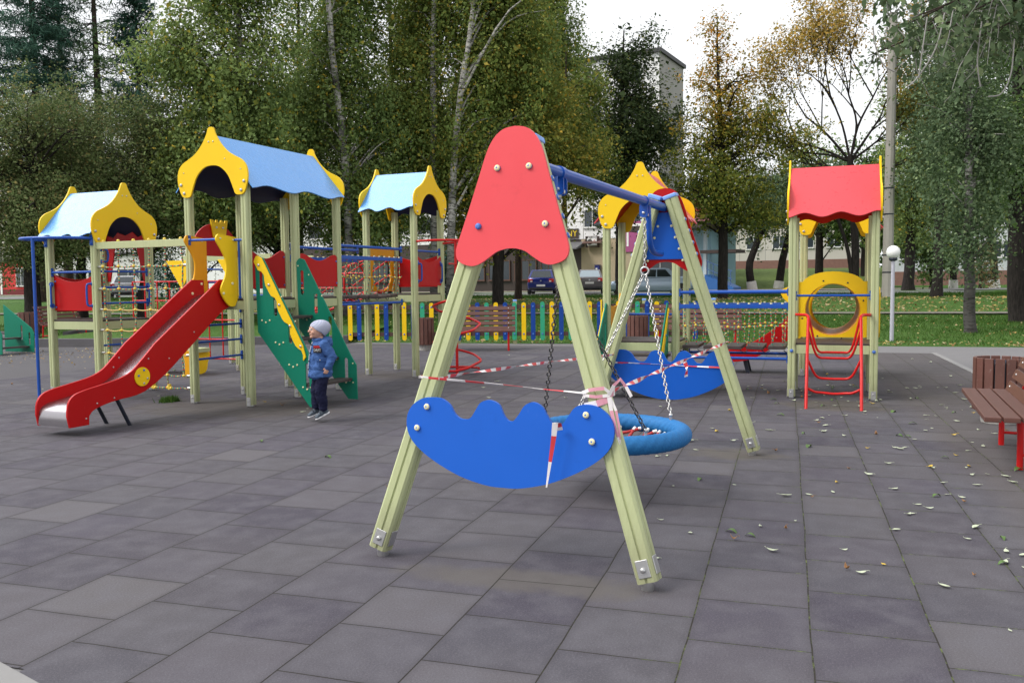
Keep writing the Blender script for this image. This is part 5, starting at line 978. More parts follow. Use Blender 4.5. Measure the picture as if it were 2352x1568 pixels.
# ================================================================== buildings beyond the street
GLASS = plain('window_glass', (.035, .045, .055), .12, 0, .6, .3, 1.2); FRAMEW = plain('white_window_frame', (.62, .62, .60), .5)
def wallmat(name, c, w_=3.2, h=2.8, line=(.30, .29, .27), stain=.2):
    m = NM(name); mp = m.n('ShaderNodeMapping'); mp.inputs['Rotation'].default_value = (math.pi / 2, 0, 0); m.l(m.co.outputs['Object'], mp.inputs['Vector'])
    b = m.n('ShaderNodeTexBrick', i_Scale=1., i_Mortar_Size=.035, i_Brick_Width=w_, i_Row_Height=h); b.offset = 0; b.inputs['Color1'].default_value = sc3(c, .95) + (1,); b.inputs['Color2'].default_value = sc3(c, 1.05) + (1,); b.inputs['Mortar'].default_value = line + (1,); m.l(mp.outputs[0], b.inputs['Vector'])
    st = m.n('ShaderNodeMapping'); st.inputs['Scale'].default_value = (1.2, 1.2, .12); m.l(m.co.outputs['Object'], st.inputs['Vector'])
    m.color(m.mix(m.math('MULTIPLY', m.ramp(m.noise(1.5, 6, .7, st.outputs[0]), [(.5, 0.), (.75, 1.)]), stain), b.outputs['Color'], sc3(c, .55))).set(.85, 0, .2); return m.m
W_PANEL = wallmat('pale_concrete_panels', (.76, .76, .76)); W_BEIGE = plain('beige_plaster', (.42, .34, .23), .9, var=.18, scale=.8, bump=.2); W_BROWN = plain('brown_tiles', (.045, .030, .026), .5, var=.3, scale=2); W_CREAM = wallmat('cream_panels', (.50, .47, .43), 3.0, 2.8); W_WHITE = wallmat('white_wall', (.52, .54, .57), 6, 3, (.4, .4, .4)); W_BRICK = plain('brick_plinth', (.20, .105, .085), .9, var=.25, scale=3, bump=.3); W_DARKROOF = plain('dark_roof_edge', (.03, .03, .032), .6)
def window(par, x, z, w_, h, y=0., mull=1, fr=FRAMEW):
    m = MB(); d = .07; y -= .03
    for a, b, c, e in ((x - w_ / 2, x + w_ / 2, z, z + d), (x - w_ / 2, x + w_ / 2, z + h - d, z + h), (x - w_ / 2, x - w_ / 2 + d, z + d, z + h - d), (x + w_ / 2 - d, x + w_ / 2, z + d, z + h - d)): m.box(((a + b) / 2, y, (c + e) / 2), (b - a, .09, e - c))
    for k in range(mull): q = x - w_ / 2 + w_ * (k + 1) / (mull + 1); m.box((q, y + .005, z + h / 2), (.06, .07, h - 2 * d))
    m.box((x, y - .06, z - .03), (w_ + .12, .16, .05)); f = m.build('window', fr, par); MB().box((x, y + .015, z + h / 2), (w_ - .1, .02, h - .1)).build('pane', GLASS, f); return f
B0 = Vector((11.5, 68, gz(11.5, 68))); BR = rad(-28.4); bx = Vector((math.cos(BR), math.sin(BR), 0)); bn = Vector((math.sin(BR), -math.cos(BR), 0))
def fx(u, v, off=0.):
    """local x, height on the flats' facade under picture point (u, v)"""
    d = ray(u, v); o = B0 + bn * off; t = (o - EYE).dot(bn) / d.dot(bn); p = EYE + d * t; return (p - B0).dot(bx), p.z - B0.z
flat = thing('apartment_building', 'pale panel block of flats with brown shopfront and beige ground floor behind the swing', 'building', B0, BR)
HT = 18.2
MB().box((-32, 3, HT / 2 + 2.1), (64, 6, HT - 4.2)).build('wall', W_PANEL, flat); MB().box((-32, 2.95, HT + .15), (64.4, 6.4, .3)).build('roof_edge', W_DARKROOF, flat)
sx0 = fx(1335, 600)[0]
MB().box(((sx0 - 40) / 2, 3, 2.1), (sx0 + 40, 5.9, 4.2)).build('shopfront', W_BROWN, flat); MB().box((sx0 / 2, 3.02, 2.1), (-sx0, 5.98, 4.2)).build('ground_floor_wall', W_BEIGE, flat); MB().box((-52, 3, 2.1), (24, 5.9, 4.2)).build('ground_floor_wall', W_PANEL, flat)
for fl in range(5):
    for k in range(14):
        x = -2.4 - 3.2 * k
        if k % 5 == 3:
            m = MB().box((x, -.55, 4.9 + 2.75 * fl), (2.9, 1.1, 1.0)); bal = m.build('balcony', W_CREAM if (k + fl) % 2 else W_PANEL, flat); MB().box((x, -.50, 6.1 + 2.75 * fl), (2.8, 1.0, 1.3)).build('pane', GLASS, bal); m = MB()
            for q in (-1.38, -.46, .46, 1.38): m.box((x + q, -.55, 6.1 + 2.75 * fl), (.07, 1.1, 1.3))
            m.box((x, -.55, 6.78 + 2.75 * fl), (2.9, 1.15, .08)); m.build('frame', FRAMEW, bal)
        else: window(flat, x, 5.1 + 2.75 * fl, 1.5 if k % 2 else 1.9, 1.45)
for k in range(3): 
    for fl in range(5): pass
BRFRAME = plain('brown_frame', (.10, .045, .03), .5)
for k in range(8): window(flat, sx0 - 2.6 - 2.5 * k, .95, 2.1, 1.7, 0, 2, BRFRAME)
MB().prism([(0, 3.3), (-1.6, 2.75), (-1.6, 2.65), (0, 2.9)], lambda y, z, t: (t, y, z + .7), sx0 - 3.0, sx0 + .3).build('canopy', plain('grey_canopy', (.12, .12, .125), .7), flat)
m = MB()
for i in range(14): x = fx(1345, 520)[0] + i * .145; m.prism([(-.02, 4.18), (-.75, 3.85), (-.75, 3.80), (-.02, 4.12)], lambda y, z, t: (t, y, z), x, x + .11)
m.build('awning', plain('brown_awning', (.13, .075, .06), .7), flat)
# things fixed to that wall
def on_wall(u, v, off): x, z = fx(u, v); return B0 + bx * x + bn * off + Vector((0, 0, z))
p = on_wall(1364, 556, .04); ac = thing('air_conditioner', 'white air conditioner unit on the beige wall above the grey sedan', 'air conditioner', p, BR)
MB().box((0, -.22, 0), (.86, .32, .58)).build('casing', WHITEP, ac, bevel=.02); m = MB().tube([(-.18 + .22 * math.cos(i * .4488), -.385, .22 * math.sin(i * .4488)) for i in range(14)], .012, 5, True); m.cyl((-.18, -.375, 0), (-.18, -.39, 0), .21, 20); m.build('fan_grille', plain('fan_dark', (.05, .05, .05), .6), ac)
m = MB(); 
for s in (-1, 1): m.box((s * .5, -.25, 0), (.04, .44, .9)); 
m.box((0, -.25, -.42), (1.04, .44, .04)); m.box((0, -.25, .44), (1.04, .44, .03)); m.build('cage', plain('cage_rust', (.09, .06, .05), .7), ac); m = MB().tube([(.22 + .05 * math.cos(i * .628), -.39, .1 + .05 * math.sin(i * .628)) for i in range(10)], .012, 5, True); m.build('badge', RED, ac)
p = on_wall(1374, 617, .03); mbx = thing('mailbox', 'dark blue mailbox with white emblem fixed to the beige wall', 'mailbox', p, BR); MB().box((0, -.12, 0), (.42, .24, .52)).build('box', plain('mailbox_blue', (.012, .02, .16), .4), mbx, bevel=.02); MB().box((0, -.13, .29), (.46, .28, .05)).build('lid', plain('mailbox_blue2', (.01, .015, .11), .4), mbx)
em = [(-.10, .06), (-.05, .02), (0, .08), (.05, .02), (.10, .06), (.07, -.05), (0, -.10), (-.07, -.05)]; m = MB().prism(em, lambda x, z, t: (x - .03, t, z), -.256, -.248); m.box((-.03, -.252, -.16), (.2, .008, .03)); m.build('emblem', WHITEP, mbx)
MAG = plain('magenta_board', (.34, .07, .20), .5)
x0, zt = fx(1418, 510); x1, zb = fx(1500, 577); p = B0 + bx * (x0 + x1) / 2 + bn * .03 + Vector((0, 0, (zt + zb) / 2)); sg = thing('shop_sign', 'magenta shop sign with white maze-like letters on the beige wall', 'sign', p, BR); w_, h_ = x1 - x0, zt - zb
MB().box((0, -.03, 0), (w_, .06, h_)).build('board', MAG, sg); MB().box((0, -.067, h_ * .38), (w_ * .8, .01, h_ * .09)).build('strip', WHITEP, sg)
text_mesh('lettering', 'П О', h_ * .72, WHITEP, sg, (-.1, -.07, -.10 * h_), (math.pi / 2, 0, 0)); m = MB(); 
for i in range(5): m.tube([(w_ * .33 + .05 * i * math.cos(t), -.075, -h_ * .1 + .05 * i * math.sin(t)) for t in [k * .349 for k in range(18)]], .010, 4, True) if i else None
m.build('spiral_ornament', WHITEP, sg)
p = on_wall(1314, 537, .03); sg = thing('shop_sign', 'dark shop sign with yellow letters beside the swing leg', 'sign', p, BR); MB().box((-1.2, -.03, 0), (3.6, .06, .8)).build('board', W_BROWN, sg); text_mesh('lettering', 'NY', .72, plain('yellow_letters', (.75, .55, .02), .5), sg, (.02, -.07, 0), (math.pi / 2, 0, 0))
def building(name, label, u0, u1, y0, y1, H, wall, plinth=None, wins=(), ph=1.2, depth=10, roof=True, z0=None):
    a = at(u0, 660, y0); b = at(u1, 660, y1); a.z = b.z = 0; r = math.atan2(b.y - a.y, b.x - a.x); L = (b - a).length; z = min(gz(a.x, a.y), gz(b.x, b.y)) if z0 is None else z0
    o = thing(name, label, 'building', (a.x, a.y, z), r); p0 = ph if plinth else -.3
    MB().box((L / 2, depth / 2, (H + p0) / 2), (L, depth, H - p0)).build('wall', wall, o)
    if plinth: MB().box((L / 2, depth / 2 - .02, ph / 2 - .15), (L + .04, depth + .06, ph + .3)).build('plinth', plinth, o)
    if roof: MB().box((L / 2, depth / 2, H + .12), (L + .5, depth + .5, .24)).build('roof', W_DARKROOF, o)
    for (f, z_, w_, h) in wins: window(o, L * f, z_, w_, h)
    return o, L
o, L = building('low_building', 'low white building with dark red plinth behind the trees on the right', 2040, 2600, 88, 78, 8.5, W_WHITE, W_BRICK, [(f, z, 1.7, 1.6) for z in (2.6, 5.6) for f in (.09, .18, .27, .36, .45, .54, .63, .72, .81)], 1.4)
o, L = building('far_building', 'beige building with brick plinth beyond the green bank and willows', 1640, 1980, 104, 96, 11, W_CREAM, W_BRICK, [(f, z, 1.6, 1.5) for z in (2.9, 5.8) for f in (.1, .28, .46, .64, .82)], 1.6, z0=2.4)
o, L = building('apartment_building', 'cream block of flats behind the trees at the far left', -120, 470, 118, 104, 15, W_CREAM, None, [(f, 1.4 + 2.9 * k, 1.7, 1.5) for k in range(4) for f in np.linspace(.05, .95, 12)])
o, L = building('shop_building', 'white flat-roofed shop with glass front behind the far left tower', 60, 330, 99, 94, 4.2, plain('white_fascia', (.62, .62, .60), .7), None, [(f, .5, 3.0, 2.2) for f in (.12, .38, .64, .88)])
MB().box((L * .12, -.1, 3.6), (L * .22, .14, .9)).build('blue_fascia', plain('pale_blue_fascia', (.10, .28, .60), .6), o)
o, L = building('red_kiosk', 'bright red shop kiosk with white framed window at the far left edge', -90, 66, 100, 96, 3.6, plain('red_cladding', (.55, .025, .025), .6), plain('dark_red_plinth', (.16, .015, .02), .7), [(.90, .95, 1.5, 2.0)], .6)
for f in (.62, .995): MB().box((L * f, -.06, 1.8), (.28, .12, 3.5)).build('corner_post', WHITEP, o)
MB().box((L * .4, -.08, 3.15), (L * .5, .1, .5)).build('fascia', plain('pink_fascia', (.62, .14, .13), .6), o)
# light blue pavilion with ramp
o, L = building('pavilion', 'light blue shop pavilion with brown roof edge behind the blue-grey sedan', 1480, 1632, 66, 63, 4.6, plain('light_blue_panels', (.28, .47, .56), .6), None, [(.25, .8, 2.2, 1.8), (.65, .8, 1.4, 2.0)], depth=5)
MB().box((L / 2, 1.0, 4.55), (L + .8, 7, .35)).build('eave', W_BROWN, o); m = MB(); m.box((L - .2, -.5, 2.2), (.22, .22, 4.4)); m.build('column', plain('pale_column', (.5, .6, .66), .6), o)
rp_ = MB().prism([(0, 0), (2.1, 0), (2.1, .45), (0, 1.35)], lambda x, z, t: (L + .2 + x, t, z - .2), -1.6, -.1).build('ramp', plain('blue_ramp', (.02, .11, .34), .5), o); m = MB()
for k in range(5): m.cyl((L + .4 + k * .42, -1.55, 1.1 - .17 * k), (L + .4 + k * .42, -1.55, 2.1 - .17 * k), .03, 6)
for z in (1.55, 2.1): m.cyl((L + .3, -1.55, z), (L + 2.2, -1.55, z - .75), .03, 6)
m.build('railing', plain('blue_railing', (.05, .12, .30), .5), rp_); MB().box((L + 1.2, -.8, 2.75), (2.6, 1.8, .22)).build('porch_roof', W_BROWN, o)
q = at(1613, 549, 62.6); sg = thing('roof_sign', 'small pink and grey sign standing on the pavilion roof', 'sign', (q.x, q.y, 0)); zz = gz(q.x, q.y) + 4.85; MB().box((0, 0, zz + .9), (1.2, .08, 1.6)).build('board', plain('pink_board', (.55, .22, .26), .6), sg); m = MB()
for k in range(3): m.box((-.1, -.05, zz + .5 + .4 * k), (.8, .02, .16))
m.build('faded_lines', plain('red_lines', (.5, .05, .06), .6), sg); MB().rbeam((-.5, .0, zz - .1), (-.5, 0, zz + .2), .1, .1).build('stand_leg', W_BROWN, sg); MB().rbeam((.5, .0, zz - .1), (.5, 0, zz + .2), .1, .1).build('stand_leg', W_BROWN, sg)
# green bank behind the willows
vs = []; fs = []; n = 30
for i in range(n + 1):
    for j in range(9): y = 63.5 + 20 * j / 8; x = at(1630 + 420 * i / n, 660, y).x; vs.append((x, y, gz(x, y) + 1.75 * min(1, max(0, (j - .6) / 5.5)) ** .8 + random.uniform(-.03, .03) + .01))
for i in range(n):
    for j in range(8): a = i * 9 + j; fs.append((a, a + 1, a + 10, a + 9))
m = NM('bank_grass'); f = m.noise(3, 6, .7); m.color(m.mix(f, (.075, .12, .03), (.15, .20, .055))).set(.9, 0, .15).bump(f, .6, .1); structure(MB().add(vs, fs, 0, True).build('grass_bank', m.m))
# ================================================================== cars
TYRE = plain('tyre', (.015, .015, .016), .8); RIM = plain('alloy', (.45, .45, .47), .3, .8); TAIL = plain('tail_lamp', (.45, .015, .015), .2); LAMP = plain('clear_lamp', (.7, .72, .75), .15); PLATE = plain('number_plate', (.62, .62, .60), .5); TRIM = plain('black_trim', (.02, .02, .022), .5); CGL = plain('car_glass', (.02, .028, .032), .08, 0, .8, .2)
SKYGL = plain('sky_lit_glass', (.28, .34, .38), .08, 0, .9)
def car(label, p, heading, c, kind='sedan', L=4.4, W_=1.74, H=1.47, name='parked_car', rearglass=None):
    root = thing(name, label, 'car', p, heading, 'cars parked along the street'); paint = plain('car_paint', c, .28, .25, .5, .04, 3, coat=.6); h = L / 2; w_ = W_ / 2
    st = {'sedan': [(-h, .52, .92), (-h + .06, .30, 1.00), (-h + .75, .25, 1.02), (-h + 1.2, .2, .98), (0, .2, .95), (h - 1.35, .2, .96), (h - .5, .24, .84), (h - .08, .3, .72), (h, .42, .62)], 'hatch': [(-h, .5, .9), (-h + .05, .3, 1.0), (-h + .5, .25, 1.02), (-h + 1.1, .2, 1.0), (0, .2, .97), (h - 1.2, .2, .97), (h - .45, .24, .86), (h - .08, .3, .74), (h, .42, .62)]}['sedan' if kind == 'sedan' else 'hatch']
    vs = []; fs = []
    for x, zb, zt in st:
        k = 1 - .10 * max(0, (abs(x) - h + .5) / .5) ** 2; hw = w_ * k; vs += [(x, -hw * .84, zb), (x, -hw * .97, zb + .1), (x, -hw, .62), (x, -hw * .95, zt - .10), (x, -hw * .86, zt), (x, hw * .86, zt), (x, hw * .95, zt - .10), (x, hw, .62), (x, hw * .97, zb + .1), (x, hw * .84, zb)]
    n = len(st)
    for i in range(n - 1):
        for j in range(10): fs.append((i * 10 + j, i * 10 + (j + 1) % 10, (i + 1) * 10 + (j + 1) % 10, (i + 1) * 10 + j))
    fs += [tuple(range(10)), tuple((n - 1) * 10 + j for j in range(9, -1, -1))]
    (rb, rt, ft, fb) = {'sedan': (-h + .85, -h + 1.45, h - 2.0, h - 1.28), 'hatch': (-h + .10, -h + .62, h - 1.95, h - 1.15), 'suv': (-h + .10, -h + .55, h - 1.95, h - 1.2)}[kind]
    m = MB().add(vs, fs, 0, True); zt = .97; b_, t_ = w_ * .90, w_ * .70
    G = lambda f, g: (rb + (rt - rb) * f if g < 0 else fb + (ft - fb) * f)
    cab = [(rb, -b_, zt), (fb, -b_, zt), (fb, b_, zt), (rb, b_, zt), (rt, -t_, H), (ft, -t_, H), (ft, t_, H), (rt, t_, H)]
    mid = [(rt + .25, -t_ * .96, H + .025), (ft - .25, -t_ * .96, H + .025), (ft - .25, t_ * .96, H + .025), (rt + .25, t_ * .96, H + .025)]
    m.add(cab + mid, [(0, 1, 5, 4), (1, 2, 6, 5), (2, 3, 7, 6), (3, 0, 4, 7), (4, 5, 9, 8), (5, 6, 10, 9), (6, 7, 11, 10), (7, 4, 8, 11), (8, 9, 10, 11)]); body = m.build('body', paint, root, bevel=.02)
    def pane(q, mat, nm='window'):
        A = [Vector(v) for v in q]; c0 = sum(A, Vector()) / 4; nr = (A[1] - A[0]).cross(A[2] - A[0]).normalized(); nr = nr if nr.dot(c0 - Vector((0, 0, .9))) > 0 else -nr; m = MB().add([a + nr * .012 for a in A] + [a - nr * .02 for a in A], [(0, 1, 2, 3), (0, 1, 5, 4), (1, 2, 6, 5), (2, 3, 7, 6), (3, 0, 4, 7)]); return m.build(nm, mat, root)
    def lerp(a, b, f): return Vector(a).lerp(Vector(b), f)
    def inset(a, b, c, d, u0, u1, v0, v1): return [lerp(lerp(a, b, u), lerp(d, c, u), v) for u, v in ((u0, v0), (u1, v0), (u1, v1), (u0, v1))]
    pane(inset(cab[3], cab[0], cab[4], cab[7], .08, .92, .10, .90), rearglass or CGL, 'rear_window'); pane(inset(cab[1], cab[2], cab[6], cab[5], .05, .95, .06, .93), CGL, 'windscreen')
    for (a, b, c, d) in ((cab[0], cab[1], cab[5], cab[4]), (cab[3], cab[2], cab[6], cab[7])):
        pane(inset(a, b, c, d, .16, .47, .10, .88), CGL); pane(inset(a, b, c, d, .50, .86, .10, .88), CGL)
    for x in (-h + .82, h - .82):
        for s in (-1, 1):
            t = MB().tube([(x + .235 * math.cos(i * .3927), s * (w_ - .11), .31 + .235 * math.sin(i * .3927)) for i in range(16)], .085, 8, True).build('wheel', TYRE, root); m = MB().cyl((x, s * (w_ - .10), .31), (x, s * (w_ - .02), .31), .21, 16)
            for k in range(5): m.rbeam((x, s * (w_ - .015), .31), (x + .19 * math.cos(k * 1.257), s * (w_ - .015), .31 + .19 * math.sin(k * 1.257)), .05, .02)
            m.build('rim', RIM, t); MB().cyl((x, s * (w_ - .18), .33), (x, s * (w_ + .004), .33), .345, 18).build('wheel_arch', TRIM, root)
    for s in (-1, 1):
        MB().box((-h + .05, s * w_ * .74, .84), (.16, w_ * .34, .20 if kind != 'suv' else .16)).build('tail_light', TAIL, root, bevel=.03); MB().box((-h + .012, s * w_ * .66, .80), (.10, w_ * .14, .07)).build('reverse_light', LAMP, root); MB().box((h - .12, s * w_ * .68, .68), (.28, w_ * .38, .16)).build('headlight', LAMP, root, bevel=.03); MB().box((h - 1.65, s * (w_ + .07), 1.0), (.14, .18, .12)).build('mirror', paint, root, bevel=.02)
    MB().box((-h - .012, 0, .66 if kind == 'sedan' else .55), (.02, .52, .115)).build('number_plate', PLATE, root); MB().box((h + .012, 0, .42), (.02, .52, .115)).build('number_plate', PLATE, root); MB().box((-h + .04, 0, .36), (.14, W_ * .80, .12)).build('bumper', TRIM, root, bevel=.02); m = MB()
    m.cyl((-h - .01, 0, .83), (-h - .03, 0, .83), .05, 12); m.build('badge', RIM, root)
    return root
def carp(u, v, hd, *a, **k): p = hit(u, v); return car(a[0], p, hd, *a[1:], **k)
N90 = math.pi / 2
carp(1249, 676, N90 - .12, 'dark blue hatchback parked rear-on between the swing legs', (.012, .022, .17), 'hatch', 4.1, 1.70, 1.47)
carp(1355, 674, N90 - .10, 'grey-brown sedan parked rear-on next to the blue hatchback', (.13, .12, .125), 'sedan', 4.5, 1.75, 1.45, rearglass=SKYGL)
carp(1492, 679, math.pi - .02, 'light blue-grey sedan parked side-on behind the far swing legs', (.40, .50, .62), 'sedan', 4.75, 1.75, 1.46)
carp(868, 670, N90 + .25, 'silver car seen through the round hole of the yellow panel', (.42, .43, .46), 'suv', 4.4, 1.8, 1.62)
carp(1046, 674, N90 + .05, 'white car mostly hidden behind the right blue-roofed tower', (.55, .56, .58), 'hatch', 4.2, 1.72, 1.55)
carp(293, 684, N90 + .3, 'silver-white car seen through the rope net', (.50, .50, .53), 'sedan', 4.5, 1.75, 1.46)
carp(600, 672, N90 + .3, 'pale car glimpsed under the slide tower deck', (.48, .49, .5), 'sedan', 4.5, 1.75, 1.46)
carp(1783, 662, -N90 + .25, 'dark car facing the viewer beside the blue ramp railing', (.03, .035, .04), 'suv', 4.3, 1.8, 1.6)
# ================================================================== fence, benches, bins, lamp, pole
FA, FB_ = Vector((-4.25, 22.58, 0)), Vector((5.03, 21.56, 0)); fd = (FB_ - FA).normalized(); FL = (FB_ - FA).length; fr = math.atan2(fd.y, fd.x)
WOODB = plain('brown_rail_wood', (.075, .035, .028), .6, var=.25, scale=4); FGREEN = boardmat('mint_board', (.04, .36, .20)); FBL = boardmat('fence_blue_board', (.012, .06, .30))
fence = thing('picket_fence', 'colourful picket fence of yellow, blue and green boards along the lawn edge', 'fence', FA, fr)
for z in (.26, .95): MB().box((FL / 2, 0, z), (FL, .045, .10)).build('rail', WOODB, fence)
for x in (1.3, 2.9, 4.35, 6.05, 7.6, FL - .03):
    q = MB().box((x, .085, .54), (.09, .09, 1.08)).build('post', POST, fence); MB().box((x, .085, 1.10), (.10, .10, .05)).build('cap', CAPB, q, bevel=.01)
seq = 'YBGYBGYBGYBGBYBGYBGYBGYBGBYBGYBGBYB.YB'; sp_ = FL * .965 / len(seq); cm = {'Y': YEL, 'B': FBL, 'G': FGREEN}
for i, ch in enumerate(seq):
    if ch == '.': continue
    x = .08 + i * sp_; q = rrect(x - .056, .10, x + .056, 1.065 + random.uniform(-.01, .01), .054, 5); m = MB().prism(q, lambda a, z, t: (a, t, z), -.045, -.023)
    for z in (.26, .95): m.bolt((x, -.045, z), (0, -1, 0), .022, .016, 1)
    m.build('picket', [cm[ch], BOLTB], fence, bevel=.003)
BENCHW = NM('bench_wood'); mp_ = BENCHW.n('ShaderNodeMapping'); mp_.inputs['Scale'].default_value = (1.2, 14, 14); BENCHW.l(BENCHW.co.outputs['Object'], mp_.inputs['Vector']); g_ = BENCHW.noise(4, 6, .7, mp_.outputs[0]); cc = BENCHW.mix(g_, (.080, .034, .026), (.135, .058, .045)); ch_ = BENCHW.ramp(BENCHW.noise(11, 8, .8), [(.63, 0.), (.68, 1.)]); cc = BENCHW.mix(BENCHW.math('MULTIPLY', ch_, .7), cc, (.42, .38, .36)); BENCHW.color(cc).set(.45, 0, .4).bump(g_, .2, .004); BENCHW = BENCHW.m
def bench(label, p, rz, L=1.75, group='slatted brown benches', fy=-.22, inset=.16):
    """seat front towards local -y"""
    root = thing('bench', label, 'bench', p, rz, group)
    for k in range(3): MB().box((0, -.24 + .13 * k, .45), (L - .02 * (k % 2), .115, .04)).build('seat_slat', BENCHW, root, bevel=.006)
    for k in range(5):
        z = .505 + .112 * k; y = .105 + .050 * k; m = MB().box((0, y, z), (L, .035, .092), M=Matrix.Rotation(-.42, 3, 'X'))
        for s in (-1, 1): m.bolt((s * (L / 2 - .16), y - .016, z + .008), (0, -1, .42), .012, .008, 1)
        m.build('back_slat', [BENCHW, STEEL], root, bevel=.005)
    for s in (-1, 1):
        x = s * (L / 2 - inset); m = MB(); m.cyl((x, fy, 0), (x, fy, .42), .024, 10); m.cyl((x, .15, 0), (x, .13, .42), .022, 10); m.rbeam((x, -.26, .413), (x, .14, .413), .04, .034); m.rbeam((x, .13, .42), (x, .345, .99), .035, .025, (1, 0, 0)); m.cyl((x, fy, .12), (x, .145, .12), .013, 8); m.build('leg_frame', REDM, root)
    return root
WOODBIN = plain('bin_wood', (.115, .046, .034), .5, var=.3, scale=5, wear=.2, wearc=(.3, .25, .22)); CONC = plain('bin_concrete', (.35, .34, .32), .9, var=.35, scale=9, bump=.6)
def bin_(label, p, r=.21, H=.62, n=14):
    root = thing('litter_bin', label, 'litter bin', p, 0, 'wooden slatted litter bins')
    for k in range(n):
        t = 2 * math.pi * k / n; MB().box((r * math.cos(t), r * math.sin(t), .14 + H / 2), (.028, 2 * r * math.sin(math.pi / n) * .86, H), t).build('slat', WOODBIN, root, bevel=.004)
    m = MB(); m.lathe([(r - .02, .16), (r - .02, H + .10), (r - .035, H + .10), (r - .035, .18), (.001, .17)], (0, 0, 0), 20); m.build('liner', DARKST, root); MB().lathe([(.001, 0), (r * .72, 0), (r * .75, .05), (r * .75, .17), (.001, .17)], (0, 0, 0), 20, 0, False).build('concrete_foot', CONC, root); return root
p1_, p2_ = hit(1030, 807), hit(1166, 806); bench('brown slatted bench with red legs behind the left swing leg, before the fence', ((p1_.x + p2_.x) / 2 - .03, (p1_.y + p2_.y) / 2 + .2, 0), math.atan2(p2_.y - p1_.y, p2_.x - p1_.x), 1.78)
bench('brown slatted bench seen through the plank bridge ropes before the fence', (4.25, 20.0, 0), -.2, 2.0)
c0 = Vector((4.47, 8.33, 0)); c1 = Vector((3.66, 6.4, 0)); ax = (c0 - c1).normalized(); fl = Vector((c1.x - c0.x, c1.y - c0.y)); rz = math.atan2(fl.y, fl.x); ctr = (c0 + c1) / 2 + Vector((ax.y, -ax.x, 0)) * .13
bench('brown slatted bench with chipped paint cut off by the right edge of the picture', (ctr.x + .035, ctr.y + .02, 0), rz, (c0 - c1).length - .12, fy=.0, inset=.42)
bin_('round brown slatted bin with pale concrete foot behind the right-hand bench', (5.13, 9.13, 0), .24, .55, 15); bin_('dark brown slatted bin left of the bench behind the swing leg', (-2.02, 20.2, 0), .2, .62); bin_('brown slatted bin seen between the far swing legs', (2.93, 20.3, 0), .23, .62)
h_ = hit(72, 775); bin_('nearly black slatted bin on the asphalt beside the far left lawn kerb', (h_.x, h_.y, 0), .33, .66)
h_ = hit(112, 782); bench('dark bench seen end-on beside the lawn kerb behind the far left tower', (h_.x, h_.y + .9, 0), 1.25, 1.6)
# globe lamp
p = hit(2048, 782); lamp = thing('globe_lamp', 'white globe lamp on slim grey post at the lawn edge', 'street lamp', p); zc = zpx(580, p.y, 646) - p.z
MB().tube([(0, 0, -.1), (0, 0, zc - .2)], [.05, .042], 12).build('post', plain('grey_lamp_paint', (.42, .42, .48), .45), lamp); m = MB().lathe([(.05, zc - .22), (.09, zc - .2), (.10, zc - .15), (.07, zc - .13)], (0, 0, 0), 16); m.build('collar', DARKST, lamp); MB().sph((0, 0, zc), .163, 0, 24).build('globe', plain('opal_globe', (.80, .80, .78), .3, var=.02), lamp)
# concrete pole
p = tbase(2037, 41); pole = thing('concrete_pole', 'tall grey concrete utility pole with dark straps behind the rose-red roof', 'utility pole', p); CP = plain('pole_concrete', (.36, .34, .31), .9, var=.25, scale=1.2, bump=.3)
m = MB().tube([(0, 0, -.4), (0.06, 0, 13)], [.25, .19], 10, smooth=False); m.build('shaft', CP, pole)
for z in (1.1, 1.9, 3.8, 5.0): MB().tube([(.01, 0, z), (.01, 0, z + .06)], [.262 - z * .005] * 2, 10).build('strap', DARKST, pole)
# ================================================================== people
SKIN = plain('skin', (.56, .31, .22), .5, var=.08, scale=9)
class Flesh(MB):
    def limb(s, p, r0, q, r1, n=12, fl=(1, 1)):
        p, q = Vector(p), Vector(q); d = unit(q - p); pts = []; rr = []
        for k in range(4): a = math.pi / 2 * (1 - k / 4); pts.append(p - d * r0 * math.sin(a)); rr.append(max(.0015, r0 * math.cos(a)))
        for k in range(3): pts.append(p.lerp(q, k / 2)); rr.append(r0 + (r1 - r0) * k / 2)
        for k in range(1, 5): a = math.pi / 2 * k / 4; pts.append(q + d * r1 * math.sin(a)); rr.append(max(.0015, r1 * math.cos(a)))
        return s.tube(pts, rr, n)
    def ell(s, c, r, n=16, M=None):
        o = len(s.v); s.sph((0, 0, 0), 1, 0, n, r); R = M or Matrix.Identity(3); c = Vector(c); s.v[o:] = [tuple(R @ Vector(v) + c) for v in s.v[o:]]; return s
    def skin(s, name, mat, parent, voxel=.008, sm=4):
        o = s.build(name, mat, parent, weld=True); r = o.modifiers.new('fuse', 'REMESH'); r.mode = 'VOXEL'; r.voxel_size = voxel; r.use_smooth_shade = True
        k = o.modifiers.new('soften', 'SMOOTH'); k.iterations = sm; k.factor = .5; return o
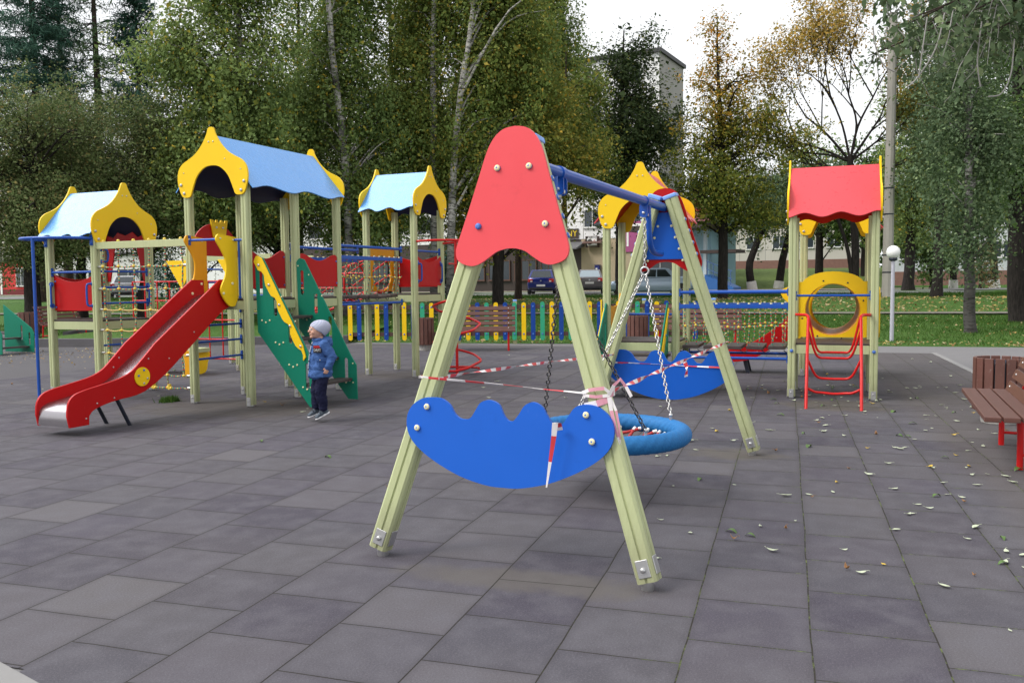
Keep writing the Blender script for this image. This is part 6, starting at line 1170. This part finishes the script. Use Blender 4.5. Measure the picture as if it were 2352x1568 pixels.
def hand(b, w_, d, side, s=1.0):
    """relaxed hand: palm, four curled fingers of unequal length, thumb from the side; d = palm direction"""
    w_, d = Vector(w_), unit(d); out = Vector(side); f = unit(d.cross(out)); b.ell(w_ + d * .028 * s, (.020 * s, .013 * s, .026 * s))
    for k, ln in enumerate((.030, .034, .031, .024)):
        base = w_ + d * .046 * s + f * (.018 - .012 * k) * s; k1 = base + d * ln * .55 * s - out * .004 * s; k2 = k1 + (d * .35 - out * .85) * ln * .5 * s; k3 = k2 + (-d * .45 - out * .6) * ln * .32 * s
        b.limb(base - d * .012 * s, .0068 * s, k1, .0064 * s, 7); b.limb(k1, .0064 * s, k2, .0060 * s, 7); b.limb(k2, .0060 * s, k3, .0054 * s, 7)
    t0 = w_ + d * .014 * s + f * .016 * s; t1 = t0 + (f * .8 + d * .55 - out * .2) * .024 * s; t2 = t1 + (d * .8 - out * .45) * .018 * s; b.limb(t0, .0085 * s, t1, .0075 * s, 7); b.limb(t1, .0075 * s, t2, .0062 * s, 7)
def face(b, c, s, child=True):
    c = Vector(c); b.ell(c, (.088 * s, .078 * s, .098 * s)); b.ell(c + Vector((.018, 0, -.045)) * s, (.064 * s, .058 * s, .055 * s)); b.ell(c + Vector((-.02, 0, .012)) * s, (.088 * s, .080 * s, .085 * s))
    b.limb(c + Vector((.080, 0, .002)) * s, .009 * s, c + Vector((.096, 0, -.020)) * s, .013 * s, 8)
    for q in (-1, 1): b.ell(c + Vector((.054, q * .036, -.030)) * s, (.026 * s, .024 * s, .024 * s)); b.ell(c + Vector((-.008, q * .078, -.012)) * s, (.014 * s, .008 * s, .024 * s)); b.ell(c + Vector((.072, q * .030, .018)) * s, (.014 * s, .02 * s, .007 * s))
    b.ell(c + Vector((.082, 0, -.046)) * s, (.010 * s, .020 * s, .006 * s)); b.ell(c + Vector((.080, 0, -.056)) * s, (.010 * s, .017 * s, .006 * s)); b.ell(c + Vector((.066, 0, -.080)) * s, (.020 * s, .024 * s, .018 * s))
def face_bits(c, s, root):
    c = Vector(c); 
    for q in (-1, 1): m = MB().sph(c + Vector((.0765, q * .030, .003)) * s, .0105 * s, 0, 10); e = m.build('eye', plain('eye_white', (.6, .58, .55), .3), root); MB().sph(c + Vector((.0835, q * .030, .002)) * s, .0062 * s, 0, 8).build('iris', plain('eye_dark', (.03, .025, .02), .2), e)
    MB().sph(c + Vector((.0865, 0, -.051)) * s, .012 * s, 0, 8, (.5, 1.1, .4)).build('mouth', plain('lips', (.30, .075, .06), .45), root)
# ---- the jumping boy
kp = hit(735, 968); ang = math.pi - .32
kid = thing('person', 'small boy in a blue hooded jacket and grey beanie jumping beside the green stairs', 'person', (kp.x + .03, kp.y - .02, 0), math.pi + .48)
JK = NM('blue_jacket_cloth'); f1 = JK.noise(9, 4); f2 = JK.noise(260, 2); JK.color(JK.mix(f1, (.035, .088, .25), (.062, .135, .34))).set(.8, 0, .2).bump(JK.math('ADD', JK.math('MULTIPLY', f1, 1.6), JK.math('MULTIPLY', f2, .2)), .5, .02); JK = JK.m
NV_ = NM('navy_cloth'); f1 = NV_.noise(12, 4); NV_.color(NV_.mix(f1, (.008, .009, .028), (.014, .016, .045))).set(.85, 0, .15).bump(f1, .6, .02); NV_ = NV_.m
Z = .045; hc = Vector((.030, 0, .985 + Z)); V3 = lambda x, y, z: (x, y, z + Z)
b = Flesh(); face(b, hc, 1.0); b.limb(V3(.0, 0, .82), .052, V3(.012, 0, .93), .045); b.ell(V3(0, 0, .70), (.075, .105, .15)); b.ell(V3(0, 0, .55), (.075, .095, .09))
for s, kx, ax_ in ((1, .030, .0), (-1, .045, .045)):
    b.limb(V3(0, s * .052, .50), .060, V3(kx, s * .058, .29), .044); b.limb(V3(kx, s * .058, .29), .044, V3(ax_, s * .058, .09), .030); b.limb(V3(ax_, s * .058, .085), .022, V3(ax_ + .02, s * .060, .07), .018)
ARM = {1: ((-.005, .125, .82), (-.085, .165, .685), (-.035, .165, .575)), -1: ((-.005, -.125, .82), (-.03, -.175, .69), (.05, -.155, .60))}
for s, (sh, el, wr) in ARM.items():
    b.limb(V3(*sh), .040, V3(*el), .032); b.limb(V3(*el), .032, V3(*wr), .023); w_ = Vector(V3(*wr)); d = unit(Vector(wr) - Vector(el)); b.limb(w_, .021, w_ + d * .012, .019, 8); hand(b, w_ + d * .006, d, (0, s, 0), 1.0)
b.skin('body', SKIN, kid, .0045, 3); face_bits(hc, 1.0, kid)
j = Flesh(); j.ell(V3(.0, 0, .785), (.098, .132, .085)); j.limb(V3(0, 0, .76), .112, V3(.005, 0, .60), .128); j.ell(V3(.004, 0, .57), (.132, .142, .09)); j.ell(V3(.006, 0, .51), (.136, .143, .075)); j.ell(V3(.012, 0, .475), (.134, .14, .05))
for s, (sh, el, wr) in ARM.items():
    e2 = Vector(el) + Vector((0, 0, -.0)); w2 = Vector(el).lerp(Vector(wr), .98); j.limb(V3(*sh), .058, V3(*e2), .050); j.limb(V3(*e2), .050, V3(*w2), .038); mid = Vector(sh).lerp(Vector(el), .62); j.ell(V3(mid.x - .01, mid.y, mid.z), (.056, .053, .03)); q = Vector(el).lerp(Vector(wr), .45); j.ell(V3(q.x, q.y, q.z), (.05, .05, .022)); q = Vector(el).lerp(Vector(wr), .93); j.ell(V3(q.x, q.y, q.z), (.043, .043, .018))
j.ell(V3(-.055, 0, .865), (.075, .095, .045)); j.ell(V3(-.085, 0, .835), (.05, .085, .06)); j.ell(V3(.02, 0, .872), (.066, .072, .030))
jk = j.skin('jacket', JK, kid, .007, 4)
CL = bpy.data.textures.new('cloth_folds', 'CLOUDS'); CL.noise_scale = .055; CL.noise_depth = 2
def crumple(o, k):
    q = o.modifiers.new('folds', 'DISPLACE'); q.texture = CL; q.strength = k; q.mid_level = .5; q.texture_coords = 'LOCAL'
crumple(jk, .030)
for s in (1, -1):
    m = MB().prism(rrect(-.062, .575, .062, .665, .012, 2), lambda x, z, t: (x + .004, s * t, z + Z), .128, .142); m.prism(rrect(-.068, .64, .068, .68, .008, 2), lambda x, z, t: (x + .004, s * t, z + Z), .130, .152); pk = m.build('pocket', JK, jk, bevel=.004); MB().bolt((.05, s * .152, .655 + Z), (0, s, 0), .007, .005).build('button', STEEL, pk)
m = MB(); 
for z0, z1 in ((.53, .86),): m.tube(curve3([V3(.140, .0, .50), V3(.142, .004, .57), V3(.132, .004, .66), V3(.115, .004, .76), V3(.088, .003, .85)], 5), .0065, 6)
m.build('zip', plain('zip_pale', (.40, .45, .55), .4), jk); m = MB()
for z, x in ((.82, .106), (.73, .124), (.64, .139), (.55, .147)): m.sph(V3(x, .022, z), .009, 0, 8)
m.build('snap_button', DARKST, jk)
pR = Matrix.Rotation(rad(62), 4, 'Z'); pc = Vector(V3(.066, .112, .775)); pn = bpy.data.objects.new('chest_patch', None); bpy.data.objects.remove(pn)
pm = Matrix.Rotation(rad(148), 3, 'Z')
PB_ = plain('patch_black', (.02, .02, .024), .7); patch = MB().box((0, 0, 0), (.088, .010, .082)).build('patch', PB_, jk); patch.location = pc; patch.rotation_euler = (rad(6), 0, rad(148)); MB().box((0, -.006, .026), (.074, .006, .024)).build('patch_band', plain('patch_red', (.5, .02, .03), .7), patch).location = (0, 0, 0)
t = text_mesh('patch_lettering', 'DRFT', .040, plain('patch_white', (.75, .75, .72), .7), patch, (0, -.006, -.012), (math.pi / 2, 0, 0), .001); t.scale = (.82, 1, 1)
patch.rotation_euler = (rad(6), 0, rad(180 - 28)); patch.children
tr = Flesh(); tr.ell(V3(0, 0, .50), (.098, .112, .075))
for s, kx, ax_ in ((1, .030, .0), (-1, .045, .045)):
    tr.limb(V3(0, s * .056, .49), .078, V3(kx, s * .060, .30), .062); tr.limb(V3(kx, s * .060, .30), .062, V3(ax_, s * .060, .125), .052); tr.ell(V3(ax_, s * .06, .15), (.058, .056, .02)); tr.ell(V3(kx - .02, s * .06, .24), (.060, .058, .018))
trs = tr.skin('trousers', NV_, kid, .007, 4); crumple(trs, .024); m = MB()
for k in range(5): m.rbeam(V3(-.045 + .014 * k, .139, .452), V3(-.040 + .014 * k, .139, .468), .006, .004)
m.rbeam(V3(-.05, .140, .449), V3(.02, .140, .449), .004, .004); 
tl = MB()
SHOE = plain('slate_shoe_mesh', (.055, .075, .10), .7, var=.35, scale=40); SOLE = plain('white_sole', (.72, .72, .74), .5)
for s, ax_, p_, dz in ((1, .0, .42, .0), (-1, .045, .30, .0)):
    M = Matrix.Rotation(p_, 3, 'Y'); o = Vector(V3(ax_, s * .060, .085)); sh = Flesh(); sh.ell(o + M @ Vector((.0, 0, .005)), (.042, .036, .042), M=M); sh.ell(o + M @ Vector((.045, 0, -.018)), (.055, .036, .026), M=M); sh.ell(o + M @ Vector((.085, 0, -.026)), (.034, .034, .020), M=M); sh.ell(o + M @ Vector((-.020, 0, -.02)), (.035, .033, .028), M=M)
    so3 = sh.skin('shoe', SHOE, kid, .006, 3); fl = Flesh(); fl.ell(o + M @ Vector((.075, 0, -.044)), (.050, .036, .012), M=M); fl.ell(o + M @ Vector((.015, 0, -.044)), (.050, .034, .014), M=M); fl.ell(o + M @ Vector((-.025, 0, -.042)), (.034, .033, .016), M=M); fl.skin('sole', SOLE, so3, .005, 2)
    m = MB(); 
    for k in range(2): q = o + M @ Vector((.022 + .026 * k, 0, .012 - .012 * k)); m.tube([q + M @ Vector((0, .034 * math.cos(a), .016 * math.sin(a) - .003)) for a in [math.pi * i / 8 for i in range(9)]], .006, 6)
    m.build('strap', DARKST, so3)
HAT = NM('grey_lilac_knit'); mpp = HAT.n('ShaderNodeMapping'); mpp.inputs['Rotation'].default_value = (.2, .9, 0); HAT.l(HAT.co.outputs['Object'], mpp.inputs['Vector']); wv = HAT.n('ShaderNodeTexWave', i_Scale=18., i_Distortion=3.); HAT.l(mpp.outputs[0], wv.inputs['Vector']); HAT.color(HAT.mix(HAT.math('MULTIPLY', wv.outputs['Fac'], .6), HAT.mix(HAT.noise(20, 4), (.36, .38, .48), (.50, .51, .60)), (.26, .29, .42))).set(.9, 0, .1).bump(HAT.noise(150, 2), .4, .004)
hm = MB(); N = 28; K = 14; vs = []; fs = []
for i in range(K + 1):
    a = math.pi / 2 * (1.0 - i / K * 1.26); 
    for k in range(N):
        t = 2 * math.pi * k / N; x, y, z = .099 * math.cos(a) * math.cos(t), .091 * math.cos(a) * math.sin(t), .106 * math.sin(a); vs.append(Vector((x - .010 - .034 * max(0, math.sin(a)), y, z + .006 * math.sin(5 * t + 4 * a) * (1 - abs(math.sin(a))))))
for i in range(K):
    for k in range(N): fs.append((i * N + k, i * N + (k + 1) % N, (i + 1) * N + (k + 1) % N, (i + 1) * N + k))
RM = Matrix.Rotation(-.62, 3, 'Y'); hm.add([RM @ v + hc + Vector((-.016, 0, .018)) for v in vs], fs, 0, True); hat = hm.build('beanie', HAT.m, kid); q = hat.modifiers.new('thick', 'SOLIDIFY'); q.thickness = .006; q.offset = 1
# ---- far walkers
def walker(label, p, rz, top, legs, hair, H=1.72, bag=None):
    root = thing('person', label, 'person', p, rz); s = H / 1.75; b = Flesh(); c = Vector((.03, 0, 1.60 * s)); face(b, c, 1.12 * s); b.limb((0, 0, 1.35 * s), .065 * s, (.01, 0, 1.52 * s), .055 * s); b.ell((0, 0, 1.15 * s), (.11 * s, .16 * s, .25 * s)); b.ell((0, 0, .92 * s), (.11 * s, .15 * s, .12 * s)); t = Flesh(); l = Flesh(); t.ell((0, 0, 1.36 * s), (.13 * s, .21 * s, .10 * s)); t.limb((0, 0, 1.3 * s), .155 * s, (0, 0, 1.0 * s), .165 * s); l.ell((0, 0, .92 * s), (.14 * s, .17 * s, .13 * s))
    for q, fx_ in ((1, .16), (-1, -.14)):
        k = ((.06 + fx_ * .5) * s, q * .10 * s, .50 * s); a = (fx_ * s, q * .10 * s, .09 * s); b.limb((0, q * .09 * s, .88 * s), .085 * s, k, .06 * s); b.limb(k, .06 * s, a, .042 * s); b.limb(a, .042 * s, (a[0] + .15 * s, a[1], .045 * s), .035 * s); l.limb((0, q * .09 * s, .88 * s), .105 * s, k, .085 * s); l.limb(k, .085 * s, (a[0], a[1], .14 * s), .07 * s)
        sh = (0, q * .20 * s, 1.38 * s); el = ((-.06 if q > 0 else .02) * s, q * .26 * s, 1.10 * s); wr = ((.14 if bag else .05) * s, q * .23 * s, .92 * s if not bag else 1.0 * s); b.limb(sh, .055 * s, el, .045 * s); b.limb(el, .045 * s, wr, .03 * s); hand(b, wr, Vector(wr) - Vector(el), (0, q, 0), 1.5 * s); t.limb(sh, .075 * s, el, .065 * s); t.limb(el, .065 * s, Vector(el).lerp(Vector(wr), .92), .05 * s)
    b.skin('body', SKIN, root, .012, 2); t.skin('jacket', top, root, .016, 3); l.skin('trousers', legs, root, .016, 3); hh = Flesh(); hh.ell(c + Vector((-.025, 0, .045 * s)), (.115 * s, .105 * s, .095 * s)); hh.skin('cap', hair, root, .012, 2); return root
p = hit(2279, 661); wk = walker('walker in red and black jacket and dark cap with a white bag', p, math.pi - .2, plain('red_jacket', (.50, .03, .02), .7), NV_, plain('dark_cap', (.02, .025, .05), .8), 1.75, True)
m = MB().prism(rrect(-.19, .42, .19, .95, .06), lambda x, z, t: (.30 + x, t, z), .20, .30); bg_ = m.build('plastic_bag', WHITEP, None, bevel=.03); bg_.location = p; bg_.rotation_euler = (0, 0, math.pi - .2); tag(bg_, 'white carrier bag in the hand of the red-jacketed walker', 'bag')
p = hit(62, 672); walker('walker in a blue top and red cap before the red kiosk at the far left', p, -.4, plain('blue_top', (.02, .06, .25), .7), NV_, plain('red_cap', (.45, .06, .05), .8), 1.75)
# ================================================================== fallen leaves and grass
def leaf_mesh(L, W_, curl, fold, seed):
    r = random.Random(seed); n = 7; vs = []; fs = []
    for i in range(n + 1):
        f = i / n; w_ = W_ * math.sin(math.pi * min(1, f * .96 + .02)) ** .8 * (1 - .25 * f); x = (f - .45) * L; z = curl * (2 * f - 1) ** 2 * L + .004
        for k in (-1, -.5, 0, .5, 1): vs.append((x * (1 - .35 * curl), k * w_ * (1 - .3 * fold), z + abs(k) * w_ * fold + r.uniform(0, .002) + .012 * curl * f))
    for i in range(n):
        for k in range(4): a = i * 5 + k; fs.append((a, a + 1, a + 6, a + 5))
    m = MB().add(vs, fs, 0, True); m.tube(curve3([(-.45 * L, 0, curl * L + .004), (-.55 * L, .006, curl * L * 1.2 + .006), (-.68 * L, .018, curl * L + .008)], 3), .0013, 4); return m
LP = plain('pale_leaf_underside', (.46, .50, .36), .7, var=.15, scale=30); LG = plain('green_leaf', (.075, .14, .03), .6, var=.25, scale=30); LY = plain('yellow_leaf', (.52, .36, .05), .65, var=.2, scale=30); LB = plain('brown_leaf', (.26, .13, .05), .75, var=.2, scale=30)
KIND = [('pale silvery fallen leaf curled up at both ends on the dark rubber tiles', LP, .075, .023, .13, .45), ('small pale fallen leaf lying almost flat on the dark rubber tiles', LP, .045, .017, .05, .25), ('green fallen leaf arched on the dark rubber tiles', LG, .085, .024, -.22, .3), ('yellow fallen leaf on the dark rubber tiles', LY, .060, .022, .18, .4), ('brown dry fallen leaf on the dark rubber tiles', LB, .055, .018, .35, .6), ('large pale fallen leaf half folded on the dark rubber tiles', LP, .090, .027, .08, .55)]
protos = []
for i, (lab, mt, L, W_, cu, fo) in enumerate(KIND):
    vs = []
    for v in range(2): o = leaf_mesh(L, W_, cu * (1 + .5 * v), fo * (1 - .3 * v), i * 7 + v).build('fallen_leaf', mt); so4 = o.modifiers.new('blade', 'SOLIDIFY'); so4.thickness = .0008; tag(o, lab, 'leaf', 'fallen leaves on the rubber tiles'); vs.append(o)
    protos.append(vs)
used = set(); cnt = 0; rl = random.Random(5)
spots_ = []
while len(spots_) < 285:
    z = rl.random()
    if z < .62: nn, d = rl.gauss(.9, 1.0), rl.uniform(5.0, 13.5)
    elif z < .8: nn, d = rl.uniform(-3, 2.7), rl.uniform(4, 19)
    elif z < .9: nn, d = rl.gauss(1.0, .8), rl.uniform(3.6, 6)
    else: nn, d = rl.uniform(-12, 0), rl.uniform(3.5, 18)
    if nn > 2.8 or nn < -12: continue
    if -3.2 < nn < -.9 and d < 7 and rl.random() < .5: continue
    spots_.append((nn, d))
wts = [.30, .32, .14, .08, .08, .08]
for nn, d in spots_:
    k = rl.choices(range(6), wts)[0]; v = rl.randrange(2); pr = protos[k][v]
    if (k, v) in used: o = pr.copy(); COL.objects.link(o)
    else: o = pr; used.add((k, v))
    p = local(nn, d); o.location = (p.x, p.y, .0075 if k != 2 else .021); o.rotation_euler = (rl.uniform(-.12, .12), rl.uniform(-.12, .12), rl.uniform(0, 6.28)); s = rl.uniform(.6, 1.2) * (.8 if d < 6.5 else 1); o.scale = (s, s, s)
def scatter(name, n, fpos, size, mat, label, flat=3.0):
    P = np.array([fpos() for _ in range(n)]); d = RNG.normal(size=(n, 3)) * (1, 1, .35); d /= np.linalg.norm(d, axis=1)[:, None]; up = np.tile([0, 0, 1.], (n, 1)) + RNG.normal(size=(n, 3)) * .35; s = np.cross(d, up); s /= np.linalg.norm(s, axis=1)[:, None]; L = size * RNG.uniform(.5, 1.3, n)[:, None]
    v = np.stack([P - d * L * .5, P + s * L * .3, P + d * L * .5, P - s * L * .3], 1).reshape(-1, 3); me = bpy.data.meshes.new(name); me.vertices.add(4 * n); me.vertices.foreach_set('co', v.astype(np.float32).ravel()); me.loops.add(4 * n); me.loops.foreach_set('vertex_index', np.arange(4 * n, dtype=np.int32)); me.polygons.add(n); me.polygons.foreach_set('loop_start', np.arange(0, 4 * n, 4, dtype=np.int32)); me.update(calc_edges=True); me.validate(); me.materials.append(mat); o = bpy.data.objects.new(name, me); COL.objects.link(o); o['label'] = label; return stuff(o)
LEAFK = 1.0
LITTER = leafmat('leaf_litter_colours', [(0, (.16, .08, .03)), (.3, (.30, .20, .07)), (.55, (.45, .34, .10)), (.75, (.50, .46, .30)), (1, (.30, .12, .05))], .1, .8)
def on_lawn(d0, d1, x0, x1, lift=.03, pw=1.0):
    def f():
        d = d0 + (d1 - d0) * random.random() ** pw; x = random.uniform(x0, x1); X, Y = x * math.cos(a15) + d * math.sin(a15), -x * math.sin(a15) + d * math.cos(a15); return (X, Y, gz(X, Y) + lift)
    return f
def at_edge():
    n_ = random.uniform(-12, 16); d = 21.95 + abs(random.gauss(0, .5)); p = local(n_, d - max(0, -(n_ - 3.6)) * .055); return (p.x, p.y, gz(p.x, p.y) + .03)
def on_asph():
    u, v = random.uniform(-40, 330), random.uniform(796, 842) ; p = hit(u, 799 + abs(random.gauss(0, 20))); return (p.x, p.y, .018)
scatter('leaf_litter', 2000, on_lawn(22.4, 33, -26, 18, .03, .7), .085, LITTER, 'fallen leaves scattered over the near lawn'); scatter('leaf_litter', 9000, on_lawn(34.8, 43.5, -34, 24, .05), .13, LITTER, 'thick fallen leaves on the low bank beyond the footpath'); scatter('leaf_litter', 1500, at_edge, .075, LITTER, 'yellow leaves gathered along the lawn edge'); scatter('leaf_litter', 420, on_asph, .05, LITTER, 'pale leaves strewn over the asphalt at the left')
def blades(name, n, fpos, hgt, mat, label):
    P = np.array([fpos() for _ in range(n)]); a = RNG.uniform(0, 6.28, n); w_ = np.stack([np.cos(a), np.sin(a), a * 0], 1) * hgt * .11; tip = RNG.normal(size=(n, 3)) * hgt * .35; tip[:, 2] = hgt * RNG.uniform(.5, 1.2, n); v = np.stack([P - w_, P + w_, P + tip], 1).reshape(-1, 3); me = bpy.data.meshes.new(name); me.vertices.add(3 * n); me.vertices.foreach_set('co', v.astype(np.float32).ravel()); me.loops.add(3 * n); me.loops.foreach_set('vertex_index', np.arange(3 * n, dtype=np.int32)); me.polygons.add(n); me.polygons.foreach_set('loop_start', np.arange(0, 3 * n, 3, dtype=np.int32)); me.update(calc_edges=True); me.validate(); me.materials.append(mat); o = bpy.data.objects.new(name, me); COL.objects.link(o); o['label'] = label; return stuff(o)
GB = leafmat('grass_blades', [(0, (.020, .055, .008)), (.5, (.045, .11, .016)), (1, (.10, .17, .035))], .3, .7)
blades('grass', 90000, on_lawn(21.9, 33, -28, 18, -.01, .75), .085, GB, 'short green grass of the near lawn'); blades('grass', 50000, on_lawn(44, 49, -40, 30, -.01), .14, GB, 'bright green grass beyond the leafy bank')
gp_ = Frame(24, 0, 0, 'x', 'x', 'x'); bpy.data.objects.remove(gp_.root)
def tuft(): a, b = -8.80 + random.gauss(0, .05), 8.62 + random.gauss(0, .06); c, k = math.cos(rad(24)), math.sin(rad(24)); return (a * c + b * k, -a * k + b * c, .006)
blades('grass', 300, tuft, .08, GB, 'small tuft of grass at the foot of the rope net')
